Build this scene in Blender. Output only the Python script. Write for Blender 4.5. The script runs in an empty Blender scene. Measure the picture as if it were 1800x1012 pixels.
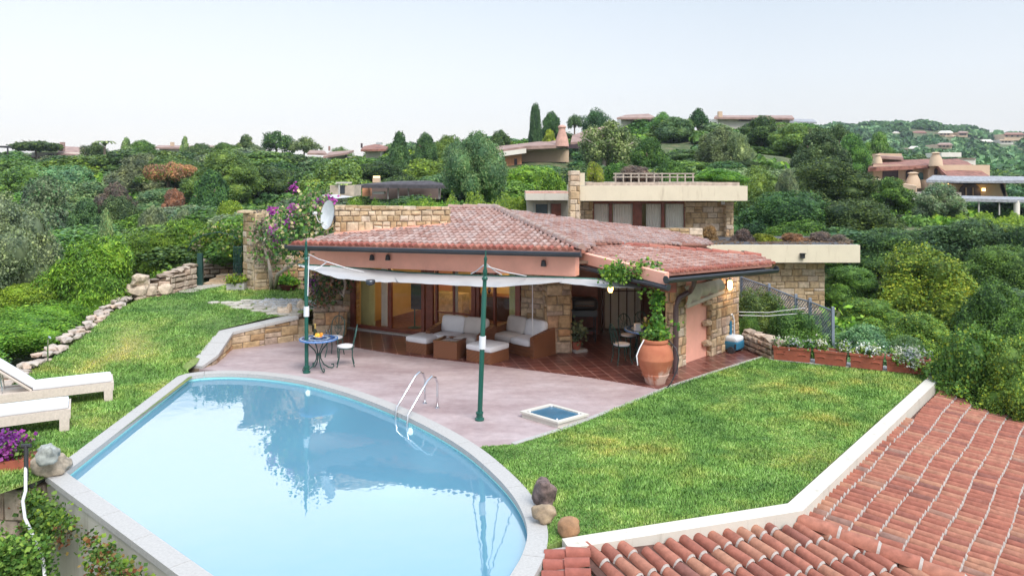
import bpy, bmesh, math, random
import numpy as np
from mathutils import Vector, Matrix, noise
S = bpy.context.scene
COL = S.collection
R = math.radians
F, YH, CH = 1350.0, 315.0, 4.4        # focal length in photo pixels, horizon row, camera height above the terrace
# ------------------------------------------------------------------ camera
cd = bpy.data.cameras.new('camera'); cam = bpy.data.objects.new('camera', cd); COL.objects.link(cam)
cam.location = (0, 0, CH); cam.rotation_euler = (R(90), 0, 0)
cd.sensor_width = 36; cd.lens = F/1800*36; cd.shift_y = -(506-YH)/1800; cd.clip_start = .1; cd.clip_end = 9000
S.camera = cam
# ------------------------------------------------------------------ world
S.view_settings.view_transform = 'Standard'; S.view_settings.look = 'None'
S.view_settings.exposure = 0.76; S.view_settings.gamma = 1
W = bpy.data.worlds.new('World'); S.world = W; W.use_nodes = True
nt = W.node_tree; nt.nodes.clear()
out = nt.nodes.new('ShaderNodeOutputWorld'); bg = nt.nodes.new('ShaderNodeBackground')
sky = nt.nodes.new('ShaderNodeTexSky'); sky.sky_type = 'NISHITA'; sky.sun_disc = False
sky.sun_elevation = R(50); sky.sun_rotation = R(150); sky.air_density = 1; sky.dust_density = 1.5
SKYN = nt.nodes.new('ShaderNodeMix'); SKYN.data_type = 'RGBA'; SKYN.blend_type = 'MIX'; SKYN.inputs[0].default_value = .88
scl = nt.nodes.new('ShaderNodeMix'); scl.data_type = 'RGBA'; scl.blend_type = 'MULTIPLY'; scl.inputs[0].default_value = 1
scl.inputs[7].default_value = (.10, .10, .10, 1)
tc = nt.nodes.new('ShaderNodeTexCoord'); sx = nt.nodes.new('ShaderNodeSeparateXYZ')
rmp = nt.nodes.new('ShaderNodeValToRGB')
nt.links.new(tc.outputs['Generated'], sx.inputs[0]); nt.links.new(sx.outputs['Z'], rmp.inputs[0])
E = rmp.color_ramp.elements
E[0].position = 0.0; E[0].color = (.60, .56, .525, 1)
E[1].position = 1.0; E[1].color = (.38, .52, .72, 1)
for p, c in ((.05, (.60, .575, .55)), (.13, (.56, .58, .60)), (.24, (.455, .51, .57)), (.275, (1.7, 1.62, 1.5)), (.36, (1.75, 1.72, 1.62)), (.46, (1.1, 1.38, 1.55)), (.62, (.62, .78, .98))):  # bright band above the view, added to whiten pool reflections and light the scene
    e = E.new(p); e.color = (*c, 1)
# behind the camera the sky lacks the added bright band: plain softer blue-grey
rm2 = nt.nodes.new('ShaderNodeValToRGB'); e2 = rm2.color_ramp.elements; e2[0].position = 0; e2[0].color = (.60, .58, .56, 1); e2[1].position = 1; e2[1].color = (.50, .62, .80, 1)
nt.links.new(sx.outputs['Z'], rm2.inputs[0]); mry = nt.nodes.new('ShaderNodeMapRange'); mry.inputs[1].default_value = -.15; mry.inputs[2].default_value = .45; nt.links.new(sx.outputs['Y'], mry.inputs[0])
mxy = nt.nodes.new('ShaderNodeMix'); mxy.data_type = 'RGBA'; nt.links.new(mry.outputs[0], mxy.inputs[0]); nt.links.new(rm2.outputs[0], mxy.inputs[6]); nt.links.new(rmp.outputs[0], mxy.inputs[7])
# a warm brightening of the sky towards the side where the sun has set (left)
dotn = nt.nodes.new('ShaderNodeVectorMath'); dotn.operation = 'DOT_PRODUCT'; dotn.inputs[1].default_value = (-.62, .78, .05)
mr = nt.nodes.new('ShaderNodeMapRange'); mr.inputs[1].default_value = .55; mr.inputs[2].default_value = 1.0
mr.inputs[3].default_value = 0; mr.inputs[4].default_value = .10
addw = nt.nodes.new('ShaderNodeMix'); addw.data_type = 'RGBA'; addw.blend_type = 'ADD'
addw.inputs[7].default_value = (1, .9, .8, 1)
nt.links.new(tc.outputs['Generated'], dotn.inputs[0]); nt.links.new(dotn.outputs['Value'], mr.inputs[0])
nt.links.new(mr.outputs[0], addw.inputs[0]); nt.links.new(mxy.outputs[2], addw.inputs[6])
nt.links.new(sky.outputs[0], scl.inputs[6])
nt.links.new(scl.outputs[2], SKYN.inputs[6]); nt.links.new(addw.outputs[2], SKYN.inputs[7])
nt.links.new(SKYN.outputs[2], bg.inputs[0]); bg.inputs[1].default_value = 1.0
nt.links.new(bg.outputs[0], out.inputs[0])
sd = bpy.data.lights.new('sun', 'SUN'); sun = bpy.data.objects.new('sun', sd); COL.objects.link(sun)
sd.energy = 2.5; sd.angle = R(34); sd.color = (1, .95, .88)
sun.rotation_euler = (R(40), 0, R(30)); sun.location = (-20, -20, 40)
# ------------------------------------------------------------------ helpers
def G(px, py, z=0.0):                        # ground point at height z seen at a photo pixel
    Y = F*(CH-z)/(py-YH); return Vector(((px-900)/F*Y, Y, z))
def P(px, py, Y): return Vector(((px-900)/F*Y, Y, CH-(py-YH)*Y/F))
def hl(Y):                                   # height of the left lawn
    pts = ((17.3, 0), (18.6, .2), (19.9, .43), (21, .62), (24.3, .85), (30, .95))
    if Y <= pts[0][0]: return 0.0
    for (a, za), (b, zb) in zip(pts, pts[1:]):
        if Y <= b: return za+(zb-za)*(Y-a)/(b-a)
    return .95
def L(px, py):
    z = 0.
    for _ in range(30):
        Y = F*(CH-z)/(py-YH); z = .5*z+.5*hl(Y)
    return G(px, py, z)
def plane3(a, b, c):
    n = (b-a).cross(c-a).normalized(); return n, n.dot(a)
def ray(px, py, pl):
    d = Vector(((px-900)/F, 1, -(py-YH)/F)); o = Vector((0, 0, CH)); n, k = pl
    return o+d*((k-n.dot(o))/n.dot(d))
def rnd(a, b): return random.uniform(a, b)

class MB:
    def __init__(s): s.v = []; s.f = []
    def vs(s, pts):
        i = len(s.v); s.v.extend([tuple(p) for p in pts]); return i
    def poly(s, pts): i = s.vs(pts); s.f.append(tuple(range(i, i+len(pts))))
    def box(s, c, d, rz=0, tilt=None):
        hx, hy, hz = d[0]/2, d[1]/2, d[2]/2; m = Matrix.Rotation(rz, 3, 'Z')
        if tilt: m = m @ Matrix.Rotation(tilt[1], 3, tilt[0])
        i = s.vs([Vector(c)+m@Vector((x*hx, y*hy, z*hz)) for z in (-1, 1) for x, y in ((-1, -1), (1, -1), (1, 1), (-1, 1))])
        for q in ((0, 3, 2, 1), (4, 5, 6, 7), (0, 1, 5, 4), (1, 2, 6, 5), (2, 3, 7, 6), (3, 0, 4, 7)): s.f.append(tuple(i+k for k in q))
    def rbox(s, c, d, r, rz=0, puff=0, m=None):     # rounded box (cushions)
        n = 6; i0 = len(s.v); hx, hy, hz = [k/2 for k in d]; r = min(r, hx*.95, hy*.95, hz*.95)
        mm = m if m is not None else Matrix.Rotation(rz, 3, 'Z')
        idx = {}
        def vert(a, b, cc):
            k = (a, b, cc)
            if k in idx: return idx[k]
            p = Vector((a, b, cc)); q = Vector([ (2*k_/n-1) for k_ in (a, b, cc)])
            t = Vector((q.x*hx, q.y*hy, q.z*hz))
            core = Vector((max(-hx+r, min(hx-r, t.x)), max(-hy+r, min(hy-r, t.y)), max(-hz+r, min(hz-r, t.z))))
            dd = t-core
            if dd.length > 1e-6: t = core+dd.normalized()*min(r, dd.length) if dd.length > r else core+dd
            if puff: t.z += puff*(1-q.x*q.x)*(1-q.y*q.y)*(1 if q.z > 0 else 0)
            s.v.append(tuple(Vector(c)+mm@t)); idx[k] = len(s.v)-1; return idx[k]
        # denser samples at the border
        for A in range(3):
            B, C_ = (A+1) % 3, (A+2) % 3
            for side in (0, n):
                for u in range(n):
                    for w in range(n):
                        q = []
                        for du, dw in ((0, 0), (1, 0), (1, 1), (0, 1)):
                            k = [0, 0, 0]; k[A] = side; k[B] = u+du; k[C_] = w+dw; q.append(vert(*k))
                        s.f.append(tuple(q if side else q[::-1]))
    def tube(s, pts, r, n=8, caps=True):
        pts = [Vector(p) for p in pts]; rr = r if isinstance(r, (list, tuple)) else [r]*len(pts); rings = []
        up = None
        for k, p in enumerate(pts):
            t = (pts[min(k+1, len(pts)-1)]-pts[max(k-1, 0)]).normalized()
            if up is None or abs(up.dot(t)) > .98: up = Vector((0, 0, 1)) if abs(t.z) < .9 else Vector((1, 0, 0))
            x = t.cross(up).normalized(); y = x.cross(t).normalized(); up = y
            rings.append(s.vs([p+(x*math.cos(a)+y*math.sin(a))*rr[k] for a in [2*math.pi*j/n for j in range(n)]]))
        for a, b in zip(rings, rings[1:]):
            for j in range(n): s.f.append((a+j, a+(j+1) % n, b+(j+1) % n, b+j))
        if caps:
            s.f.append(tuple(rings[0]+j for j in reversed(range(n)))); s.f.append(tuple(rings[-1]+j for j in range(n)))
    def lathe(s, c, prof, n=20, sx=1, sy=1):
        rings = [s.vs([(c[0]+r*sx*math.cos(2*math.pi*j/n), c[1]+r*sy*math.sin(2*math.pi*j/n), c[2]+z) for j in range(n)]) for r, z in prof]
        for a, b in zip(rings, rings[1:]):
            for j in range(n): s.f.append((a+j, a+(j+1) % n, b+(j+1) % n, b+j))
        s.f.append(tuple(rings[0]+j for j in reversed(range(n)))); s.f.append(tuple(rings[-1]+j for j in range(n)))
    def prism(s, pts, z0, z1):                      # polygon in XY extruded; pts counter-clockwise or not
        n = len(pts); i = s.vs([(p[0], p[1], z0) for p in pts]+[(p[0], p[1], z1) for p in pts])
        a = sum(pts[k][0]*pts[(k+1) % n][1]-pts[(k+1) % n][0]*pts[k][1] for k in range(n))
        o = list(range(n)) if a > 0 else list(reversed(range(n)))
        s.f.append(tuple(i+n+k for k in o)); s.f.append(tuple(i+k for k in reversed(o)))
        for k in range(n):
            q, w = o[k], o[(k+1) % n]; s.f.append((i+q, i+w, i+n+w, i+n+q))
    def slab(s, pts, t):                            # sheet of 3D points thickened straight down
        n = len(pts); i = s.vs([tuple(p) for p in pts]+[(p[0], p[1], p[2]-t) for p in pts])
        a = sum(pts[k][0]*pts[(k+1) % n][1]-pts[(k+1) % n][0]*pts[k][1] for k in range(n))
        o = list(range(n)) if a > 0 else list(reversed(range(n)))
        s.f.append(tuple(i+k for k in o)); s.f.append(tuple(i+n+k for k in reversed(o)))
        for k in range(n):
            q, w = o[k], o[(k+1) % n]; s.f.append((i+n+q, i+n+w, i+w, i+q))
    def rock(s, c, d, seed=0, rz=0, sub=2, rough=.25):
        bm = bmesh.new(); bmesh.ops.create_icosphere(bm, subdivisions=sub, radius=.5)
        m = Matrix.Rotation(rz, 3, 'Z'); i = len(s.v); o = Vector((seed*3.1, seed*7.7, seed*1.3))
        for v in bm.verts:
            p = v.co.copy(); k = 1+rough*2*noise.noise(p*2.2+o)+rough*.8*noise.noise(p*6+o)
            p = Vector([math.copysign(min(abs(q)*k, .46), q) for q in p]); p = Vector((p.x*d[0], p.y*d[1], p.z*d[2]))
            s.v.append(tuple(Vector(c)+m@p))
        for f in bm.faces: s.f.append(tuple(i+v.index for v in f.verts))
        bm.free()
    def build(s, name, mat, parent=None, loc=(0, 0, 0), smooth=False):
        me = bpy.data.meshes.new(name); lx, ly, lz = loc
        me.from_pydata([(a-lx, b-ly, c-lz) for a, b, c in s.v], [], s.f); me.update()
        if mat: me.materials.append(mat)
        if smooth:
            me.polygons.foreach_set('use_smooth', [True]*len(me.polygons))
            if smooth != 2: me.set_sharp_from_angle(angle=R(40))
        o = bpy.data.objects.new(name, me); COL.objects.link(o)
        if parent: o.parent = parent
        else: o.location = loc
        return o
def tag(o, label=None, cat=None, group=None, kind=None):
    if label: o['label'] = label
    if cat: o['category'] = cat
    if group: o['group'] = group
    if kind: o['kind'] = kind
    return o
class Thing:                                        # an Empty at the base; parts given in world coordinates
    def __init__(s, name, label, cat, loc, rz=0, group=None, local=False):
        s.e = bpy.data.objects.new(name, None); COL.objects.link(s.e); s.e.location = loc; s.e.rotation_euler = (0, 0, rz)
        s.e.empty_display_size = .2; s.loc = (0, 0, 0) if local else loc; tag(s.e, label, cat, group)
    def part(s, name, mb, mat, smooth=False, label=None, parent=None):
        o = mb.build(name, mat, parent or s.e, s.loc, smooth)
        if label: o['label'] = label
        return o
def dup(o, parent=None, loc=None, rz=None, label=None):
    c = o.copy(); COL.objects.link(c)
    if parent: c.parent = parent
    for ch in o.children: dup(ch, c)
    if loc is not None: c.location = loc
    if rz is not None: c.rotation_euler = (0, 0, rz)
    if label: c['label'] = label
    return c
def single(mb, name, mat, label, cat, loc, group=None, smooth=False, kind=None):
    return tag(mb.build(name, mat, None, loc, smooth), label, cat, group, kind)
def struct(mb, name, mat, smooth=False):
    return tag(mb.build(name, mat, None, (0, 0, 0), smooth), kind='structure')
# ------------------------------------------------------------------ materials
def newmat(name):
    m = bpy.data.materials.new(name); m.use_nodes = True; n = m.node_tree
    return m, n, n.nodes['Principled BSDF']
def mixc(n, a, b, fac=None, mode='MIX', f=1.0):
    x = n.nodes.new('ShaderNodeMix'); x.data_type = 'RGBA'; x.blend_type = mode; x.inputs[0].default_value = f
    if fac is not None: n.links.new(fac, x.inputs[0])
    for s, k in ((a, 6), (b, 7)):
        if isinstance(s, tuple): x.inputs[k].default_value = (*s[:3], 1)
        else: n.links.new(s, x.inputs[k])
    return x.outputs[2]
def tex(n, scale, detail=4, rough=.6, coord='Object', stretch=None):
    t = n.nodes.new('ShaderNodeTexCoord'); x = n.nodes.new('ShaderNodeTexNoise')
    x.inputs['Scale'].default_value = scale; x.inputs['Detail'].default_value = detail; x.inputs['Roughness'].default_value = rough
    if stretch:
        mp = n.nodes.new('ShaderNodeMapping'); mp.inputs['Scale'].default_value = stretch
        n.links.new(t.outputs[coord], mp.inputs[0]); n.links.new(mp.outputs[0], x.inputs['Vector'])
    else: n.links.new(t.outputs[coord], x.inputs['Vector'])
    return x.outputs[0]
def ramp(n, src, stops):
    r = n.nodes.new('ShaderNodeValToRGB'); e = r.color_ramp.elements
    e[0].position = stops[0][0]; e[0].color = (*stops[0][1], 1); e[1].position = stops[-1][0]; e[1].color = (*stops[-1][1], 1)
    for p, c in stops[1:-1]: q = e.new(p); q.color = (*c, 1)
    n.links.new(src, r.inputs[0]); return r.outputs[0]
def bump(n, b, h, dist=.01, st=.5):
    x = n.nodes.new('ShaderNodeBump'); x.inputs['Distance'].default_value = dist; x.inputs['Strength'].default_value = st
    n.links.new(h, x.inputs['Height']); n.links.new(x.outputs[0], b.inputs['Normal'])
def plain(name, c, rough=.6, metal=0, var=.18, scale=3, bmp=0, spec=.5, bscale=None, coat=0):
    m, n, b = newmat(name); t = tex(n, scale, 6)
    lo = tuple(x*(1-var) for x in c); hi = tuple(min(1, x*(1+var)) for x in c)
    n.links.new(ramp(n, t, [(.3, lo), (.7, hi)]), b.inputs['Base Color'])
    b.inputs['Roughness'].default_value = rough; b.inputs['Metallic'].default_value = metal
    b.inputs['Specular IOR Level'].default_value = spec; b.inputs['Coat Weight'].default_value = coat
    if bmp: bump(n, b, tex(n, bscale or scale*12, 5), bmp, .6)
    return m
def island(name, stops, rough=.8, nscale=8, nvar=.25, bmp=.006, bscale=40, blotch=None, spec=.3):
    m, n, b = newmat(name); g = n.nodes.new('ShaderNodeNewGeometry')
    c = ramp(n, g.outputs['Random Per Island'], stops)
    t = tex(n, nscale, 6); c = mixc(n, c, ramp(n, t, [(.3, (1-nvar,)*3), (.7, (1+nvar*.5,)*3)]), None, 'MULTIPLY')
    if blotch:
        t2 = tex(n, blotch[1], 5); c = mixc(n, c, blotch[0], ramp(n, t2, [(blotch[2], (0, 0, 0)), (blotch[2]+.12, (1, 1, 1))]))
    n.links.new(c, b.inputs['Base Color']); b.inputs['Roughness'].default_value = rough; b.inputs['Specular IOR Level'].default_value = spec
    if bmp: bump(n, b, tex(n, bscale, 6), bmp, .7)
    return m
def leafmat(name, c1, c2, c3, big=.9, trans=.25, tip=None):
    m = bpy.data.materials.new(name); m.use_nodes = True; n = m.node_tree; n.nodes.clear()
    o = n.nodes.new('ShaderNodeOutputMaterial'); g = n.nodes.new('ShaderNodeNewGeometry')
    c = ramp(n, g.outputs['Random Per Island'], [(0, c1), (.55, c2), (1, c3)])
    oi = n.nodes.new('ShaderNodeObjectInfo')
    t = tex(n, 3.2 if big == .9 else big, 3, .6)
    c = mixc(n, c, ramp(n, t, [(.35, (.50, .58, .66)), (.62, (1.25, 1.2, 1.0))]), None, 'MULTIPLY')
    hs = n.nodes.new('ShaderNodeHueSaturation'); mr = n.nodes.new('ShaderNodeMapRange'); mr.inputs[3].default_value = .475; mr.inputs[4].default_value = .525
    mv = n.nodes.new('ShaderNodeMapRange'); mv.inputs[3].default_value = .75; mv.inputs[4].default_value = 1.3
    fr = n.nodes.new('ShaderNodeMath'); fr.operation = 'FRACT'; ml = n.nodes.new('ShaderNodeMath'); ml.operation = 'MULTIPLY'; ml.inputs[1].default_value = 7.3
    n.links.new(oi.outputs['Random'], mr.inputs[0]); n.links.new(oi.outputs['Random'], ml.inputs[0]); n.links.new(ml.outputs[0], fr.inputs[0]); n.links.new(fr.outputs[0], mv.inputs[0])
    n.links.new(c, hs.inputs['Color']); n.links.new(mr.outputs[0], hs.inputs['Hue']); n.links.new(mv.outputs[0], hs.inputs['Value'])
    d = n.nodes.new('ShaderNodeBsdfPrincipled'); tr = n.nodes.new('ShaderNodeBsdfTranslucent'); mx = n.nodes.new('ShaderNodeMixShader')
    d.inputs['Roughness'].default_value = .55; d.inputs['Specular IOR Level'].default_value = .25
    n.links.new(hs.outputs[0], d.inputs['Base Color']); n.links.new(hs.outputs[0], tr.inputs[0]); mx.inputs[0].default_value = trans
    n.links.new(d.outputs[0], mx.inputs[1]); n.links.new(tr.outputs[0], mx.inputs[2]); n.links.new(mx.outputs[0], o.inputs[0])
    return m
def glassmat(name, tint=(.9, .95, .95), ior=1.5, rough=0.0):
    m = bpy.data.materials.new(name); m.use_nodes = True; n = m.node_tree; n.nodes.clear()
    o = n.nodes.new('ShaderNodeOutputMaterial'); t = n.nodes.new('ShaderNodeBsdfTransparent'); gl = n.nodes.new('ShaderNodeBsdfGlossy')
    fr = n.nodes.new('ShaderNodeFresnel'); fr.inputs[0].default_value = ior; mx = n.nodes.new('ShaderNodeMixShader')
    t.inputs[0].default_value = (*tint, 1); gl.inputs['Roughness'].default_value = rough
    n.links.new(fr.outputs[0], mx.inputs[0]); n.links.new(t.outputs[0], mx.inputs[1]); n.links.new(gl.outputs[0], mx.inputs[2]); n.links.new(mx.outputs[0], o.inputs[0])
    return m, n, gl, fr
def emit(name, c, s):
    m = bpy.data.materials.new(name); m.use_nodes = True; n = m.node_tree; b = n.nodes['Principled BSDF']
    b.inputs['Emission Color'].default_value = (*c, 1); b.inputs['Emission Strength'].default_value = s; b.inputs['Base Color'].default_value = (*c, 1); return m
def streaky(name, c, dirt):
    m, n, b = newmat(name); a = tex(n, 1.6, 6); col = ramp(n, a, [(.3, tuple(x*.9 for x in c)), (.7, c)])
    s = tex(n, 3.2, 6, .7, stretch=(1.6, 1.6, .22)); col = mixc(n, col, dirt, ramp(n, s, [(.56, (0, 0, 0)), (.74, (.75,)*3)]))
    n.links.new(col, b.inputs['Base Color']); b.inputs['Roughness'].default_value = .88; bump(n, b, tex(n, 30, 5), .004, .6); return m
M = {}
M['stone'] = island('granite_stone', [(0, (.34, .21, .11)), (.25, (.46, .32, .18)), (.5, (.56, .42, .27)), (.7, (.50, .38, .28)), (.88, (.40, .30, .24)), (1, (.52, .27, .11))], .9, 7, .45, .02, 22)
M['stonepale'] = island('pale_granite_stone', [(0, (.42, .29, .16)), (.3, (.54, .40, .25)), (.6, (.62, .49, .34)), (.85, (.60, .50, .40)), (1, (.56, .32, .15))], .9, 7, .4, .02, 22)
M['mortar'] = plain('stone_mortar', (.22, .17, .12), .95, var=.3, scale=6, bmp=.01)
M['rubble'] = island('rubble_rock', [(0, (.28, .22, .18)), (.4, (.42, .34, .27)), (.75, (.50, .42, .35)), (1, (.46, .29, .20))], .9, 7, .35, .015, 20)
M['pink'] = plain('salmon_plaster', (.84, .42, .32), .85, var=.09, scale=2, bmp=.003)
M['cream'] = streaky('cream_plaster', (.70, .63, .49), (.46, .39, .29))
M['white'] = streaky('white_plaster', (.60, .57, .51), (.36, .33, .28))
M['tile'] = island('weathered_roof_tile', [(0, (.30, .17, .145)), (.25, (.38, .24, .21)), (.5, (.43, .295, .265)), (.75, (.37, .275, .26)), (1, (.48, .37, .34))], .85, 14, .18, .004, 60)
M['tilenear'] = island('terracotta_roof_tile', [(0, (.24, .105, .085)), (.12, (.33, .12, .085)), (.45, (.38, .145, .10)), (.75, (.40, .175, .12)), (.94, (.43, .215, .14)), (1, (.25, .16, .14))], .8, 11, .3, .004, 60, blotch=((.36, .24, .19), 4.5, .68))
M['tileedge'] = island('red_roof_tile', [(0, (.28, .09, .07)), (.5, (.36, .12, .09)), (1, (.42, .18, .13))], .75, 12, .2)
M['tilebed'] = plain('tile_bedding', (.28, .13, .10), .9, var=.3, scale=8)
M['shadowbed'] = plain('shadow_toned_tile_bedding', (.10, .05, .04), .95, var=.4, scale=8)  # near-black bedding colour stands in for shadow lines between the barrels
M['blind'] = plain('cream_blind_canvas', (.50, .45, .36), .9, var=.15, scale=5)
M['mortarw'] = plain('white_mortar', (.40, .36, .34), .9, var=.2, scale=14, bmp=.006)
M['gutter'] = plain('grey_gutter_metal', (.075, .085, .10), .35, .6, .15, 2)
M['pipe'] = plain('brown_downpipe_metal', (.13, .085, .09), .4, .3, .15, 3)
M['wood'] = plain('mahogany_wood', (.20, .055, .035), .4, var=.25, scale=6)
M['darkwood'] = plain('dark_wood', (.07, .03, .022), .5, var=.25, scale=6)
M['green'] = plain('green_painted_metal', (.015, .10, .075), .35, .2, .12, 5)
M['steel'] = plain('brushed_steel', (.72, .73, .75), .22, 1, .05, 6)
M['wicker'] = None
M['cush'] = plain('white_cushion', (.66, .66, .69), .9, var=.05, scale=6, bmp=.004, bscale=30)
M['cush2'] = plain('greyish_cushion', (.52, .48, .46), .9, var=.05, scale=6, bmp=.004, bscale=30)
M['coping'] = plain('granite_coping', (.42, .41, .40), .8, var=.12, scale=30, bmp=.002)
M['pot'] = None
M['plastic'] = plain('dark_plastic', (.03, .03, .035), .45)
M['bark'] = plain('tree_bark', (.17, .13, .10), .95, var=.35, scale=9, bmp=.02, bscale=14)
M['barkpale'] = plain('pale_bark', (.38, .33, .28), .9, var=.35, scale=9, bmp=.02, bscale=14)
M['hip'] = plain('pale_hip_tile', (.36, .27, .24), .9, var=.25, scale=9)
M['soil'] = plain('soil', (.12, .08, .05), .95, var=.4, scale=8, bmp=.02)
M['iron'] = plain('green_wrought_iron', (.03, .085, .075), .5, .4, .2, 8)
M['yellow'] = plain('yellow_interior_plaster', (.62, .46, .22), .85, var=.08)
M['cloth'] = plain('pale_curtain', (.86, .82, .77), .9, var=.05)
M['curtain'] = plain('yellow_green_curtain', (.62, .60, .30), .9, var=.08)
M['canvas'] = plain('white_canvas', (.45, .45, .46), .85, var=.07, scale=2.5, bmp=.004, bscale=9)
M['glass'] = glassmat('window_glass', (.95, .97, .96), 1.5)[0]
def wickermat():
    m, n, b = newmat('brown_wicker'); t = n.nodes.new('ShaderNodeTexCoord'); w = n.nodes.new('ShaderNodeTexWave'); w.bands_direction = 'Z'
    w.inputs['Scale'].default_value = 14; w.inputs['Distortion'].default_value = 1.2; n.links.new(t.outputs['Object'], w.inputs[0])
    w2 = n.nodes.new('ShaderNodeTexWave'); w2.bands_direction = 'DIAGONAL'; w2.inputs['Scale'].default_value = 22; n.links.new(t.outputs['Object'], w2.inputs[0])
    c = ramp(n, w.outputs[0], [(.2, (.10, .035, .015)), (.7, (.34, .13, .055))]); c = mixc(n, c, ramp(n, w2.outputs[0], [(.1, (.6, .6, .6)), (.8, (1.1, 1.1, 1.1))]), None, 'MULTIPLY')
    n.links.new(c, b.inputs['Base Color']); b.inputs['Roughness'].default_value = .6; bump(n, b, w.outputs[0], .008, .6); return m
M['wicker'] = wickermat()
def paint_wicker():
    m = plain('pale_woven_resin', (.60, .52, .46), .7, var=.12, scale=30, bmp=.004, bscale=90); return m
M['resin'] = paint_wicker()
def potmat():
    m, n, b = newmat('terracotta_pot'); t = tex(n, 3.5, 6); c = ramp(n, t, [(.3, (.38, .11, .055)), (.65, (.48, .17, .09))])
    tcn = n.nodes.new('ShaderNodeTexCoord'); sp = n.nodes.new('ShaderNodeSeparateXYZ'); n.links.new(tcn.outputs['Object'], sp.inputs[0])
    a = n.nodes.new('ShaderNodeMapRange'); a.inputs[1].default_value = .55; a.inputs[2].default_value = .1; a.inputs[3].default_value = -.12; a.inputs[4].default_value = .25
    n.links.new(sp.outputs['Z'], a.inputs[0]); t2 = tex(n, 3, 6, .65, stretch=(1.6, 1.6, .5)); ad = n.nodes.new('ShaderNodeMath'); n.links.new(a.outputs[0], ad.inputs[0]); n.links.new(t2, ad.inputs[1])
    c = mixc(n, c, (.62, .47, .40), ramp(n, ad.outputs[0], [(.6, (0, 0, 0)), (.76, (.85,)*3)]))
    n.links.new(c, b.inputs['Base Color']); b.inputs['Roughness'].default_value = .8; bump(n, b, tex(n, 30, 5), .004, .5); return m
M['pot'] = potmat()
M['trough'] = plain('terracotta_trough', (.36, .10, .06), .8, var=.22, scale=5, bmp=.003)
LF = {
 'bright': leafmat('leaf_bright', (0.098, 0.218, 0.024), (0.212, 0.393, 0.042), (0.391, 0.553, 0.071)),
 'mid': leafmat('leaf_mid', (0.069, 0.147, 0.029), (0.136, 0.250, 0.049), (0.227, 0.353, 0.070)),
 'dark': leafmat('leaf_dark', (0.037, 0.093, 0.037), (0.074, 0.150, 0.052), (0.132, 0.228, 0.074)),
 'bluish': leafmat('leaf_bluish', (0.084, 0.180, 0.081), (0.150, 0.285, 0.127), (0.285, 0.420, 0.196)),
 'olive': leafmat('leaf_olive', (0.132, 0.189, 0.075), (0.224, 0.297, 0.128), (0.356, 0.432, 0.201)),
 'grey': leafmat('leaf_grey', (0.111, 0.158, 0.085), (0.186, 0.238, 0.139), (0.298, 0.356, 0.212)),
 'yellow': leafmat('leaf_yellow', (0.111, 0.172, 0.020), (0.236, 0.320, 0.030), (0.446, 0.467, 0.060)),
 'red': leafmat('leaf_russet', (0.248, 0.135, 0.075), (0.403, 0.210, 0.112), (0.558, 0.330, 0.188)),
 'dry': leafmat('twig_dry', (.16, .12, .11), (.25, .19, .17), (.36, .29, .23)),
 'ivy': leafmat('leaf_ivy', (0.046, 0.135, 0.025), (0.109, 0.255, 0.050), (0.248, 0.405, 0.088)),
 'ivyred': leafmat('leaf_ivy_red', (0.155, 0.045, 0.025), (0.248, 0.090, 0.050), (0.186, 0.180, 0.062)),
 'cypress': leafmat('leaf_cypress', (0.031, 0.090, 0.037), (0.070, 0.135, 0.056), (0.109, 0.195, 0.075)),
 'purple': leafmat('petal_purple', (.28, .03, .28), (.42, .06, .42), (.55, .14, .55)),
 'white': leafmat('petal_white', (.6, .62, .6), (.75, .77, .75), (.85, .86, .83)),
 'blossom': leafmat('petal_pale', (.5, .42, .22), (.62, .5, .3), (.66, .55, .45)),
}
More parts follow.
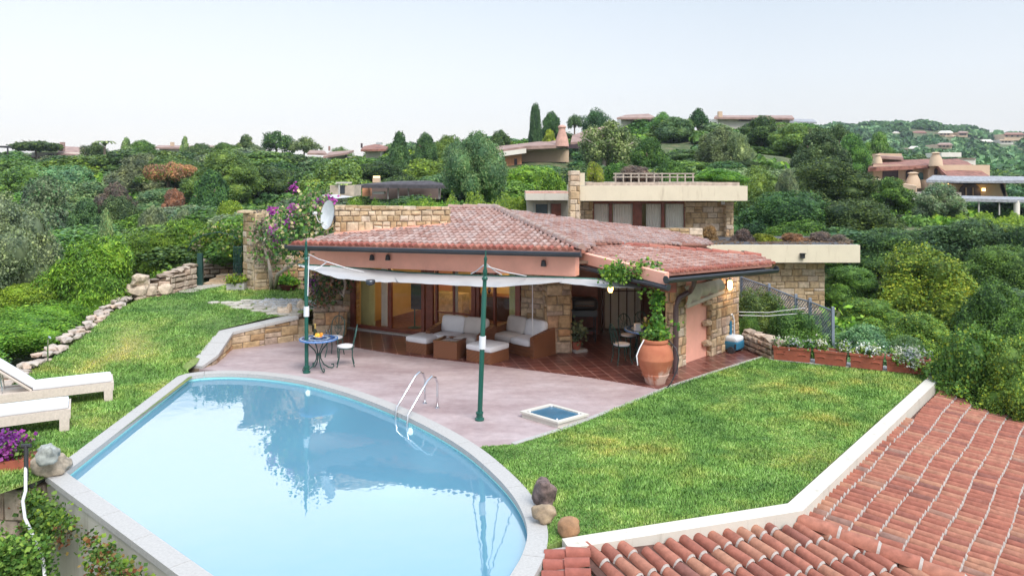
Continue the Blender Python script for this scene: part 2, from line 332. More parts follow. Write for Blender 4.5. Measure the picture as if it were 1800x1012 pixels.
# ------------------------------------------------------------------ builders: roof tiles, stonework, foliage
def in_poly(x, y, pl):
    c = False; j = len(pl)-1
    for i in range(len(pl)):
        if (pl[i][1] > y) != (pl[j][1] > y) and x < (pl[j][0]-pl[i][0])*(y-pl[i][1])/(pl[j][1]-pl[i][1])+pl[i][0]: c = not c
        j = i
    return c
def in_poly_np(x, y, pl):
    c = np.zeros(len(x), bool); j = len(pl)-1
    for i in range(len(pl)):
        (x1, y1), (x2, y2) = pl[i], pl[j]
        if y1 != y2: c ^= ((y1 > y) != (y2 > y)) & (x < (x2-x1)*(y-y1)/(y2-y1)+x1)
        j = i
    return c
def tiles(tb, bb, pts, down, w=.21, ln=.36, rise=.055, mortar=None, seg=5, thick=.05, jit=.008, cull=None, first=None):
    """half-round roof tiles laid on the flat polygon pts; down = downhill direction"""
    pts = [Vector(p) for p in pts]; n = Vector((0, 0, 0))
    for a, b in zip(pts, pts[1:]+pts[:1]): n += (a-pts[0]).cross(b-pts[0])
    n.normalize()
    if n.z < 0: n = -n
    v = Vector(down); v = (v-n*n.dot(v)).normalized(); u = v.cross(n).normalized(); o = pts[0]
    q = [((p-o).dot(u), (p-o).dot(v)) for p in pts]
    bb.slab(pts, thick)
    u0, u1 = min(a for a, _ in q), max(a for a, _ in q); v0, v1 = min(b for _, b in q), max(b for _, b in q)
    nu = int((u1-u0)/w)+2; nv = int((v1-v0)/ln)+2
    for i in range(nu):
        uu = u0+(i+.5)*w; jv = jit*3*math.sin(i*.37)+rnd(-jit, jit)
        for j in range(nv):
            # rows counted up from the eave
            vb = v1-j*ln+jv*(j > 0); va = vb-ln; vm = (va+vb)/2
            if not in_poly(uu, vm, q): continue
            if cull and cull(o+u*uu+v*vm): continue
            ju = uu+rnd(-jit, jit); ra, rb = w*.31, w*.375; ha = rise+rnd(0, .006); hb = rise*1.15+.02+rnd(0, .008); tw = rnd(-.012, .012)
            A = []; B = []
            for k in range(seg+1):
                t = math.pi*k/seg
                A.append(o+u*(ju-tw-ra*math.cos(t))+v*(va-ln*.06)+n*(ha*math.sin(t)+.004))
                B.append(o+u*(ju+tw-rb*math.cos(t))+v*vb+n*(hb*math.sin(t)+.012))
            tg = first if (first is not None and j == 0) else tb
            i0 = tg.vs(A+B)
            for k in range(seg): tg.f.append((i0+k, i0+k+1, i0+seg+2+k, i0+seg+1+k))
            tg.f.append(tuple(i0+seg+1+k for k in range(seg+1)))
            if mortar is not None :
                C1 = []; C2 = []; e = rnd(.018, .026); g = rnd(.006, .012)
                for k in range(seg+1):
                    t = math.pi*k/seg; d1 = Vector((0, 0, 0))
                    C1.append(o+u*(ju+tw-(rb-.0)*math.cos(t)*1.0)+v*(vb-.004)+n*(hb*math.sin(t)+.008+g*.2))
                    C2.append(o+u*(ju+tw-(rb-.012)*math.cos(t))+v*(vb+e)+n*((hb-.022)*math.sin(t)+.006))
                i0 = mortar.vs(C1+C2)
                for k in range(seg): mortar.f.append((i0+k, i0+k+1, i0+seg+2+k, i0+seg+1+k))
def tile_line(tb, a, b, ln=.38, r=.10, mortar=None, seg=6):
    """ridge or hip: a row of half-round tiles from a (high) to b (low)"""
    a, b = Vector(a), Vector(b); t = (b-a); n = max(1, int(t.length/ln)); t = t/n; d = t.normalized(); s = d.cross(Vector((0, 0, 1))).normalized(); up = s.cross(d)
    for i in range(n):
        p = a+t*i; q = p+t*1.05; A = []; B = []
        for k in range(seg+1):
            x = math.pi*k/seg
            A.append(p+s*(-r*.85*math.cos(x))+up*(r*.85*math.sin(x)-.01)); B.append(q+s*(-r*math.cos(x))+up*(r*math.sin(x)+.008))
        i0 = tb.vs(A+B)
        for k in range(seg): tb.f.append((i0+k, i0+k+1, i0+seg+2+k, i0+seg+1+k))
        tb.f.append(tuple(i0+seg+1+k for k in range(seg+1)))
        if mortar is not None:
            B2 = [q+d*.035+s*(-(r-.014)*math.cos(math.pi*k/seg))+up*((r-.014)*math.sin(math.pi*k/seg)) for k in range(seg+1)]
            i0 = mortar.vs(B+B2)
            for k in range(seg): mortar.f.append((i0+k, i0+k+1, i0+seg+2+k, i0+seg+1+k))
def masonry(sb, mb, a, b, z0, z1, thick=.35, size=(.22, .42), row=(.16, .3), both=False, ends=True, top=False, seed=0, gap=.018, out=.035, face=None, backing=True, rough=.02):
    """stone-faced wall from a to b (XY); face = a point on the side that is faced; z1 may be a function of the length along the wall"""
    rs = random.Random(seed+17); a = Vector(a[:2]); b = Vector(b[:2]); d = b-a; ln = d.length; d.normalize(); n = Vector((d.y, -d.x))
    if face is not None and (Vector(face[:2])-a).dot(n) < 0: n = -n
    zt = z1 if callable(z1) else (lambda s: z1); zb = z0 if callable(z0) else (lambda s: z0)
    def q3(s, z, o): p = a+d*s+n*o; return (p.x, p.y, z)
    if backing:
        k = max(1, int(ln/.5)) if (callable(z1) or callable(z0)) else 1
        for i in range(k):
            s0, s1 = ln*i/k, ln*(i+1)/k; i0 = mb.vs([q3(s0, zb(s0), 0), q3(s1, zb(s1), 0), q3(s1, zb(s1), -thick), q3(s0, zb(s0), -thick), q3(s0, zt(s0)-.01, 0), q3(s1, zt(s1)-.01, 0), q3(s1, zt(s1)-.01, -thick), q3(s0, zt(s0)-.01, -thick)])
            for f in ((0, 1, 5, 4), (2, 3, 7, 6), (4, 5, 6, 7), (3, 2, 1, 0)): mb.f.append(tuple(i0+x for x in f))
            if i == 0: mb.f.append((i0, i0+4, i0+7, i0+3))
            if i == k-1: mb.f.append((i0+1, i0+2, i0+6, i0+5))
    def faceit(org, dd, nn, L_, ztf, zbf, depth=.03):
        zmin = min(zbf(0), zbf(L_)); zmax = max(ztf(0), ztf(L_/2), ztf(L_)); z = zmin
        while z < zmax-.02:
            h = rs.uniform(*row); h = min(h, zmax-z)
            if zmax-z-h < row[0]*.6: h = zmax-z
            s = -rs.uniform(0, size[0]*.5)
            while s < L_:
                w = rs.uniform(*size)*(1 if h > row[0]*1.2 else 1.2)
                s0, s1 = max(0, s), min(L_, s+w)
                if L_-s1 < size[0]*.4: s1 = L_; w = L_-s
                s += w
                if s1-s0 < .05: continue
                sub = [(z, z+h)]
                if h > row[1]*.75 and rs.random() < .3: m_ = z+h*rs.uniform(.4, .6); sub = [(z, m_), (m_, z+h)]
                for za, zc in sub:
                    sm = (s0+s1)/2; tp = ztf(sm); bt = zbf(sm)
                    if za > tp-.05 or zc < bt+.03: continue
                    zc2 = min(zc, tp+rs.uniform(-.02, .02)); za2 = max(za, bt); g = gap/2
                    o = out*rs.uniform(.5, 1.15); c = min(.03, (s1-s0)*.18, (zc2-za2)*.2)
                    J = lambda m=1: rs.uniform(-rough, rough)*m
                    base = [(s0+g+J(.5), za2+g+J(.5)), (s1-g+J(.5), za2+g+J(.5)), (s1-g+J(.5), zc2-g+J(.5)), (s0+g+J(.5), zc2-g+J(.5))]
                    cx = sum(p[0] for p in base)/4; cz = sum(p[1] for p in base)/4
                    def tp3(p, oo): q = org+dd*p[0]+nn*oo; return (q.x, q.y, p[1])
                    front = [(p[0]+(cx-p[0])/max(abs(cx-p[0]), .01)*c, p[1]+(cz-p[1])/max(abs(cz-p[1]), .01)*c) for p in base]
                    i0 = sb.vs([tp3(p, -.02) for p in base]+[tp3(p, o*.45+J(.2)) for p in base]+[tp3(p, o+J(.4)) for p in front])
                    for k in range(4):
                        k2 = (k+1) % 4; sb.f.append((i0+k, i0+k2, i0+4+k2, i0+4+k)); sb.f.append((i0+4+k, i0+4+k2, i0+8+k2, i0+8+k))
                    sb.f.append((i0+8, i0+9, i0+10, i0+11))
            z += h
    faceit(a, d, n, ln, zt, zb)
    if both: faceit(a-n*thick, d, -n, ln, zt, zb)
    if ends:
        faceit(b, -n, d, thick, lambda s: zt(ln), lambda s: zb(ln)); faceit(a, -n, -d, thick, lambda s: zt(0), lambda s: zb(0))
    if top:
        s = 0
        while s < ln:
            w = rs.uniform(.28, .5); s1 = min(ln, s+w); m_ = (s+s1)/2; p = a+d*m_-n*(thick/2)
            sb.box((p.x, p.y, zt(m_)+.01), (s1-s-.015, thick+.06, .07), math.atan2(d.y, d.x)); s = s1
# --- foliage: unit crowns (x,y in -.5...5, z 0..1) of many small leaves, scaled where they stand
def leafcloud(name, mats, lobes, n, leaf, seed, normal_mix=.75, long=1.0, core=True, upright=0, shell=.22, zcut=None, weights=None):
    r = np.random.default_rng(seed); lobes = np.array(lobes, float); c = lobes[:, :3]; rad = lobes[:, 3:4]
    if lobes.shape[1] > 4: rads = lobes[:, 3:6]
    else: rads = np.repeat(rad, 3, 1)
    pr = (rads[:, 0]*rads[:, 2]); pr = pr/pr.sum(); m = int(n*1.9); k = r.choice(len(lobes), m, p=pr)
    d = r.normal(size=(m, 3)); d /= np.linalg.norm(d, axis=1)[:, None]
    q_ = d*3.1+c[k]*9; lump = np.sin(q_[:, 0]*1.7+seed)*np.sin(q_[:, 1]*1.9+1)+np.sin(q_[:, 2]*2.3+seed)*np.sin(q_[:, 0]*3.1)*.6+np.sin(q_[:, 1]*5.3)*np.sin(q_[:, 2]*4.7+2)*.4
    lump = lump[:, None]; out_ = (r.random((m, 1)) < .05)*r.random((m, 1))*.22
    pos = c[k]+d*rads[k]*(1-shell+shell*1.25*r.random((m, 1))**.7+.11*lump+out_)
    keep = np.ones(m, bool)
    for j in range(len(lobes)):
        q = ((pos-c[j])/rads[j]); keep &= ~((np.linalg.norm(q, axis=1) < 1-shell*1.15) & (k != j))
    keep &= pos[:, 2] > .0
    pos = pos[keep][:n]; d = d[keep][:n]; m = len(pos)
    # clumping: drop leaves where a low-frequency field is low, so that gaps show
    fld = np.sin(pos[:, 0]*23+seed)*np.sin(pos[:, 1]*21+seed*2)*np.sin(pos[:, 2]*19+seed*3); kk = fld+r.normal(size=m)*.3 > -.34
    pos = pos[kk]; d = d[kk]; m = len(pos)
    nr = d*normal_mix+r.normal(size=(m, 3))*.55; nr[:, 2] += .25; nr /= np.linalg.norm(nr, axis=1)[:, None]
    t = r.normal(size=(m, 3)); t[:, 2] += upright*3; t -= nr*(t*nr).sum(1)[:, None]; t /= np.linalg.norm(t, axis=1)[:, None]; b = np.cross(nr, t)
    s = leaf*(.55+.9*r.random((m, 1))); lt = s*long; 
    v = np.stack([pos-t*lt*.5, pos+b*s*.42-t*lt*.05, pos+t*lt*.5+nr*s*.1, pos-b*s*.42-t*lt*.05], 1).reshape(-1, 3)
    f = np.arange(m*4).reshape(-1, 4); mi = np.zeros(m, int)
    if len(mats) > 1: mi = r.choice(len(mats), m, p=weights)
    verts = [v]; tri = []; off = m*4
    if core:
        for j in range(len(lobes)):
            bm = bmesh.new(); bmesh.ops.create_icosphere(bm, subdivisions=2, radius=1)
            vv = np.array([q.co[:] for q in bm.verts]); vv = vv*rads[j]*(.74+.06*r.random((len(vv), 1)))+c[j]; vv[:, 2] = np.maximum(vv[:, 2], -.02)
            verts.append(vv); tri += [[off+q.index for q in fa.verts] for fa in bm.faces]; off += len(vv); bm.free()
    vv = np.concatenate(verts); tri = np.array(tri, int).reshape(-1, 3); me = bpy.data.meshes.new(name); me.vertices.add(len(vv)); me.vertices.foreach_set('co', vv.ravel())
    li = np.concatenate([f.ravel(), tri.ravel()]); me.loops.add(len(li)); me.loops.foreach_set('vertex_index', li.astype(np.int32)); me.polygons.add(m+len(tri)); me.polygons.foreach_set('loop_start', np.concatenate([np.arange(m)*4, 4*m+np.arange(len(tri))*3]).astype(np.int32)); mi = np.concatenate([mi, np.zeros(len(tri), int)]).astype(np.int32); me.update(calc_edges=True)
    for q in mats: me.materials.append(q)
    if len(mats) > 1: me.polygons.foreach_set('material_index', mi)
    me.update(); return me
def dome_lobes(seed, n=13, base=.30, flat=1.0, zlo=.22, zhi=.72, spread=.30):
    rs = random.Random(seed); o = [(0, 0, .36, .27, .27, .33)]
    for i in range(n):
        a = i*2.399+rs.uniform(-.6, .6); rr = spread*math.sqrt((i+.5)/n)*rs.uniform(.75, 1.15); h = zlo+(zhi-zlo)*max(0, 1-(rr/spread)**1.5)*rs.uniform(.7, 1.12)
        q = base*rs.uniform(.38, .78); o.append((rr*math.cos(a), rr*math.sin(a), h, q, q, q*flat))
    # normalise to a unit box
    x = max(abs(l[0])+l[3] for l in o); z = max(l[2]+l[5] for l in o)
    return [(l[0]/x*.5, l[1]/x*.5, l[2]/z, l[3]/x*.5, l[4]/x*.5, l[5]/z) for l in o]
def crown_lobes(seed, n=14, zlo=.3, zhi=.87, q0=.11, q1=.24, spread=.32, zs=1.0, top=.25):
    rs = random.Random(seed); o = []
    for i in range(n):
        a = i*2.399+rs.uniform(-.3, .3); t = (i+.5)/n; z = zlo+(zhi-zlo)*t; prof = math.sin(math.pi*(.28+.62*t)); rr = spread*prof*rs.uniform(.7, 1.1)*(1 if t < .85 else top)
        q = rs.uniform(q0, q1); o.append((rr*math.cos(a), rr*math.sin(a), z, q, q, q*zs))
    o.append((0, 0, (zlo+zhi)/2, spread*.7, spread*.7, (zhi-zlo)*.5))
    x = max(abs(l[0])+l[3] for l in o); z = max(l[2]+l[5] for l in o)
    return [(l[0]/x*.5, l[1]/x*.5, l[2]/z, l[3]/x*.5, l[4]/x*.5, l[5]/z) for l in o]
PROTO = {}
def proto(key, mats, kind, seed, fine):
    k = (tuple(mats), kind, seed, fine)
    if k in PROTO: return PROTO[k]
    n, lf = {'far': (9000, .044), 'mid': (21000, .028), 'near': (44000, .0185)}[fine]; ms = [LF[m] for m in mats]; wt = None
    if len(ms) == 2: wt = [.78, .22]
    nm = 'foliage'
    if kind == 'bush': me = leafcloud(nm, ms, dome_lobes(seed), n, lf, seed, weights=wt)
    elif kind == 'tree': me = leafcloud(nm, ms, crown_lobes(seed), n, lf, seed, weights=wt)
    elif kind == 'open': me = leafcloud(nm, ms, crown_lobes(seed, 12, .42, .86, .11, .19, .36), int(n*.7), lf, seed, core=False, shell=.6, weights=wt)
    elif kind == 'umbrella': me = leafcloud(nm, ms, [(.36*math.cos(a)*q, .36*math.sin(a)*q, .8-.1*q+.03*math.sin(5*a), .2, .2, .13) for a, q in [(i*2.399, math.sqrt((i+.5)/9)) for i in range(9)]], n, lf, seed, weights=wt, shell=.4)
    elif kind == 'column': me = leafcloud(nm, ms, [(0, 0, .2+.13*i, .5*(1-abs(i-1.6)*.1), .5*(1-abs(i-1.6)*.1), .2) for i in range(6)]+[(0, 0, .88, .26, .26, .12)], n, lf*1.0, seed, weights=wt, long=1.6)
    elif kind == 'spray': me = leafcloud(nm, ms, dome_lobes(seed, 12, .26, 1.3), n, lf*.8, seed, long=2.6, upright=.8, shell=.35, weights=wt)
    elif kind == 'cone': me = leafcloud(nm, ms, [(rnd(-.05, .05), rnd(-.05, .05), .15+.1*i, .48*(1-i*.1), .48*(1-i*.1), .13) for i in range(8)], n, lf, seed, long=2, shell=.4, weights=wt)
    elif kind == 'hedge':
        rs = random.Random(seed); lb = []
        for i in range(14):
            x = -.44+.88*i/13; lb.append((x, rs.uniform(-.12, .12), .46+rs.uniform(-.08, .1), .08, rs.uniform(.28, .4), rs.uniform(.34, .46))); 
        me = leafcloud(nm, ms, lb, int(n*1.3), lf*.85, seed, weights=wt, shell=.3)
    PROTO[k] = me; return me
NT = [0]
def ter(x, y): raise NotImplementedError
def put_plant(name, key, kind, x, y, w, h, label, cat, group=None, fine='mid', z=None, seed=None, dy=None, rz=None, parts=False, trunkmat='bark', lean=0, stems=1, drop=0):
    """w = width across the view (m), h = height above its base"""
    mats = key if isinstance(key, (list, tuple)) else [key]; NT[0] += 1
    sd_ = seed if seed is not None else (1+NT[0] % 3); me = proto(key, mats, kind, sd_, fine); z = ter(x, y) if z is None else z
    rz = rnd(0, 6.28) if rz is None else rz
    if parts:
        T = Thing(name, label, cat, (x, y, z), rz, group, local=True)
        cr = bpy.data.objects.new('crown', me); COL.objects.link(cr); cr.parent = T.e; cr.scale = (w, dy or w, h)
        tb = MB(); low = {'umbrella': .7, 'tree': .45, 'open': .5}.get(kind, .4)
        for s_ in range(stems):
            a0 = 6.28*s_/max(1, stems)+.5; r0 = .03*h+.03; off = .03*w*(stems > 1)
            p0 = Vector((off*math.cos(a0), off*math.sin(a0), -.3-drop)); top = Vector((math.cos(a0)*.12*w*(stems > 1)+lean*.1*w, math.sin(a0)*.12*w*(stems > 1), h*low))
            md = (p0+top)/2+Vector((rnd(-.04, .04)*w, rnd(-.04, .04)*w, 0)); tb.tube([p0, md, top], [r0*1.25, r0, r0*.8], 7)
            for j in range(4):
                a = a0+j*1.6+rnd(-.3, .3); e = top+Vector((math.cos(a)*.3*w, math.sin(a)*.3*w, h*rnd(.14, .26))); tb.tube([top-Vector((0, 0, .06*h)), (top+e)/2+Vector((0, 0, .03*h)), e], [r0*.7, r0*.45, r0*.2], 6)
        T.part('trunk', tb, M[trunkmat], smooth=2); return T.e
    o = bpy.data.objects.new(name, me); COL.objects.link(o); o.location = (x, y, z-.02*h); o.scale = (w, dy or w, h); o.rotation_euler = (0, 0, rz)
    return tag(o, label, cat, group)
def pxp(name, key, kind, px, ytop, wpx, Y, label, cat, **k):
    """plant given by where its middle and top are seen and how far away it stands"""
    x = (px-900)/F*Y; z = ter(x, Y) if k.get('z') is None else k['z']; zt = CH-(ytop-YH)*Y/F
    w = wpx/F*Y; h = max(.35, zt-z)
    if kind in ('tree', 'open', 'bush', 'spray') and h > 1.3*w: k['drop'] = h-1.3*w; k['z'] = zt-1.3*w; h = 1.3*w
    return put_plant(name, key, kind, x, Y, w, h, label, cat, **k)
def cluster(mb_like, pts, size, n, leaf, mats, name, seed, parent=None, loc=(0, 0, 0), flat=1, long=1, weights=None):
    """leaves scattered round a list of points (vines, flower heads)"""
    r = np.random.default_rng(seed); pts = np.array([tuple(p) for p in pts], float); k = r.integers(0, len(pts), n)
    sz = np.array(size, float); sz = sz[k][:, None] if sz.ndim else sz
    pos = pts[k]+r.normal(size=(n, 3))*sz*.5*np.array((1, 1, flat)); nr = r.normal(size=(n, 3)); nr[:, 1] -= .6; nr[:, 2] += .5; nr /= np.linalg.norm(nr, axis=1)[:, None]
    t = r.normal(size=(n, 3)); t -= nr*(t*nr).sum(1)[:, None]; t /= np.linalg.norm(t, axis=1)[:, None]; b = np.cross(nr, t); s = leaf*(.6+.8*r.random((n, 1)))
    v = np.stack([pos-t*s*.5*long, pos+b*s*.45, pos+t*s*.5*long+nr*s*.12, pos-b*s*.45], 1).reshape(-1, 3)-np.array(loc)
    me = bpy.data.meshes.new(name); me.from_pydata(v.tolist(), [], np.arange(n*4).reshape(-1, 4).tolist())
    for m_ in mats: me.materials.append(m_)
    if len(mats) > 1: me.polygons.foreach_set('material_index', r.choice(len(mats), n, p=weights).tolist())
    me.update(); o = bpy.data.objects.new(name, me); COL.objects.link(o)
    if parent: o.parent = parent
    else: o.location = loc
    return o
# ------------------------------------------------------------------ ground
random.seed(5)
CT = [(-12, 14, -1.2), (-12, 18, -.6), (-13, 24, 0.2), (-20, 14, -3), (-20, 24, -2), (-28, 30, -3.5), (-16, 34, .3), (-30, 45, -3), (-14, 48, .6), (-50, 60, -1), (-24, 66, 2), (-40, 90, 5),
      (-10, 30, 1.0), (-9, 40, 1.4), (-6, 34, 1.1), (-75, 100, 4), (-60, 128, 7.0), (-90, 130, 7.2), (-40, 125, 7.3), (-20, 110, 6.0), (-10, 80, 4.0), (-8, 60, 2.8), (-120, 200, 7), (-60, 200, 5),
      (0, 29, .4), (6, 30, .3), (1, 36, 1.6), (8, 38, 2.2), (3, 48, 2.2), (2, 60, 2.6), (0, 72, 3.2), (5, 74, 3.6), (3, 88, 5.8), (8, 105, 9.0), (18, 60, 4.6), (22, 75, 6.8), (28, 95, 9.4), (38, 105, 9.8), (14, 95, 8.6),
      (10, 22, -1.0), (12, 17, -1.8), (10, 26, -.4), (16, 24, -2.5), (22, 20, -4), (14, 34, .6), (24, 34, -1.5), (24, 48, 1.5), (32, 60, 1.8), (44, 80, -1), (50, 90, 0), (46, 62, -3.5), (36, 45, -4), (34, 30, -5), (42, 105, 7), (60, 120, 0),
      (60, 78, -1.2), (58, 60, -4), (12, 10, -3), (14, 3, -4), (0, 2, -4.5), (-10, 4, -4.5), (-14, 9, -3.5), (0, -30, -6), (40, 0, -7), (-40, 0, -7), (50, 150, 5), (0, 170, 8), (90, 200, 2), (150, 300, 12), (110, 260, 4), (175, 300, 10),
      (230, 480, 36), (270, 500, 35), (340, 500, 28), (205, 480, 34), (180, 520, 26), (300, 420, 22), (240, 380, 20), (330, 350, 12), (0, 600, -10), (-300, 400, -10), (400, 800, 20), (900, 900, 0), (0, 2500, -40), (-2000, 1000, -40), (2000, 1500, -40), (-2000, -2000, -40), (2000, -2000, -40)]
CA = np.array(CT, float)
def tern(X, Y):
    X = np.asarray(X, float); Y = np.asarray(Y, float); num = np.zeros_like(X); den = np.zeros_like(X)
    for a, b, c in CA:
        sc = .5+.5*math.sqrt(abs(b)+8)*.35
        w = 1/(((X-a)**2+(Y-b)**2)/(sc*sc)+.6)**1.7; num += w*c; den += w
    z = num/den
    z += .012*np.clip(Y-40, 0, 60)*np.sin(X*.21+1)*np.sin(Y*.17)
    near = (X > -14) & (X < 9.5) & (Y > -2) & (Y < 18.5); z = np.where(near, np.minimum(z, -2.3), z)
    mid = (X > -10) & (X < 8.5) & (Y >= 18.5) & (Y < 27.5); z = np.where(mid, np.minimum(z, -.35), z)
    ra = (X >= 4.0) & (X < 20) & (Y < 17.5) & (Y > -5); z = np.where(ra, np.minimum(z, -2.6), z)
    return z
def ter(x, y): return float(tern(np.array([x]), np.array([y]))[0])
def gridc(a, b, n, k): t = np.linspace(-1, 1, n); return np.sinh(t*k)/math.sinh(k)*b+a
gx = gridc(0, 1150, 230, 5.2); gy = gridc(25, 1150, 230, 5.2)
XX, YY = np.meshgrid(gx, gy); ZZ = tern(XX, YY)
me = bpy.data.meshes.new('terrain'); nx = len(gx); ny = len(gy)
me.from_pydata(np.stack([XX, YY, ZZ], -1).reshape(-1, 3).tolist(), [], [(j*nx+i, j*nx+i+1, (j+1)*nx+i+1, (j+1)*nx+i) for j in range(ny-1) for i in range(nx-1)])
def groundmat():
    m, n, b = newmat('scrub_ground'); c = ramp(n, tex(n, .8, 8), [(.3, (.05, .08, .03)), (.5, (.09, .12, .045)), (.68, (.20, .17, .10))]); n.links.new(c, b.inputs['Base Color'])
    b.inputs['Roughness'].default_value = .95; bump(n, b, tex(n, 3, 8), .3, .8); return m
me.materials.append(groundmat()); me.polygons.foreach_set('use_smooth', [True]*len(me.polygons))
o = bpy.data.objects.new('terrain', me); COL.objects.link(o); tag(o, kind='structure')
# ------------------------------------------------------------------ swimming pool
inner = [G(*p) for p in ((114, 834), (331, 664), (352, 660), (400, 658), (460, 661), (520, 669), (563, 679), (620, 696), (690, 723), (760, 757), (820, 794), (870, 837), (905, 877), (924, 914), (929, 945), (920, 980), (900, 1015))]
inner = [Vector((p.x, p.y)) for p in inner]+[Vector(p) for p in ((-.22, 7.8), (-.62, 7.15), (-1.05, 6.75), (-1.45, 6.81))]
def smooth_path(pts, step=.12, sharp=()):
    o = []; n = len(pts)
    for i in range(n):
        p0, p1, p2, p3 = pts[(i-1) % n], pts[i], pts[(i+1) % n], pts[(i+2) % n]
        straight = i in (0, n-1)
        k = max(1, int((p2-p1).length/step))
        for j in range(k):
            t = j/k
            if straight: o.append(p1.lerp(p2, t)); continue
            if i == 1: p0 = p1-(p1-p0).normalized()*(p2-p1).length
            if i == n-2: p3 = p2+(p2-p1)
            o.append(.5*((2*p1)+(-p0+p2)*t+(2*p0-5*p1+4*p2-p3)*t*t+(-p0+3*p1-3*p2+p3)*t**3))
    return o
PI_ = smooth_path(inner)
def offset(path, d):
    n = len(path); o = []
    for i in range(n):
        a, b, c = path[i-1], path[i], path[(i+1) % n]; e1 = (b-a).normalized(); e2 = (c-b).normalized(); n1 = Vector((-e1.y, e1.x)); n2 = Vector((-e2.y, e2.x))
        m = (n1+n2); m = m/max(.25, m.length_squared)*2*1; o.append(b+m*d*.5*1.0 if m.length < 3 else b+m.normalized()*d*1.6)
    return o
PO = offset(PI_, .48)                   # path runs clockwise, so +n is outwards
PB = offset(PI_, -.03)
pw = MB(); n = len(PI_)
i0 = pw.vs([(p.x, p.y, .0) for p in PI_]+[(p.x, p.y, -.95) for p in PI_])
for k in range(n): k2 = (k+1) % n; pw.f.append((i0+k, i0+k2, i0+n+k2, i0+n+k))
pw.f.append(tuple(i0+n+k for k in range(n)))
m, nn, b = newmat('pool_plaster'); nn.links.new(ramp(nn, tex(nn, 1.2, 4), [(.3, (.34, .78, .80)), (.7, (.38, .82, .83))]), b.inputs['Base Color']); b.inputs['Roughness'].default_value = .8
pool = Thing('swimming_pool', 'curved swimming pool of pale blue water with a granite rim', 'swimming pool', (-2.5, 12, 0))
pool.part('basin', pw, m)
cp = MB(); acc = 0; seg = [0]
for k in range(n): acc += (PI_[(k+1) % n]-PI_[k]).length; seg.append(acc)
s = 0; tot = acc
def at(path, s):
    s %= tot
    for k in range(n):
        if seg[k] <= s <= seg[k+1]: t = (s-seg[k])/(seg[k+1]-seg[k]); return path[k].lerp(path[(k+1) % n], t)
ns = int(tot/.98); stp = seg[1]*0+tot/ns
cuts = sorted([k*stp for k in range(ns)]+[]); cuts = [c for c in cuts]+[tot]
for a, b_ in zip(cuts, cuts[1:]):
    a2, b2 = a+.004, b_-.004; m_ = max(2, int((b2-a2)/.12)); ins = [at(PB, a2+(b2-a2)*j/m_) for j in range(m_+1)]; ou = [at(PO, a2+(b2-a2)*j/m_) for j in range(m_+1)]
    for j in range(m_):
        A, B, C_, D = ins[j], ins[j+1], ou[j+1], ou[j]; zt, zb = .035, -.05
        i0 = cp.vs([(q.x, q.y, zt) for q in (A, B, C_, D)]+[(q.x, q.y, zb) for q in (A, B, C_, D)])
        cp.f += [(i0, i0+3, i0+2, i0+1), (i0+4, i0+5, i0+6, i0+7), (i0, i0+1, i0+5, i0+4), (i0+2, i0+3, i0+7, i0+6)]
        if j == 0: cp.f.append((i0, i0+4, i0+7, i0+3))
        if j == m_-1: cp.f.append((i0+1, i0+2, i0+6, i0+5))
pool.part('coping', cp, M['coping'])
sh = MB(); PM = offset(PI_, .42); sh.prism([(p.x, p.y) for p in PM], -4.2, -1.75)
i0 = sh.vs([(p.x, p.y, -.052) for p in PM]+[(p.x, p.y, -1.76) for p in PM])
for k in range(n): k2 = (k+1) % n; sh.f.append((i0+k, i0+k2, i0+n+k2, i0+n+k))
i0 = sh.vs([(p.x, p.y, -.052) for p in PM]+[(p.x, p.y, -.052) for p in PI_])
for k in range(n): k2 = (k+1) % n; sh.f.append((i0+k, i0+k2, i0+n+k2, i0+n+k))
pool.part('outer_wall', sh, M['white'])
wm, wn, wgl, wfr = glassmat('pool_water', (.90, .985, 1), 2.5); wt = tex(wn, 2.2, 3, .5, stretch=(1, 1, 1)); wb = wn.nodes.new('ShaderNodeBump'); wb.inputs['Distance'].default_value = .006; wb.inputs['Strength'].default_value = .45
wn.links.new(wt, wb.inputs['Height']); wn.links.new(wb.outputs[0], wgl.inputs['Normal'])
_d = wn.nodes.new('ShaderNodeBsdfDiffuse'); _d.inputs[0].default_value = (.19, .44, .62, 1); _m = wn.nodes.new('ShaderNodeMixShader'); _m.inputs[0].default_value = .62
_mx = [q for q in wn.nodes if q.type == 'MIX_SHADER' and q != _m][0]; _tr = [q for q in wn.nodes if q.type == 'BSDF_TRANSPARENT'][0]; wn.links.new(_tr.outputs[0], _m.inputs[1]); wn.links.new(_d.outputs[0], _m.inputs[2]); wn.links.new(_m.outputs[0], _mx.inputs[1])
wa = MB(); wa.poly([(p.x, p.y, -.09) for p in reversed(PI_)])
pool.part('water', wa, wm)
lm = emit('pool_lamp_glow', (1, .93, .75), 1.6)
for px, py in ((563, 687), (755, 749)):
    q = G(px, py, -.22); c = min(PI_, key=lambda p: (p-q.xy).length); d = (Vector((-2.5, 11))-c).normalized(); lb = MB()
    lb.tube([Vector((c.x, c.y, -.2))+Vector((d.x, d.y, 0))*-.01, Vector((c.x, c.y, -.2))+Vector((d.x, d.y, 0))*.05], .06, 14); po = pool.part('pool_light', lb, lm); ld = bpy.data.lights.new('pool_lamp', 'POINT'); ld.energy = 1.8; ld.color = (.82, .95, 1); ld.shadow_soft_size = .25; lo = bpy.data.objects.new('pool_lamp', ld); COL.objects.link(lo); lo.parent = po; lo.location = (c.x+d.x*.9+2.5, c.y+d.y*.9-12, -.45)
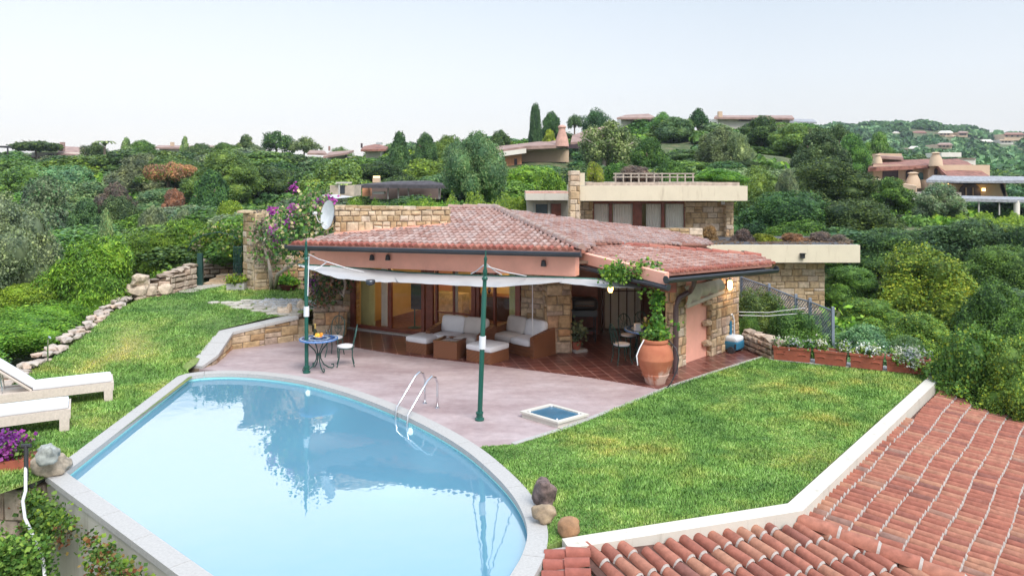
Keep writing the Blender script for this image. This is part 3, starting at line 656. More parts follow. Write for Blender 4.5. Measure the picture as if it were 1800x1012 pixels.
# ------------------------------------------------------------------ terrace, tiled porch floor, lawns
def terracemat():
    m, n, b = newmat('wine_tinted_concrete'); c = ramp(n, tex(n, .55, 7, .65, stretch=(1, 2.4, 1)), [(.3, (.32, .235, .24)), (.5, (.42, .335, .34)), (.7, (.51, .43, .44))])
    c = mixc(n, c, ramp(n, tex(n, 5, 7, .7), [(.35, (.86, .84, .84)), (.65, (1.06, 1.05, 1.05))]), None, 'MULTIPLY'); n.links.new(c, b.inputs['Base Color'])
    b.inputs['Roughness'].default_value = .55; b.inputs['Specular IOR Level'].default_value = .5; bump(n, b, tex(n, 14, 6), .004, .5); return m
far = [at(PO, s) for s in np.arange(seg[1]*0, tot, .3)]
edge = [p for p in far if True]
cop_far = [p for p in PO if (p.y > 12.3 and p.x > -6.9 and not (p.x < -6.2 and p.y < 17.0))]
tl = [G(350, 648), G(380, 640), G(407, 614), G(470, 606), G(524, 598)]
right_edge = [G(*p) for p in ((903, 782), (985, 757), (1100, 713), (1172, 683), (1250, 657), (1345, 627))]
tp_ = [p.xy for p in tl]+[Vector((-5.6, 24)), Vector((6.4, 24)), Vector((6.9, 20.4))]+[p.xy for p in reversed(right_edge)]
cf = [p for p in PO if p.y > 11.9]; cf = [p for p in cf if (p.x > -5.6)]
cf = sorted([p-(p-Vector((-2.5, 12))).normalized()*.15 for p in cf], key=lambda p: -p.x)
tb = MB(); tb.prism([(p.x, p.y) for p in tp_+cf], -.4, 0.0); struct(tb, 'terrace', terracemat())
def tilefloormat():
    m, n, b = newmat('dark_red_floor_tiles'); t = n.nodes.new('ShaderNodeTexCoord'); mp = n.nodes.new('ShaderNodeMapping'); mp.inputs['Rotation'].default_value = (0, 0, R(-12)); bk = n.nodes.new('ShaderNodeTexBrick')
    bk.offset = 0; bk.squash = 1; bk.inputs['Scale'].default_value = 1; bk.inputs['Brick Width'].default_value = .30; bk.inputs['Row Height'].default_value = .30; bk.inputs['Mortar Size'].default_value = .008
    bk.inputs['Color1'].default_value = (.15, .05, .04, 1); bk.inputs['Color2'].default_value = (.10, .033, .028, 1); bk.inputs['Mortar'].default_value = (.40, .22, .18, 1)
    n.links.new(t.outputs['Object'], mp.inputs[0]); n.links.new(mp.outputs[0], bk.inputs[0]); c = mixc(n, bk.outputs[0], ramp(n, tex(n, 3, 6), [(.3, (.75,)*3), (.7, (1.2,)*3)]), None, 'MULTIPLY')
    n.links.new(c, b.inputs['Base Color']); b.inputs['Roughness'].default_value = .28; return m
tf = MB(); fl = [G(*p).xy for p in ((590, 605), (700, 623), (900, 646), (1040, 664), (1160, 684))]+[p.xy-Vector((.03, -.03)) for p in right_edge[3:]]+[Vector((6.85, 20.4)), Vector((6.3, 23.9)), Vector((-5.5, 23.9))]
tf.prism([(p.x, p.y) for p in fl], -.1, .012); struct(tf, 'tiled_porch_floor', tilefloormat())
kb = MB()
for a, b_ in zip(right_edge, right_edge[1:]):
    d = (b_-a); kb.box(((a+b_)/2+Vector((0, 0, -.08))), (d.length+.03, .09, .23), math.atan2(d.y, d.x))
struct(kb, 'lawn_kerb', M['coping'])
def lawnmat():
    m, n, b = newmat('lawn_ground'); c = ramp(n, tex(n, .45, 6, .65), [(.32, (.09, .16, .04)), (.5, (.17, .25, .06)), (.68, (.32, .31, .12))])
    c = mixc(n, c, ramp(n, tex(n, 30, 4), [(.3, (.6,)*3), (.7, (1.3,)*3)]), None, 'MULTIPLY'); n.links.new(c, b.inputs['Base Color']); b.inputs['Roughness'].default_value = .95; bump(n, b, tex(n, 40, 4), .02, .8); return m
LM = lawnmat()
cr_ = [p-(p-Vector((-2.5, 11))).normalized()*.1 for p in PO if p.x > -.6 and 8.9 < p.y < 12.9]; cr_ = sorted(cr_, key=lambda p: -p.y)
lr = [p.xy for p in reversed(right_edge)]+[p for p in cr_]+[G(*p).xy for p in ((985, 952), (1010, 948), (1372, 895), (1625, 668), (1645, 664), (1365, 633))]
RL = [(p.x, p.y) for p in lr]
lb = MB(); lb.prism(RL, -.3, .015); struct(lb, 'lawn', LM)
leftp = [L(*p) for p in ((-260, 800), (-120, 735), (0, 688), (50, 655), (100, 626), (150, 590), (200, 548), (245, 527), (300, 519), (350, 506), (420, 497), (440, 500), (555, 512), (556, 545), (524, 553), (470, 560), (386, 581), (366, 610), (345, 641), (330, 652), (338, 664), (128, 822), (60, 850), (0, 870), (-200, 880))]
LP = [(p.x, p.y) for p in leftp]
def interval(y):
    xs = []; m_ = len(LP)
    for i in range(m_):
        a, b_ = LP[i], LP[(i+1) % m_]
        if (a[1] > y) != (b_[1] > y): xs.append(a[0]+(y-a[1])/(b_[1]-a[1])*(b_[0]-a[0]))
    return (min(xs), max(xs)) if len(xs) > 1 else None
ll = MB(); rows = []; ys = sorted(set([p[1] for p in LP])|set(np.arange(min(p[1] for p in LP)+.01, max(p[1] for p in LP), .15)))
for y in ys[1:-1]:
    iv = interval(y+1e-5)
    if iv: rows.append(ll.vs([(iv[0]+(iv[1]-iv[0])*k/24, y, hl(y)+.02) for k in range(25)]))
for a, b_ in zip(rows, rows[1:]):
    for k in range(24): ll.f.append((a+k, a+k+1, b_+k+1, b_+k))
struct(ll, 'raised_lawn', LM, True)
def inleft(x, y): return in_poly(x, y, LP)
# grass blades over both lawns: one uncountable thing
PATH_PX = ((356, 531), (470, 528), (540, 533), (530, 556), (500, 560), (430, 545))
PATHP = [tuple(L(*p).xy) for p in PATH_PX]
GRAVP = [tuple(L(*p).xy) for p in ((440, 533), (470, 526), (556, 528), (556, 545), (500, 548))]
POL = [(p.x, p.y) for p in PO]; RWB = [G(352, 648), G(380, 638), G(407, 614), G(465, 606), G(524, 598)]
def nearwall(x, y):
    res = np.zeros(len(x), bool)
    for a, b_ in zip(RWB, RWB[1:]):
        dx, dy = b_.x-a.x, b_.y-a.y; t = np.clip(((x-a.x)*dx+(y-a.y)*dy)/(dx*dx+dy*dy), 0, 1); res |= np.hypot(a.x+dx*t-x, a.y+dy*t-y) < .37
    return res
def blades(name, polyf, box, dens, hf, seed, label):
    r = np.random.default_rng(seed); x0, x1, y0, y1 = box; N = int((x1-x0)*(y1-y0)*dens); x = r.uniform(x0, x1, N); y = r.uniform(y0, y1, N)
    keep = r.random(N) < np.clip((13/np.maximum(y, 5))**1.2, .15, 1); x, y = x[keep], y[keep]
    ok = polyf(x, y); x, y = x[ok], y[ok]; N = len(x); z = np.array([hf(b_) for b_ in y]); a = r.uniform(0, 6.28, N)
    pt = np.sin(x*1.3+2*np.sin(y*.9))*np.sin(y*1.1+1.5*np.sin(x*.7)); h = (.017+.023*r.random(N))*(1+.45*pt)*(1+y*.02); wd = .0045+y*.00035; lx = np.cos(a+1.2)*h*.75; ly = np.sin(a+1.2)*h*.75
    v = np.stack([np.stack([x-np.cos(a)*wd, y-np.sin(a)*wd, z], -1), np.stack([x+np.cos(a)*wd, y+np.sin(a)*wd, z], -1), np.stack([x+lx, y+ly, z+h], -1)], 1).reshape(-1, 3)
    me = bpy.data.meshes.new(name); me.vertices.add(len(v)); me.vertices.foreach_set('co', v.ravel()); me.loops.add(3*N); me.loops.foreach_set('vertex_index', np.arange(3*N)); me.polygons.add(N); me.polygons.foreach_set('loop_start', np.arange(0, 3*N, 3)); me.update(calc_edges=True)
    o = bpy.data.objects.new(name, me); COL.objects.link(o); me.materials.append(GM); return tag(o, label, 'grass', kind='stuff')
m, n_, b = newmat('grass_blades'); g = n_.nodes.new('ShaderNodeNewGeometry')
c = ramp(n_, tex(n_, .45, 6, .65), [(.30, (.09, .20, .04)), (.48, (.17, .32, .06)), (.585, (.26, .36, .07)), (.68, (.38, .37, .07)), (.8, (.42, .38, .2))])
c = mixc(n_, c, ramp(n_, g.outputs['Random Per Island'], [(0, (.5, .62, .55)), (.6, (1.1, 1.1, 1.1)), (.8, (1.35, 1.25, 1.5)), (1, (2.2, 1.8, 3.2))]), None, 'MULTIPLY')
c = mixc(n_, c, ramp(n_, tex(n_, 1.6, 5, .7), [(.38, (.62, .72, .75)), (.5, (1.0, 1.0, 1.0)), (.66, (1.45, 1.35, 1.5))]), None, 'MULTIPLY')
n_.links.new(c, b.inputs['Base Color']); b.inputs['Roughness'].default_value = .7; b.inputs['Specular IOR Level'].default_value = .2; GM = m
blades('grass', lambda x, y: in_poly_np(x, y, RL) & ~in_poly_np(x, y, POL), (-.5, 10, 9, 19), 5200, lambda y: .012, 3, 'short patchy green and yellow grass of the right hand lawn')
blades('grass', lambda x, y: in_poly_np(x, y, LP) & ~in_poly_np(x, y, PATHP) & ~in_poly_np(x, y, GRAVP) & ~in_poly_np(x, y, POL) & ~nearwall(x, y), (-14, -4, 10, 27), 3000, lambda y: hl(y)+.017, 4, 'short green grass of the raised lawn beside the sun loungers')
# stepping-stone path, gravel
st = MB(); rs = random.Random(4)
for i in range(9):
    for j in range(7):
        u = (i+.5+.3*(j % 2)+rs.uniform(-.12, .12))/9; v_ = (j+.5)/7; c = L(362+180*u, 527+30*v_+10*(u-.3)*(0 if u < .3 else 1)*.6)
        if in_poly(c.x, c.y, PATHP):
            k = 6; a0 = rs.uniform(0, 1); st.prism([(c.x+.20*rs.uniform(.8, 1.1)*math.cos(a0+6.28*t/k), c.y+.19*rs.uniform(.8, 1.1)*math.sin(a0+6.28*t/k)) for t in range(k)], c.z-.03, c.z+.045)
for i in range(12):
    c = L(330+i*5.3+rs.uniform(-4, 4), 512-i*1.0+rs.uniform(-2.5, 2.5)); st.prism([(c.x+.27*rs.uniform(.8, 1.1)*math.cos(6.28*t/6), c.y+.27*rs.uniform(.8, 1.1)*math.sin(6.28*t/6)) for t in range(6)], c.z-.03, c.z+.04)
struct(st, 'stepping_stone_path', island('grey_flagstone', [(0, (.40, .37, .33)), (1, (.58, .54, .48))], .85, 8, .2))
gv = MB(); rs = random.Random(8); gx0 = [p[0] for p in GRAVP]; gy0 = [p[1] for p in GRAVP]
for i in range(1500):
    x, y = rs.uniform(min(gx0), max(gx0)), rs.uniform(min(gy0), max(gy0))
    if in_poly(x, y, GRAVP): r_ = rs.uniform(.02, .045); gv.lathe((x, y, hl(y)+.01), [(r_*.7, 0), (r_, r_*.5), (r_*.5, r_)], 5)
tag(gv.build('gravel', island('grey_gravel', [(0, (.38, .38, .40)), (1, (.62, .62, .64))], .9, 10, .1), None), 'pale grey gravel between the stepping stones and the house wall', 'gravel', kind='stuff')
# ------------------------------------------------------------------ low retaining wall of the raised lawn with a pale coping
rw = Thing('retaining_wall', 'low curved granite wall with pale coping holding the raised lawn', 'wall', G(450, 610)); sb, mb = MB(), MB()
base = [G(352, 648), G(380, 638), G(407, 614), G(465, 606), G(524, 598)]; tops = [.03, .17, .42, .52, .62]; cb = MB(); acc = 0
for i in range(4):
    a, b_ = base[i], base[i+1]; la = (b_-a).length; masonry(sb, mb, a, b_, -.1, lambda s, i=i, la=la: tops[i]+(tops[i+1]-tops[i])*s/la-.02, .3, (.25, .5), (.16, .28), face=(-2, 15), ends=(i == 3), seed=i)
nrm = []
for i in range(5):
    a, b_ = base[max(0, i-1)], base[min(4, i+1)]; d = (b_-a).normalized(); nrm.append(Vector((-d.y, d.x, 0)))
for i in range(4):
    k = max(1, int((base[i+1]-base[i]).length/.5))
    for j in range(k):
        q = []
        for t in (j/k+.006, (j+1)/k-.006):
            p = base[i].lerp(base[i+1], t); nm = nrm[i].lerp(nrm[i+1], t); z = tops[i]+(tops[i+1]-tops[i])*t+.035; q.append((p-nm*.05, p+nm*.42, z))
        cb.slab([Vector((q[0][0].x, q[0][0].y, q[0][2])), Vector((q[1][0].x, q[1][0].y, q[1][2])), Vector((q[1][1].x, q[1][1].y, q[1][2])), Vector((q[0][1].x, q[0][1].y, q[0][2]))], .07)
rw.part('stone_face', sb, M['stone']); rw.part('mortar', mb, M['mortar']); rw.part('coping', cb, M['coping'])
# garden steps at the end of that wall
stp_ = Thing('garden_steps', 'short flight of ochre stone steps up to the raised lawn', 'steps', G(540, 600)); sb = MB()
a = G(524, 600); b_ = G(556, 596); d = (b_-a).normalized(); nb = Vector((-d.y, d.x, 0))
for i in range(4):
    o_ = MB(); p = a+nb*(.32*i); q = b_+nb*(.32*i); o_.slab([Vector((p.x, p.y, .16*(i+1))), Vector((q.x, q.y, .16*(i+1))), Vector((q.x, q.y, .16*(i+1)))+nb*.5, Vector((p.x, p.y, .16*(i+1)))+nb*.5], .3); stp_.part('step', o_, M['stonepale'])
# ------------------------------------------------------------------ main house
random.seed(11)
house = Thing('house', 'single storey villa with pink walls, stone piers and a low tiled roof', 'house', (0, 20, 0))
H = house
E1 = P(505, 430, 19.6); E2 = P(1022, 441, 17.2); AP = P(868, 366, 23.0); PF = plane3(E1, E2, AP)
B1, B2, B3 = ray(588, 413, PF), ray(790, 395, PF), ray(790, 367, PF)
R1 = P(1045, 427, 19.0); R2 = P(1250, 429, 21.5); PR = plane3(AP, R1, R2); T1 = ray(1235, 419, PR); T2 = ray(1165, 403, PR); T3 = ray(1000, 384, PR); E2r = ray(1022, 441, PR)
t_, bd, ev = MB(), MB(), MB()
tiles(t_, bd, [E1, E2, AP, B3, B2, B1], (E2-E1).cross(Vector((0, 0, 1))), w=.165, ln=.29, rise=.042, first=ev)
tiles(t_, bd, [AP, E2-Vector((0, 0, .02)), R1, R2, T1, T2, T3], Vector((.45, -.9, 0)), w=.165, ln=.29, rise=.042, first=ev)
tile_line(t_, AP+Vector((0, 0, .04)), E2+Vector((0, .05, .05))); tile_line(t_, AP+Vector((0, 0, .04)), B3+Vector((0, 0, .03)))
rf = H.part('roof', t_, M['tile']); H.part('roof_bedding', bd, M['tilebed'], parent=rf); H.part('eave_tiles', ev, M['tileedge'], parent=rf)
hm = MB(); tile_line(hm, AP+Vector((-.0, 0, .07)), E2+Vector((0, .05, .08)), r=.085); H.part('hip_tiles', hm, M['hip'], parent=rf)
# gutter along the front eave
def gutter(a, b, r=.07, up=.0):
    g = MB(); a, b = Vector(a), Vector(b); d = (b-a).normalized(); s = d.cross(Vector((0, 0, 1))); A = []; B = []
    for k in range(9):
        t = math.pi*k/8; off = s*(-r*math.cos(t))+Vector((0, 0, -r*math.sin(t)))
        A.append(a+off); B.append(b+off)
    for k in reversed(range(9)):
        t = math.pi*k/8; off = s*(-(r-.012)*math.cos(t))+Vector((0, 0, -(r-.012)*math.sin(t)))
        A.append(a+off); B.append(b+off)
    i = g.vs(A+B); m_ = len(A)
    for k in range(m_): g.f.append((i+k, i+(k+1) % m_, i+m_+(k+1) % m_, i+m_+k))
    for q in (a, b): g.tube([q-d*.006, q+d*.006], r, 12)
    g.tube([a+s*(-r)+Vector((0, 0, .005)), b+s*(-r)+Vector((0, 0, .005))], .012, 6); g.tube([a+s*r+Vector((0, 0, .005)), b+s*r+Vector((0, 0, .005))], .012, 6); return g
dn = (E2-E1).cross(Vector((0, 0, 1))).normalized()
fas = MB(); f0, f1 = E1-dn*.02, E2-dn*.02; fas.slab([f0+Vector((0, 0, -.055)), f1+Vector((0, 0, -.055)), f1-dn*.05+Vector((0, 0, -.055)), f0-dn*.05+Vector((0, 0, -.055))], .09); H.part('fascia', fas, M['gutter'])
H.part('gutter', gutter(E1+dn*.07+Vector((0, 0, -.035)), E2+dn*.07+Vector((0, 0, -.045)), .062), M['gutter'])
# pink beam wall above the porch
PL = Vector((-5.35, 20.33, 0)); PRt = Vector((1.44, 17.5, 0)); pn = (PRt-PL).cross(Vector((0, 0, 1))).normalized()
pk = MB(); zb0, zb1 = P(547, 466, PL.y).z, P(1010, 486, PRt.y).z; pk.slab([Vector((PL.x, PL.y, 2.62)), Vector((PRt.x, PRt.y, 2.68)), Vector((PRt.x, PRt.y, 2.68))-pn*.3, Vector((PL.x, PL.y, 2.62))-pn*.3], 2.65-(zb0+zb1)/2)
H.part('porch_beam', pk, M['pink'])
sf = MB(); sf.slab([Vector((-5.25, 20.55, 2.5)), Vector((1.5, 17.75, 2.5)), Vector((5.6, 20.0, 2.45)), Vector((5.4, 26, 2.5)), Vector((-5.4, 25.9, 2.5))], .06); H.part('soffit', sf, plain('dark_soffit_boards', (.16, .10, .07), .7))
def beam_lamp(px, py, mat='plastic'):
    t = (px-900)/F; d = PRt-PL; k = (PL.x-t*PL.y)/(t*d.y-d.x); q = PL+d*k; z = CH-(py-YH)*q.y/F; b_ = MB(); c = Vector((q.x, q.y, z))+pn*.06; b_.tube([c-Vector((0, 0, .07)), c+Vector((0, 0, .05))], [.07, .05], 10); b_.box(c-pn*.03, (.05, .06, .05), math.atan2(pn.y, pn.x)); b_.tube([c+Vector((0, 0, .05)), c+Vector((0, 0, .075))], [.055, .02], 10)
    H.part('wall_light', b_, M[mat], smooth=True)
for px in (656, 684, 957): beam_lamp(px, 452 if px < 900 else 462)
# door wall (recessed), its stone ends
W0 = Vector((-4.7, 22.67, 0)); W1 = Vector((.22, 20.0, 0)); wd = (W1-W0).normalized(); wn_ = wd.cross(Vector((0, 0, 1))).normalized()
def onwall(px, a=W0, d=wd):
    t = (px-900)/F; k = (a.x-t*a.y)/(t*d.y-d.x); return a+d*k
wz = 2.42
def upright(mbx, px, w, z0=0, z1=wz, dep=.09, out=0): q = onwall(px)+wn_*out; mbx.box((q.x, q.y, (z0+z1)/2), (w, dep, z1-z0), math.atan2(wd.y, wd.x))
def rail(mbx, pa, pb, z0, z1, dep=.08, out=0): a, b = onwall(pa), onwall(pb); m_ = (a+b)/2+wn_*out; mbx.box((m_.x, m_.y, (z0+z1)/2), ((b-a).length, dep, z1-z0), math.atan2(wd.y, wd.x))
def panes(mbx, pa, pb, z0, z1, out=0): a, b = onwall(pa)+wn_*out, onwall(pb)+wn_*out; mbx.poly([(a.x, a.y, z0), (b.x, b.y, z0), (b.x, b.y, z1), (a.x, a.y, z1)])
def opening(name, pa, pb, ups, rails, z0=.02, thin=()):
    fr = MB(); rail(fr, pa, pb, z0, z0+.12, .1); rail(fr, pa, pb, wz-.1, wz, .1)
    for px, w in ups: upright(fr, px, w, z0+.12, wz-.1)
    for a, b, z, h in rails: rail(fr, a, b, z, z+h, .05)
    for px, w in thin: upright(fr, px, w, z0+.12, wz-.1, .045)
    o = H.part(name, fr, M['wood']); g = MB(); panes(g, pa, pb, z0+.1, wz-.08, -.01); H.part('pane', g, M['glass'], parent=o); return o
opening('sliding_door', 617, 764, [(621, .16), (686, .12), (744.5, .10), (756, .22)], [])
opening('window', 765, 836, [(768, .06), (833, .12)], [(768, 832, .72, .05), (768, 832, 1.62, .05), (768, 832, .35, .05)], .02, [(798, .06)])
opening('glazed_door', 838, 916, [(841, .08), (870, .06), (911, .14)], [(838, 870, .3, .05)], .02, [])
sl = MB(); rail(sl, 616, 917, -.02, .045, .3, .06); H.part('threshold', sl, M['coping'])
# room behind the glass
rm = MB(); a, b = onwall(617), onwall(918); dp = -wn_*4.2
def wallq(mbx, p, q, z0, z1): mbx.poly([(p.x, p.y, z0), (q.x, q.y, z0), (q.x, q.y, z1), (p.x, p.y, z1)])
wallq(rm, a+dp, b+dp, 0, 2.5); wallq(rm, a, a+dp, 0, 2.5); wallq(rm, b, b+dp, 0, 2.5)
H.part('interior_wall', rm, M['yellow']); fl_ = MB(); fl_.poly([(p.x, p.y, .03) for p in (a, b, b+dp, a+dp)]); H.part('interior_floor', fl_, M['tilebed'])
ce = MB(); ce.poly([(p.x, p.y, 2.44) for p in (a, b, b+dp, a+dp)]); H.part('ceiling', ce, M['cream'])
sc_ = MB(); m1 = onwall(690)+dp*.55; m2 = onwall(742)+dp*.55; sc_.box(((m1+m2)/2+Vector((0, 0, .45))), ((m2-m1).length, .4, .9), math.atan2(wd.y, wd.x)); H.part('stone_hearth', sc_, M['stonepale'])
def drape(pa, pb, out, z0, z1, mat, name='curtain', n=26, par=None, amp=.04):
    a, b = onwall(pa)+wn_*out, onwall(pb)+wn_*out; c = MB(); A = []; B = []
    for k in range(n+1):
        p = a.lerp(b, k/n)+wn_*(amp*math.sin(k*1.9)); A.append((p.x, p.y, z0)); B.append((p.x, p.y, z1))
    i = c.vs(A+B)
    for k in range(n): c.f.append((i+k, i+k+1, i+n+2+k, i+n+1+k))
    return H.part(name, c, mat, smooth=2, parent=par)
drape(626, 650, -.22, .06, 2.38, M['curtain'], n=22); drape(889, 905, -.2, .06, 2.38, M['curtain'], n=16); drape(652, 662, -.5, .06, 2.38, M['cloth'], n=12); drape(790, 797, -.2, .5, 2.38, M['cloth'], n=6)
def lampthing(loc, label, s=1.0, power=18, col=(1, .62, .25), name='table_lamp'):
    T = Thing(name, label, 'lamp', loc); b_ = MB(); b_.lathe(loc, [(.08*s, 0), (.08*s, .02), (.02*s, .05), (.05*s, .12*s), (.02*s, .25*s)], 12); T.part('lamp_base', b_, M['darkwood'])
    s_ = MB(); s_.lathe(loc, [(.16*s, .25*s), (.11*s, .5*s)], 14); T.part('lamp_shade', s_, emit('lampshade_glow', (1, .62, .28), 2.2))
    ld = bpy.data.lights.new('lamp_light', 'POINT'); ld.energy = power; ld.color = col; ld.shadow_soft_size = .12; lo = bpy.data.objects.new('lamp_light', ld); COL.objects.link(lo); lo.parent = T.e; lo.location = (0, 0, .62*s); return T
q = onwall(778)+dp*.75; sb_ = MB(); sb_.box((q.x, q.y, .40), (1.3, .45, .72), math.atan2(wd.y, wd.x)); sbt = MB(); sbt.box((q.x, q.y, .78), (1.4, .5, .04), math.atan2(wd.y, wd.x))
T = Thing('sideboard', 'dark sideboard against the back wall behind the cross-barred window', 'sideboard', (q.x, q.y, .03)); T.part('cabinet', sb_, M['darkwood']); T.part('top', sbt, M['wood'])
lampthing((q.x-.3, q.y, .80), 'lit lamp on the sideboard behind the cross-barred window', 1.2, 26)
q = onwall(735)+dp*.3; lampthing((q.x, q.y, 1.75), 'glowing lamp hung high in the room behind the sliding doors', .01, 20)
tv = Thing('television', 'dark screen on a pole stand just inside the right sliding door', 'television', (onwall(708)-wn_*.9).to_tuple()); q = onwall(708)-wn_*.9
b_ = MB(); b_.box((q.x, q.y, .95), (.62, .07, .75), math.atan2(wd.y, wd.x)+.25); tv.part('screen', b_, plain('dark_screen', (.015, .02, .03), .15)); b_ = MB(); b_.tube([(q.x-.2, q.y+.06, .03), (q.x-.2, q.y+.06, 1.1)], .02, 8); b_.lathe((q.x-.2, q.y+.06, .02), [(.2, 0), (.2, .02), (.03, .05)], 16); tv.part('stand', b_, M['green'])
q = onwall(725)+dp*.99; b_ = MB(); b_.box((q.x, q.y, 1.6), (.9, .04, 1.1), math.atan2(wd.y, wd.x)); T = Thing('painting', 'dark framed picture on the yellow wall seen through the sliding door', 'painting', (q.x, q.y, 1.6)); T.part('frame', b_, M['darkwood']); b_ = MB(); b_.box((q.x+wn_.x*.025, q.y+wn_.y*.025, 1.6), (.7, .02, .9), math.atan2(wd.y, wd.x)); T.part('canvas', b_, plain('dark_canvas', (.05, .05, .04), .5, var=.9, scale=4))
# stonework of the house
def pier(T, name, mat, *a, **k):
    s_, m_ = MB(), MB(); masonry(s_, m_, *a, **k); o = T.part(name, s_, M[mat]); T.part('mortar', m_, M['mortar'], parent=o); return o
cA = G(918, 611); cB = G(959, 617); cC = G(961, 622.5); cD = G(1003, 621)
pier(H, 'stone_wall', 'stone', onwall(916), cB, 0, 2.35, .4, (.14, .30), (.13, .27), face=(0, 10), seed=3, rough=.03)
pier(H, 'stone_wall', 'stone', cC, cD, 0, 2.4, .5, (.2, .5), (.2, .34), face=(1, 10), seed=9, out=.05, rough=.03)
wl = onwall(617); pier(H, 'stone_wall', 'stone', Vector((-6.3, 23.5)), wl, 0, 2.5, .4, (.25, .45), (.2, .32), face=(-4, 10), seed=21)
c1, c2 = G(1163, 616), G(1188, 621)
k1, k2, k3 = G(1250, 627), G(1298, 609), None
pier(H, 'stone_wall', 'stone', k1, k2, 0, 2.42, .12, (.16, .32), (.14, .27), face=(9, 10), seed=31)
pier(H, 'stone_wall', 'stone', k2, k2+Vector((-1.2, 2.6, 0)), 0, 2.42, .35, (.2, .4), (.16, .3), face=(12, 24), seed=32)
# quoins projecting to the left of the right-hand stone pier
dr = (k2-k1).normalized(); nr_ = dr.cross(Vector((0, 0, 1))).normalized(); ang = math.atan2(dr.y, dr.x)
for i, z in enumerate((.35, .85, 1.35, 1.78)):
    c = k1-dr*.10-nr_*.06; qs = MB(); qs.rock((c.x, c.y, z), (.42, .26, .2), i, ang, 1, .12); H.part('quoin', qs, M['stone'])
# pink recess wall, left stone jamb, service door
pw_ = MB(); ra_ = k1-dr*1.05-nr_*.14; rb = k1-nr_*.12; pw_.slab([Vector((ra_.x, ra_.y, 2.42)), Vector((rb.x, rb.y, 2.42)), Vector((rb.x, rb.y, 2.42))-nr_*.12, Vector((ra_.x, ra_.y, 2.42))-nr_*.12], 2.42); H.part('pink_wall', pw_, M['pink'])
jb, jm = MB(), MB(); ja = k1-dr*1.62-nr_*.05; jc = k1-dr*1.2-nr_*.05; masonry(jb, jm, ja, jc, 0, 2.3, .3, (.18, .3), (.2, .34), face=(9, 10), seed=41); H.part('stone_jamb', jb, M['stonepale']); H.part('mortar', jm, M['mortar'])
dw = MB(); dw.box((jc+ra_)/2+Vector((0, 0, 1.1))-nr_*.1, ((jc-ra_).length+.1, .06, 2.2), ang); H.part('service_door', dw, M['darkwood'])
# dark back of the porch dining area
bk1 = Vector((1.35, 21.6, 0)); bk2 = Vector((4.9, 21.9, 0)); bw = MB()
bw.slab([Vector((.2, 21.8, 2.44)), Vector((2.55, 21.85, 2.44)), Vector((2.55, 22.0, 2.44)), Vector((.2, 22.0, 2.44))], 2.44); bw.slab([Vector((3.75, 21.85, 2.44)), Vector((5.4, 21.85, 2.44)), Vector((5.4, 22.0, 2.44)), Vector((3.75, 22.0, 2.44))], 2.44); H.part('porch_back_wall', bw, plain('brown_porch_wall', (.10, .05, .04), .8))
def flatwin(cx, y, w, z0, z1, nm, nv, nh, mat, parent=None, facing=-1, bar=.035, pane=None, curtain=None, dep=.06):
    f = MB(); f.box((cx-w/2+bar, y, (z0+z1)/2), (bar*2, dep, z1-z0)); f.box((cx+w/2-bar, y, (z0+z1)/2), (bar*2, dep, z1-z0)); f.box((cx, y, z1-bar), (w-bar*4, dep, bar*2)); f.box((cx, y, z0+bar), (w-bar*4, dep, bar*2))
    for i in range(1, nv): f.box((cx-w/2+w*i/nv, y, (z0+z1)/2), (bar, dep*.7, z1-z0-bar*4))
    for i in range(1, nh): f.box((cx, y, z0+(z1-z0)*i/nh), (w-bar*4, dep*.6, bar))
    return f
fw = flatwin(3.15, 21.85, 1.15, .1, 2.35, 'w', 5, 2, None, bar=.03); wo = H.part('barred_window', fw, M['darkwood']); g = MB(); g.poly([(2.6, 21.87, .1), (3.7, 21.87, .1), (3.7, 21.87, 2.35), (2.6, 21.87, 2.35)]); H.part('pane', g, M['glass'], parent=wo)
g = MB(); g.poly([(2.5, 22.5, .0), (3.9, 22.5, .0), (3.9, 22.5, 2.4), (2.5, 22.5, 2.4)]); H.part('curtain', g, M['cloth'], parent=wo)
dr_ = MB(); dr_.box((1.95, 21.78, 1.05), (.95, .06, 2.1)); dr_.box((1.95, 21.74, 1.55), (.6, .04, .8)); dr_.box((1.95, 21.74, .55), (.6, .04, .6)); H.part('porch_door', dr_, M['wood'])
# side and rear walls that carry the roof
hb = MB(); hb.slab([Vector((-5.4, 26, 2.5)), Vector((5.4, 26, 2.5)), Vector((5.4, 26.3, 2.5)), Vector((-5.4, 26.3, 2.5))], 2.6); hb.slab([Vector((5.1, 22, 2.5)), Vector((5.4, 22, 2.5)), Vector((5.4, 26, 2.5)), Vector((5.1, 26, 2.5))], 2.6); hb.slab([Vector((-5.4, 23.2, 2.5)), Vector((-5.1, 23.2, 2.5)), Vector((-5.1, 26, 2.5)), Vector((-5.4, 26, 2.5))], 2.6); H.part('rear_wall', hb, M['pink'])
# the pink strip under the right-hand eave
ps = MB(); a = R1+Vector((.1, .25, -.05)); b = R2+Vector((-.1, .15, -.05)); ps.slab([a, b, b+Vector((.1, .3, 0)), a+Vector((.1, .3, 0))], .5); H.part('upper_pink_wall', ps, M['pink'])
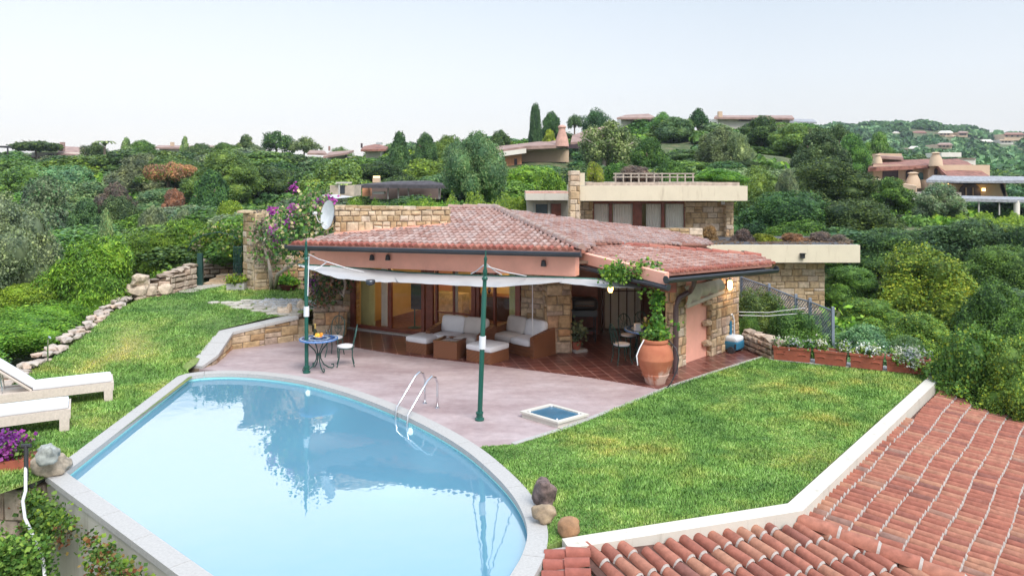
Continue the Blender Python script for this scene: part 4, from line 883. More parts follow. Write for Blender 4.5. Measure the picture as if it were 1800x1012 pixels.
# wing roof over the dining porch
Cc = P(1176, 481, 16.2); Bb = P(1357, 465, 17.94); Aa = P(1062, 430, 19.6); PW = plane3(Cc, Bb, Aa); Ab = ray(1338, 452, PW); Dd = ray(1020, 443, PW)
wt_, wb_, ev2 = MB(), MB(), MB(); dwn = (Bb-Cc).cross(Vector((0, 0, 1)))
if dwn.y > 0: dwn = -dwn
tiles(wt_, wb_, [Cc, Bb, Ab, Aa, Dd], dwn, w=.14, ln=.26, rise=.036, first=ev2)
wr = H.part('wing_roof', wt_, island('wing_roof_tile', [(0, (.32, .15, .12)), (.4, (.42, .24, .20)), (.8, (.46, .30, .26)), (1, (.52, .40, .36))], .85, 14, .2, .004, 60)); H.part('roof_bedding', wb_, M['tilebed'], parent=wr); H.part('eave_tiles', ev2, M['tileedge'], parent=wr)
rt = MB(); tile_line(rt, Ab+Vector((0, 0, .03)), Aa+Vector((0, 0, .03)), r=.085); H.part('ridge_tiles', rt, M['tileedge'], parent=wr)
vg = MB(); dv = (Cc-Dd).normalized(); sv = dv.cross(Vector((0, 0, 1))).normalized()
if sv.x > 0: sv = -sv
vg.slab([Dd+Vector((0, 0, .03)), Cc+Vector((0, 0, .03)), Cc+sv*.14+Vector((0, 0, .02)), Dd+sv*.14+Vector((0, 0, .02))], .24); H.part('verge', vg, M['pink'])
gs, ge = Cc+sv*.2+Vector((0, 0, -.24))+dv*.15, P(1000, 461, 18.3)+sv*.1
H.part('gutter', gutter(ge, gs, .075), M['gutter'])
dwn.normalize(); H.part('gutter', gutter(Cc+dwn*.12+Vector((0, 0, -.10))-(Bb-Cc).normalized()*.2, Bb+dwn*.12+Vector((0, 0, -.10)), .085), M['gutter'])
sf2 = MB(); sf2.slab([Cc+Vector((.1, .15, -.12)), Bb+Vector((-.1, .15, -.12)), Ab+Vector((0, 0, -.12)), Aa+Vector((0, 0, -.14)), Dd+Vector((.1, .1, -.12))], .06); H.part('soffit', sf2, M['darkwood'])
wbm = MB(); wbm.slab([Dd+Vector((0, 0, -.2)), Cc+Vector((0, .1, -.2)), Cc+Vector((.2, .2, -.2)), Dd+Vector((.2, .1, -.2))], .22); H.part('wing_beam', wbm, M['wood'])
# downpipe with its swan neck
Y0 = 17.35; pts = [P(1222, 486, 17.0), P(1219, 500, 17.0), P(1213, 512, Y0), P(1194, 523, Y0), P(1188, 536, Y0), P(1188, 560, Y0), P(1188, 600, Y0), Vector(((1187-900)/F*Y0, Y0, .0))]
dpp = MB(); dpp.tube(pts, .062, 12); H.part('downpipe', dpp, M['pipe'], smooth=True)
# stone wall and pink flashing standing at the back of the roof on the left
sw, sm_ = MB(), MB(); w_a = ray(588, 412, PF); w_b = ray(790, 395, PF); up = P(590, 364, w_a.y).z; up2 = P(790, 367, w_b.y).z; ln_ = (w_b-w_a).xy.length
masonry(sw, sm_, w_a, w_b, lambda s: w_a.z+(w_b.z-w_a.z)*s/ln_-.15, lambda s: up+(up2-up)*s/ln_, .35, (.13, .30), (.12, .26), face=(-2, 10), seed=51, top=True)
H.part('roof_parapet', sw, M['stonepale']); H.part('mortar', sm_, M['mortar'])
fl2 = MB(); d_ = (w_b-w_a).normalized(); n2 = d_.cross(Vector((0, 0, 1))).normalized(); fl2.slab([w_a+n2*.02+Vector((0, 0, .05)), w_b+n2*.02+Vector((0, 0, .05)), w_b+n2*.16+Vector((0, 0, .05)), w_a+n2*.16+Vector((0, 0, .05))], .06); H.part('flashing', fl2, M['pink'])
# canvas roll blind over the service door
rb_ = MB(); A0 = k1-dr*1.6+nr_*.1; A1 = k1+dr*.25+nr_*.1; grid = []
for i in range(17):
    row = []
    for j in range(7):
        t, s_ = i/16, j/6; p = A0.lerp(A1, t)+nr_*(.03+.06*math.sin(t*26)*s_+.10*math.sin(s_*3.1)); z = 1.92-(.30+.16*(1-t)+.05*math.sin(t*9))*s_; row.append((p.x, p.y, z))
    grid.append(rb_.vs(row))
for a, b in zip(grid, grid[1:]):
    for j in range(6): rb_.f.append((a+j, a+j+1, b+j+1, b+j))
rb_.tube([A0+Vector((0, 0, 1.47))+nr_*.1, A1+Vector((0, 0, 1.60))+nr_*.1], .05, 8)
single(rb_, 'roll_blind', M['blind'], 'bunched cream canvas blind hanging under the eave right of the downpipe', 'blind', (A0.x, A0.y, 2.3), smooth=2)
# lit wall lantern and hanging lamp
def lantern(name, c, label, glow, power):
    T = Thing(name, label, 'lamp', c.to_tuple()); b_ = MB(); b_.lathe(c+Vector((0, 0, .13)), [(.07, 0), (.05, .03), (.01, .06)], 10); b_.box(c-nr_*.07+Vector((0, 0, .02)), (.06, .05, .25), ang); T.part('bracket', b_, M['pipe'])
    g_ = MB(); g_.lathe(c+Vector((0, 0, -.12)), [(.035, 0), (.06, .05), (.06, .2), (.04, .25)], 12); T.part('glowing_glass', g_, emit('lantern_glow', (1, .6, .22), glow))
    ld = bpy.data.lights.new('lantern_light', 'POINT'); ld.energy = power; ld.color = (1, .6, .28); ld.shadow_soft_size = .08; lo = bpy.data.objects.new('lantern_light', ld); COL.objects.link(lo); lo.parent = T.e; lo.location = (nr_.x*.18, nr_.y*.18, 0)
c = P(1283, 501, 19.55); lantern('wall_lantern', c, 'lit amber wall lantern on the stone pier at the right end of the porch', 5, 7)
lantern('hanging_lamp', P(1073, 505, 18.4), 'lit amber lamp hanging under the awning over the dining table', 4, 12)
# ------------------------------------------------------------------ planter block at the left end of the porch
pb = Thing('stone_planter', 'knee-high granite planter block full of rocks left of the sliding door', 'planter', G(590, 588)); s1, m1 = MB(), MB(); a, b = G(553, 592), G(606, 590)
masonry(s1, m1, a, b, 0, .68, .9, (.25, .45), (.2, .34), face=(-4, 10), seed=61, out=.05); pb.part('stone_face', s1, M['stone']); pb.part('mortar', m1, M['mortar'])
for i in range(9):
    r_ = MB(); q = a.lerp(b, (i % 5)/4.5+.05)+Vector((0, .25+.3*(i//5), .72)); r_.rock(q, (rnd(.2, .4), rnd(.2, .3), rnd(.15, .28)), i+3, rnd(0, 3)); pb.part('rock', r_, M['rubble'])
# ------------------------------------------------------------------ hillside house with two flat concrete slabs behind
random.seed(12)
hh = Thing('flat_roofed_house', 'stone house with two cream concrete slab roofs behind the tiled villa', 'house', (8, 30, 0)); D_ = 30.0
def xz(px, py, Y): p = P(px, py, Y); return p
def slabbox(mbx, px0, px1, py0, py1, Y, dep): a = P(px0, py0, Y); b = P(px1, py1, Y); mbx.box(((a.x+b.x)/2, Y+dep/2, (a.z+b.z)/2), (b.x-a.x, dep, a.z-b.z))
def slabroof(mbx, px0, px1, py0, py1, Y, dep): slabbox(mbx, px0, px1, py0, py1, Y, dep)
b = MB(); slabbox(b, 1018, 1314, 327, 353, 29.2, 6.5); hh.part('upper_roof_slab', b, M['cream'])
b = MB(); slabbox(b, 1030, 1300, 320.5, 326.8, 30.0, 5.5); hh.part('roof_gravel_bed', b, plain('weathered_roof_edge', (.40, .33, .28), .95, var=.4, scale=5, bmp=.03))
b = MB(); slabbox(b, 1238, 1512, 431, 461.5, 26.5, 4.2); hh.part('lower_roof_slab', b, M['cream'])
b = MB(); slabbox(b, 1245, 1505, 429.4, 430.8, 26.7, 3.8); hh.part('lower_roof_bed', b, plain('dark_roof_felt', (.07, .07, .08), .9))
a = P(1205, 400, 30.4); b_ = P(1276, 400, 30.4); pier(hh, 'stone_wall', 'stonepale', a, b_, 1.2, P(0, 354, 30.4).z, .5, (.25, .5), (.18, .3), face=(7, 0), seed=71)
a = P(1276, 400, 30.1); b_ = P(1289, 400, 30.1); pier(hh, 'stone_wall', 'stonepale', a, b_, 1.2, P(0, 354, 30.1).z, .5, (.2, .35), (.18, .3), face=(7, 0), seed=72)
a = P(1018, 400, 30.2); b_ = P(1041, 400, 30.2); pier(hh, 'stone_wall', 'stonepale', a, b_, 1.2, P(0, 354, 30.2).z, .5, (.2, .35), (.18, .3), face=(3, 0), seed=73)
a = P(1288, 500, 27.3); b_ = P(1449, 500, 27.3); pier(hh, 'stone_wall', 'stonepale', a, b_, -.6, P(0, 462, 27.3).z, .5, (.25, .45), (.2, .3), face=(8, 0), seed=74)
a = P(1160, 500, 28.0); b_ = P(1235, 500, 28.0); pier(hh, 'stone_wall', 'stonepale', a, b_, .6, P(0, 401, 28).z, .4, (.3, .5), (.2, .3), face=(6, 0), seed=75)
s1, m1 = MB(), MB(); a = P(1002, 400, 29.0); b_ = P(1019, 400, 29.0); masonry(s1, m1, a, b_, 1.0, P(0, 300, 29).z, .7, (.2, .4), (.18, .3), face=(2, 0), seed=76); ch = hh.part('chimney', s1, M['stonepale']); hh.part('mortar', m1, M['mortar'], parent=ch)
b = MB(); slabbox(b, 1019, 1028, 304, 326, 29.2, .7); hh.part('chimney_shoulder', b, M['cream'], parent=ch)
rmb = MB(); slabbox(rmb, 1205, 1285, 356, 430, 31.2, 4.0); slabbox(rmb, 1295, 1445, 463, 525, 27.9, 2.5); hh.part('core_wall', rmb, M['cream'])
Yw = 30.5; x0, x1 = P(1040, 0, Yw).x, P(1208, 0, Yw).x; z1 = P(0, 354, Yw).z; z0 = z1-2.2
f = MB(); zc = (z0+z1)/2
for px, w in ((1042, .1), (1073, .12), (1120, .36), (1165, .12), (1205, .14)): f.box((P(px, 0, Yw).x, Yw, zc), (w, .1, z1-z0))
f.box(((x0+x1)/2, Yw-.005, z1-.05), (x1-x0, .11, .1)); f.box(((x0+x1)/2, Yw-.005, z0+.05), (x1-x0, .11, .1)); wf = hh.part('window_wall', f, M['wood'])
g = MB(); g.poly([(x0, Yw+.01, z0), (x1, Yw+.01, z0), (x1, Yw+.01, z1), (x0, Yw+.01, z1)]); hh.part('pane', g, M['glass'], parent=wf)
for pa, pb_ in ((1043, 1072), (1077, 1111), (1135, 1163), (1169, 1203)):
    xa, xb = P(pa, 0, Yw+.2).x, P(pb_, 0, Yw+.2).x; c = MB(); A = []; B = []
    for k in range(29): x = xa+(xb-xa)*k/28; A.append((x, Yw+.09+.03*math.sin(k*1.7), z0)); B.append((x, Yw+.09+.03*math.sin(k*1.7), z1))
    i = c.vs(A+B)
    for k in range(28): c.f.append((i+k, i+k+1, i+30+k, i+29+k))
    hh.part('curtain', c, M['cloth'], smooth=2, parent=wf)
b = MB(); b.box(((x0+x1)/2, 33, zc), (x1-x0, .1, z1-z0)); hh.part('interior_wall', b, M['yellow'])
b = MB(); b.box(((P(1120, 0, 30).x), 32, z0-.9), (6.2, 3.2, 1.7)); hh.part('base_wall', b, M['cream'])
for px, py in ((1308, 446), (1411, 450)):
    b = MB(); q = P(px, py, 26.45); b.box(q, (.13, .1, .15)); b.box(q+Vector((0, -.03, .09)), (.17, .16, .02)); hh.part('spotlight', b, M['plastic'])
b = MB(); q = P(1271, 357, 30.0); b.box(q, (.14, .08, .12)); hh.part('spotlight', b, M['cush'])
# low annex left of the chimney
b = MB(); slabbox(b, 924, 1001, 340, 352, 31.5, 3); hh.part('annex_roof_slab', b, M['white']); b = MB(); slabbox(b, 924, 1001, 337, 340, 31.6, 2.8); hh.part('annex_roof_edge', b, plain('weathered_pink_edge', (.50, .30, .25), .95, var=.4, scale=5))
b = MB(); slabbox(b, 926, 1000, 353, 392, 32.2, 1.5); hh.part('annex_wall', b, M['white']); b = MB(); slabbox(b, 969, 986, 358, 390, 32.1, .3); hh.part('annex_door', b, M['wood']); b = MB(); slabbox(b, 942, 962, 359, 381, 32.12, .3); hh.part('annex_window', b, plain('dark_window', (.05, .08, .10), .2)); 
b = MB(); slabbox(b, 937, 941, 357, 384, 32.05, .1); slabbox(b, 963, 967, 357, 384, 32.05, .1); hh.part('annex_frame', b, M['coping'])
# roof-terrace railing
rl = Thing('railing', 'weathered timber railing along the top of the upper slab roof', 'railing', P(1170, 320, 31).to_tuple()); b = MB(); 
for y_ in (305.5, 311.5): a = P(1078, y_, 31); c = P(1221, y_, 31); b.tube([a, c], .028, 6)
rl.part('rail', b, M['barkpale'])
for i in range(11): b = MB(); a = P(1082+13.6*i, 304, 31); b.tube([a, Vector((a.x, a.y, a.z-.38))], .032, 6); rl.part('post', b, M['barkpale'])
# ------------------------------------------------------------------ neighbouring tiled roof in the foreground (right)
random.seed(21)
an = Thing('tiled_outbuilding', 'outbuilding roof of terracotta tiles with white parapet below the right lawn', 'outbuilding', (3.6, 10, -2))
c0 = G(1385, 893); cR = G(1638, 662); cL = G(988, 956); cL2 = Vector((cL.x-.28, cL.y-.35, 0))
n1 = Vector((.78, -.63)); n2 = Vector((.5, -.866)); S1, S2, DR = .17, .19, .11
def pz1(x, y): return -DR-S1*((x-c0.x)*n1.x+(y-c0.y)*n1.y)
def pz2(x, y): return -DR-S2*((x-c0.x)*n2.x+(y-c0.y)*n2.y)
par = MB(); ins = [cL2, cL, c0, cR]; offs = []
dA = (c0-cL).normalized(); dB = (cR-c0).normalized(); nA = Vector((dA.y, -dA.x, 0)); nB = Vector((dB.y, -dB.x, 0)); mid = (nA+nB).normalized()
wpar = .22
for a, b, na, nb in ((cL, c0, nA, mid*1.03), (c0, cR, mid*1.03, nB)):
    par.slab([a+Vector((0, 0, .07)), b+Vector((0, 0, .07)), b+nb*wpar+Vector((0, 0, .05)), a+na*wpar+Vector((0, 0, .05))], .75)
an.part('parapet', par, M['white'])
tt, bb, mo = MB(), MB(), MB()
hd = Vector((S1*n1.x-S2*n2.x, S1*n1.y-S2*n2.y)); hd = Vector((-hd.y, hd.x)); hd = hd if hd.x > 0 else -hd; hd.normalize()
s0 = c0+mid*wpar; s0.z = 0
def on1(p): return Vector((p.x, p.y, pz1(p.x, p.y)))
def on2(p): return Vector((p.x, p.y, pz2(p.x, p.y)))
e1a = s0; e1b = cR+nB*wpar; Wd = 3.15; far1 = e1b+Vector((n1.x, n1.y, 0))*Wd; near1 = s0+Vector((n1.x, n1.y, 0))*Wd; hlen = 5.2
hp = s0+Vector((hd.x, hd.y, 0))*hlen
back = far1; tcor = far1-Vector((dB.x, dB.y, 0))*14
# facet 1: from the parapet down to the right, cut by the hip
def isect(p, d, q, e):
    t = ((q.x-p.x)*e.y-(q.y-p.y)*e.x)/(d.x*e.y-d.y*e.x); return p+d*t
hx = isect(s0, Vector((hd.x, hd.y, 0)), far1, dB); 
tiles(tt, bb, [on1(s0-nB*.05), on1(hx), on1(far1), on1(e1b-nB*.05)], Vector((n1.x, n1.y, 0)), w=.165, ln=.315, rise=.072, mortar=mo, seg=6, jit=.004)
lf0 = cL+nA*wpar; lfar = lf0+Vector((n2.x, n2.y, 0))*4.2
tiles(tt, bb, [on2(s0-mid*.12), on2(lf0+dA*.10), on2(lfar+dA*.02), on2(hx+Vector((.3, -.6, 0))), on2(hx)], Vector((n2.x, n2.y, 0)), w=.205, ln=.36, rise=.068, mortar=mo, seg=7, jit=.006)
ro = an.part('roof', tt, M['tilenear'], smooth=True); an.part('roof_bedding', bb, M['shadowbed'], parent=ro); an.part('mortar_bands', mo, M['mortarw'], parent=ro)
hp_, hm_ = MB(), MB(); a = on1(s0)+Vector((0, 0, .06)); tile_line(hp_, a-Vector((hd.x, hd.y, 0))*.05, on1(hx)+Vector((0, 0, .07)), .42, .12, hm_, 8); an.part('hip_tiles', hp_, M['tilenear'], smooth=True, parent=ro); an.part('hip_mortar', hm_, M['mortarw'], parent=ro)
# verge at the left: tiles laid sideways
vt, vb, vm = MB(), MB(), MB(); v0 = lf0+Vector((-.02, 0, 0)); z_ = on2(v0).z+.02; ed = Vector((n2.x, n2.y, 0))
q0 = Vector((v0.x-.24, v0.y+.12, z_-.02)); q1 = Vector((v0.x+.16, v0.y+.10, z_+.05))
dd_ = Vector((-.12, -1, 0)).normalized()*4; tiles(vt, vb, [q1, q0, q0+dd_+Vector((0, 0, -.6)), q1+dd_+Vector((0, 0, -.6))], Vector((-1, .12, 0)), w=.19, ln=.27, rise=.06, seg=6)
an.part('verge_tiles', vt, M['tileedge'], smooth=True, parent=ro); an.part('verge_bedding', vb, M['mortarw'], parent=ro)
# lower eave strip and gutter on the right
le, lb_ = MB(), MB(); ofs = Vector((n1.x, n1.y, 0)); A = on1(hx+ofs*.0); B = on1(far1); A2 = A-dB*6; dz = Vector((0, 0, -.16))
tiles(le, lb_, [B+dz-ofs*.1, A2+dz-ofs*.1, A2+dz+ofs*.5-Vector((0, 0, .12)), B+dz+ofs*.5-Vector((0, 0, .12))], ofs, w=.10, ln=.3, rise=.03)
an.part('eave_tiles', le, M['tileedge'], parent=ro); an.part('eave_bedding', lb_, M['tilebed'], parent=ro)
an.part('gutter', gutter(B+dz+ofs*.6-Vector((0, 0, .2)), A2+dz+ofs*.6-Vector((0, 0, .2)), .08), M['gutter'])
wl_ = MB(); foot = [cL, c0, cR+nB*.1, far1+Vector((0, 0, 0)), hx-dB*5, lfar]; ws = MB()
for a, b in ((far1, e1b), (far1+ofs*.2, hx-dB*4+ofs*.2)):
    za, zb = pz1(a.x, a.y)-.3, pz1(b.x, b.y)-.3; i = ws.vs([(a.x, a.y, -4), (b.x, b.y, -4), (b.x, b.y, zb), (a.x, a.y, za)]); ws.f.append((i, i+1, i+2, i+3))
an.part('wall', ws, M['white'])
wcap = MB(); a, b = on1(e1b)+Vector((0, 0, .05)), on1(far1)+Vector((0, 0, .04)); wcap.tube([a, b], .045, 8); an.part('verge_cap', wcap, M['mortarw'])
# ------------------------------------------------------------------ canopy poles, wires, awning
def turned_pole(px, py, pxt, pyt, label):
    b0 = G(px, py); top = P(pxt, pyt, b0.y+.0); T = Thing('canopy_pole', label, 'pole', b0.to_tuple(), group='green canopy poles on the terrace')
    s_ = MB(); n = 12; d = top-b0; prof = [(.045, .13), (.045, 2.35), (.036, 2.37), (.036, 2.55), (.055, 2.57), (.055, 2.60), (.030, 2.63), (.045, 2.72), (.024, 2.78), (.026, 2.90), (.034, 2.95), (.012, 3.0), (.010, d.z)]
    s_.tube([b0+d*(z/d.z) for r, z in prof], [r for r, z in prof], n); T.part('shaft', s_, M['green'], smooth=True)
    s_ = MB(); s_.lathe(b0, [(.085, 0), (.085, .035), (.06, .05), (.06, .11), (.07, .12), (.07, .15), (.048, .16)], 16); T.part('base', s_, M['green'], smooth=True)
    s_ = MB(); c1_ = b0+d*.42; s_.tube([c1_, c1_+d*.075], .062, 14); T.part('white_band', s_, M['cush'], smooth=True); return b0, top
p1b, p1t = turned_pole(539, 655, 538, 419, 'green pole with a white band beside the mosaic table')
p2b, p2t = turned_pole(843, 738, 854, 440, 'green pole with a white band standing in front of the wicker sofas')
def beamline(px, out, z):
    t = (px-900)/F; d = PRt-PL; o = PL+pn*out; k = (o.x-t*o.y)/(t*d.y-d.x); q = o+d*k; return Vector((q.x, q.y, z))
def sail(name, label, top_px, low_px, seed, mat='canvas', thick=True, scal=0):
    n, m_ = 28, 8; mb_ = MB(); rows = []
    def interp(l, t):
        k = t*(len(l)-1); i = min(len(l)-2, int(k)); f = k-i; return [l[i][j]+(l[i+1][j]-l[i][j])*f for j in range(len(l[0]))]
    for i in range(n+1):
        t = i/n; a = interp(top_px, t); b = interp(low_px, t); A = P(a[0], a[1], a[2]); B = P(b[0], b[1], b[2])
        if scal: B.z -= scal*abs(math.sin(t*n/4*math.pi))
        rows.append(mb_.vs([A.lerp(B, j/m_)+Vector((0, 0, -.03*math.sin(math.pi*j/m_)+.004*math.sin(i*1.3+j+seed))) for j in range(m_+1)]))
    for a, b in zip(rows, rows[1:]):
        for j in range(m_): mb_.f.append((a+j, a+j+1, b+j+1, b+j))
    T = Thing(name, label, 'awning', P(*top_px[0]).to_tuple()); T.part('canvas', mb_, M[mat], smooth=2); rl_ = MB(); rl_.tube([P(*q) for q in top_px], .026, 6); T.part('wire', rl_, M['green']); return T
def yb(px): return beamline(px, .12, 0).y
t1 = sail('shade_sail', 'left white canvas shade sail fixed from the first green pole to the pink beam', [(524, 465, 18.3), (580, 468, 19.2), (660, 474, yb(660)), (748, 482, yb(748))], [(528, 467, 18.0), (590, 488, 17.9), (660, 495, 18.1), (716, 496, 18.3)], 1, scal=.015)
t2 = sail('shade_sail', 'middle white canvas shade sail sagging behind the second green pole', [(690, 478, yb(690)), (800, 483, yb(800)), (900, 486, yb(900)), (990, 488, yb(990))], [(700, 496, 18.0), (790, 501, 17.3), (870, 505, 16.9), (985, 496, 16.8)], 2)
t3 = sail('shade_sail', 'right white canvas shade sail over the dining table by the vine', [(985, 488, yb(985)), (1060, 491, 17.4), (1133, 499, 17.2)], [(983, 497, 16.8), (1060, 505, 16.6), (1135, 506, 16.6)], 3)
wr_ = MB()
for a, b in ((P(543, 447, 17.5), P(575, 460, 18.6)), (P(575, 460, 18.6), P(552, 474, 18.3)), (P(575, 460, 18.6), P(640, 478, 19)), (P(850, 466, 14.05), P(828, 481, 17.6)), (P(855, 464, 14.05), P(882, 483, 17.5)), (P(854, 468, 14.05), P(925, 485, 17.6)), (P(543, 450, 17.5), P(541, 520, 17.4))): wr_.tube([a, (a+b)/2+Vector((0, 0, -.02)), b], .012, 5)
single(wr_, 'stay_ropes', M['cush'], 'white stay ropes holding the shade sails to the two green poles', 'ropes', p1t.to_tuple())
c_ = MB(); c_.tube([P(936, 500, 19.0), Vector((P(936, 0, 19).x, 19.0, .05))], .012, 5); single(c_, 'pull_cord', M['cush'], 'white pull cord hanging down the stone pier beside the right sofa', 'cord', P(936, 610, 19).to_tuple())
bk = MB(); q = P(651, 494, 18.0); bk.lathe(q-Vector((0, 0, .1)), [(.03, 0), (.10, .03), (.12, .10), (.10, .13)], 14); single(bk, 'sensor_housing', M['gutter'], 'small dark cup fixed under the left shade sail edge', 'fitting', q.to_tuple(), smooth=True)
# ------------------------------------------------------------------ wicker lounge set
def M3(o, ax, ay):
    ax = Vector((ax[0], ax[1], 0)).normalized(); return lambda x, y, z: Vector((o[0], o[1], 0))+ax*x+Vector((-ax.y, ax.x, 0))*y+Vector((0, 0, z))
def wbox(T, name, fx, x0, x1, y0, y1, z0, z1, mat, round_=0, puff=0, ang=0, label=None):
    c = fx((x0+x1)/2, (y0+y1)/2, (z0+z1)/2); b = MB()
    if round_: b.rbox(c, (x1-x0, y1-y0, z1-z0), round_, ang, puff)
    else: b.box(c, (x1-x0, y1-y0, z1-z0), ang)
    return T.part(name, b, M[mat] if isinstance(mat, str) else mat, smooth=bool(round_), label=label)
def sofa(o, ax, w, d, label, leftc='cush', rightc='cush2'):
    a = math.atan2(ax[1], ax[0]); fx = M3(o, ax, None); T = Thing('wicker_sofa', label, 'sofa', (o[0], o[1], .012))
    B = MB(); B.box(fx(w/2, d/2, .15), (w-.24, d-.10, .26), a); T.part('base', B, M['wicker'])
    for x in (0.0, w-.13):
        B = MB(); pts = [(0, 0), (0, .50), (.12, .54), (d-.04, .66), (d, .02), (d-.02, 0)]
        A_ = [fx(x, y, z+.012) for y, z in pts]+[fx(x+.13, y, z+.012) for y, z in pts]; i = B.vs(A_); n = len(pts)
        B.f.append(tuple(i+k for k in range(n))); B.f.append(tuple(i+n+k for k in reversed(range(n))))
        for k in range(n): B.f.append((i+k, i+n+k, i+n+(k+1) % n, i+(k+1) % n))
        T.part('armrest', B, M['wicker'])
    B = MB(); i = B.vs([fx(.13, d-.12, .02), fx(w-.13, d-.12, .02), fx(w-.13, d-.02, .68), fx(.13, d-.02, .68), fx(.13, d-.02, .02), fx(w-.13, d-.02, .02), fx(w-.13, d+.05, .68), fx(.13, d+.05, .68)])
    for f_ in ((0, 1, 2, 3), (5, 4, 7, 6), (3, 2, 6, 7), (4, 0, 3, 7), (1, 5, 6, 2)): B.f.append(tuple(i+k for k in f_))
    T.part('backrest', B, M['wicker'])
    hw = (w-.28)/2
    for k, mt in ((0, leftc), (1, rightc)):
        x0 = .14+k*hw; wbox(T, 'seat_cushion', fx, x0+.005, x0+hw-.005, -.05, d-.25, .27, .45, mt, .06, .02, a)
        b = MB(); m_ = Matrix.Rotation(a, 3, 'Z') @ Matrix.Rotation(R(-14), 3, 'X'); b.rbox(fx(x0+hw/2, d-.22, .62), (hw+.03, .22, .46), .10, m=m_, puff=0); T.part('back_cushion', b, M[mt], smooth=True)
    return T
sofa((-2.22, 19.72), (.896, -.44), 1.62, .85, 'two seat wicker sofa with white cushions, left one against the window')
sofa((-.60, 19.90), (.70, -.714), 1.62, .80, 'two seat wicker sofa turned towards the table in front of the stone pier', 'cush2', 'cush')
def footstool(o, ax, w, d, label):
    a = math.atan2(ax[1], ax[0]); fx = M3(o, ax, None); T = Thing('wicker_ottoman', label, 'ottoman', (o[0], o[1], .012)); wbox(T, 'base', fx, 0, w, 0, d, .012, .28, 'wicker', ang=a); wbox(T, 'cushion', fx, -.02, w+.02, -.02, d+.02, .27, .43, 'cush', .055, .02, a)
footstool(G(714, 619), (.84, -.55), .66, .62, 'wicker ottoman with white cushion at the left end of the lounge set')
footstool(G(820, 634), (.80, -.60), .74, .72, 'wicker ottoman with white cushion behind the second green pole')
o_ = G(762, 629); ax = (.84, -.35); a = math.atan2(ax[1], ax[0]); fx = M3(o_, ax, None); T = Thing('coffee_table', 'square wicker coffee table with a sunken glass top between the ottomans', 'coffee table', (o_.x, o_.y, .012))
wbox(T, 'base', fx, 0, .64, 0, .62, .012, .40, 'wicker', ang=a)
for x0, x1, y0, y1 in ((-.01, .65, -.01, .07), (-.01, .65, .55, .63), (-.01, .07, .072, .548), (.57, .65, .072, .548)): wbox(T, 'rim', fx, x0, x1, y0, y1, .40, .44, 'wicker', ang=a)
wbox(T, 'glass_top', fx, .08, .56, .08, .54, .402, .412, plain('smoked_glass', (.25, .17, .13), .1), ang=a)
# ------------------------------------------------------------------ mosaic table and wrought iron chairs
def mosaic():
    m, n, b = newmat('blue_mosaic'); t = n.nodes.new('ShaderNodeTexCoord'); v = n.nodes.new('ShaderNodeTexVoronoi'); v.inputs['Scale'].default_value = 14; n.links.new(t.outputs['Object'], v.inputs[0])
    sp = n.nodes.new('ShaderNodeVectorMath'); sp.operation = 'LENGTH'; mp = n.nodes.new('ShaderNodeMapping'); mp.inputs['Scale'].default_value = (1, 1, 0); n.links.new(t.outputs['Object'], mp.inputs[0]); n.links.new(mp.outputs[0], sp.inputs[0])
    wv = n.nodes.new('ShaderNodeMath'); wv.operation = 'SINE'; ml = n.nodes.new('ShaderNodeMath'); ml.operation = 'MULTIPLY'; ml.inputs[1].default_value = 34; n.links.new(sp.outputs['Value'], ml.inputs[0]); n.links.new(ml.outputs[0], wv.inputs[0])
    c = mixc(n, (.04, .12, .34), (.55, .62, .70), ramp(n, wv.outputs[0], [(.3, (0,)*3), (.5, (1,)*3)])); c = mixc(n, c, ramp(n, v.outputs['Distance'], [(.1, (1.1,)*3), (.6, (.55,)*3)]), None, 'MULTIPLY'); n.links.new(c, b.inputs['Base Color']); b.inputs['Roughness'].default_value = .25; return m
M['mosaic'] = mosaic(); M['bluerim'] = plain('blue_glazed_rim', (.10, .22, .50), .25)
def round_table(c, r, label, h=.74):
    T = Thing('mosaic_table', label, 'table', c); b = MB(); b.lathe(c, [(r-.03, h-.005), (r-.03, h+.012)], 40); T.part('tabletop', b, M['mosaic']); b = MB(); b.lathe(c, [(r-.029, h-.02), (r, h-.02), (r, h+.008), (r-.029, h+.008)], 40); T.part('rim', b, M['bluerim'], smooth=True)
    for k in range(4):
        a = .6+k*math.pi/2; u = Vector((math.cos(a), math.sin(a), 0)); b = MB(); C = Vector(c)
        prof = [(.30, h-.03), (.22, .62), (.09, .48), (.045, .38), (.05, .28), (.12, .14), (.24, .05), (.33, .03), (.37, .06), (.36, .11), (.31, .11)]; b.tube([C+u*x*(r/.44)+Vector((0, 0, z)) for x, z in prof], .014, 7); T.part('leg', b, M['iron'], smooth=True)
    b = MB(); b.lathe(c, [(.05, .36), (.05, .40)], 12); T.part('collar', b, M['iron']); return T
tcn = G(560, 594, .75); tcn = (tcn.x, tcn.y, 0.0); round_table(tcn, .44, 'round table with blue and white mosaic top behind the first green pole')
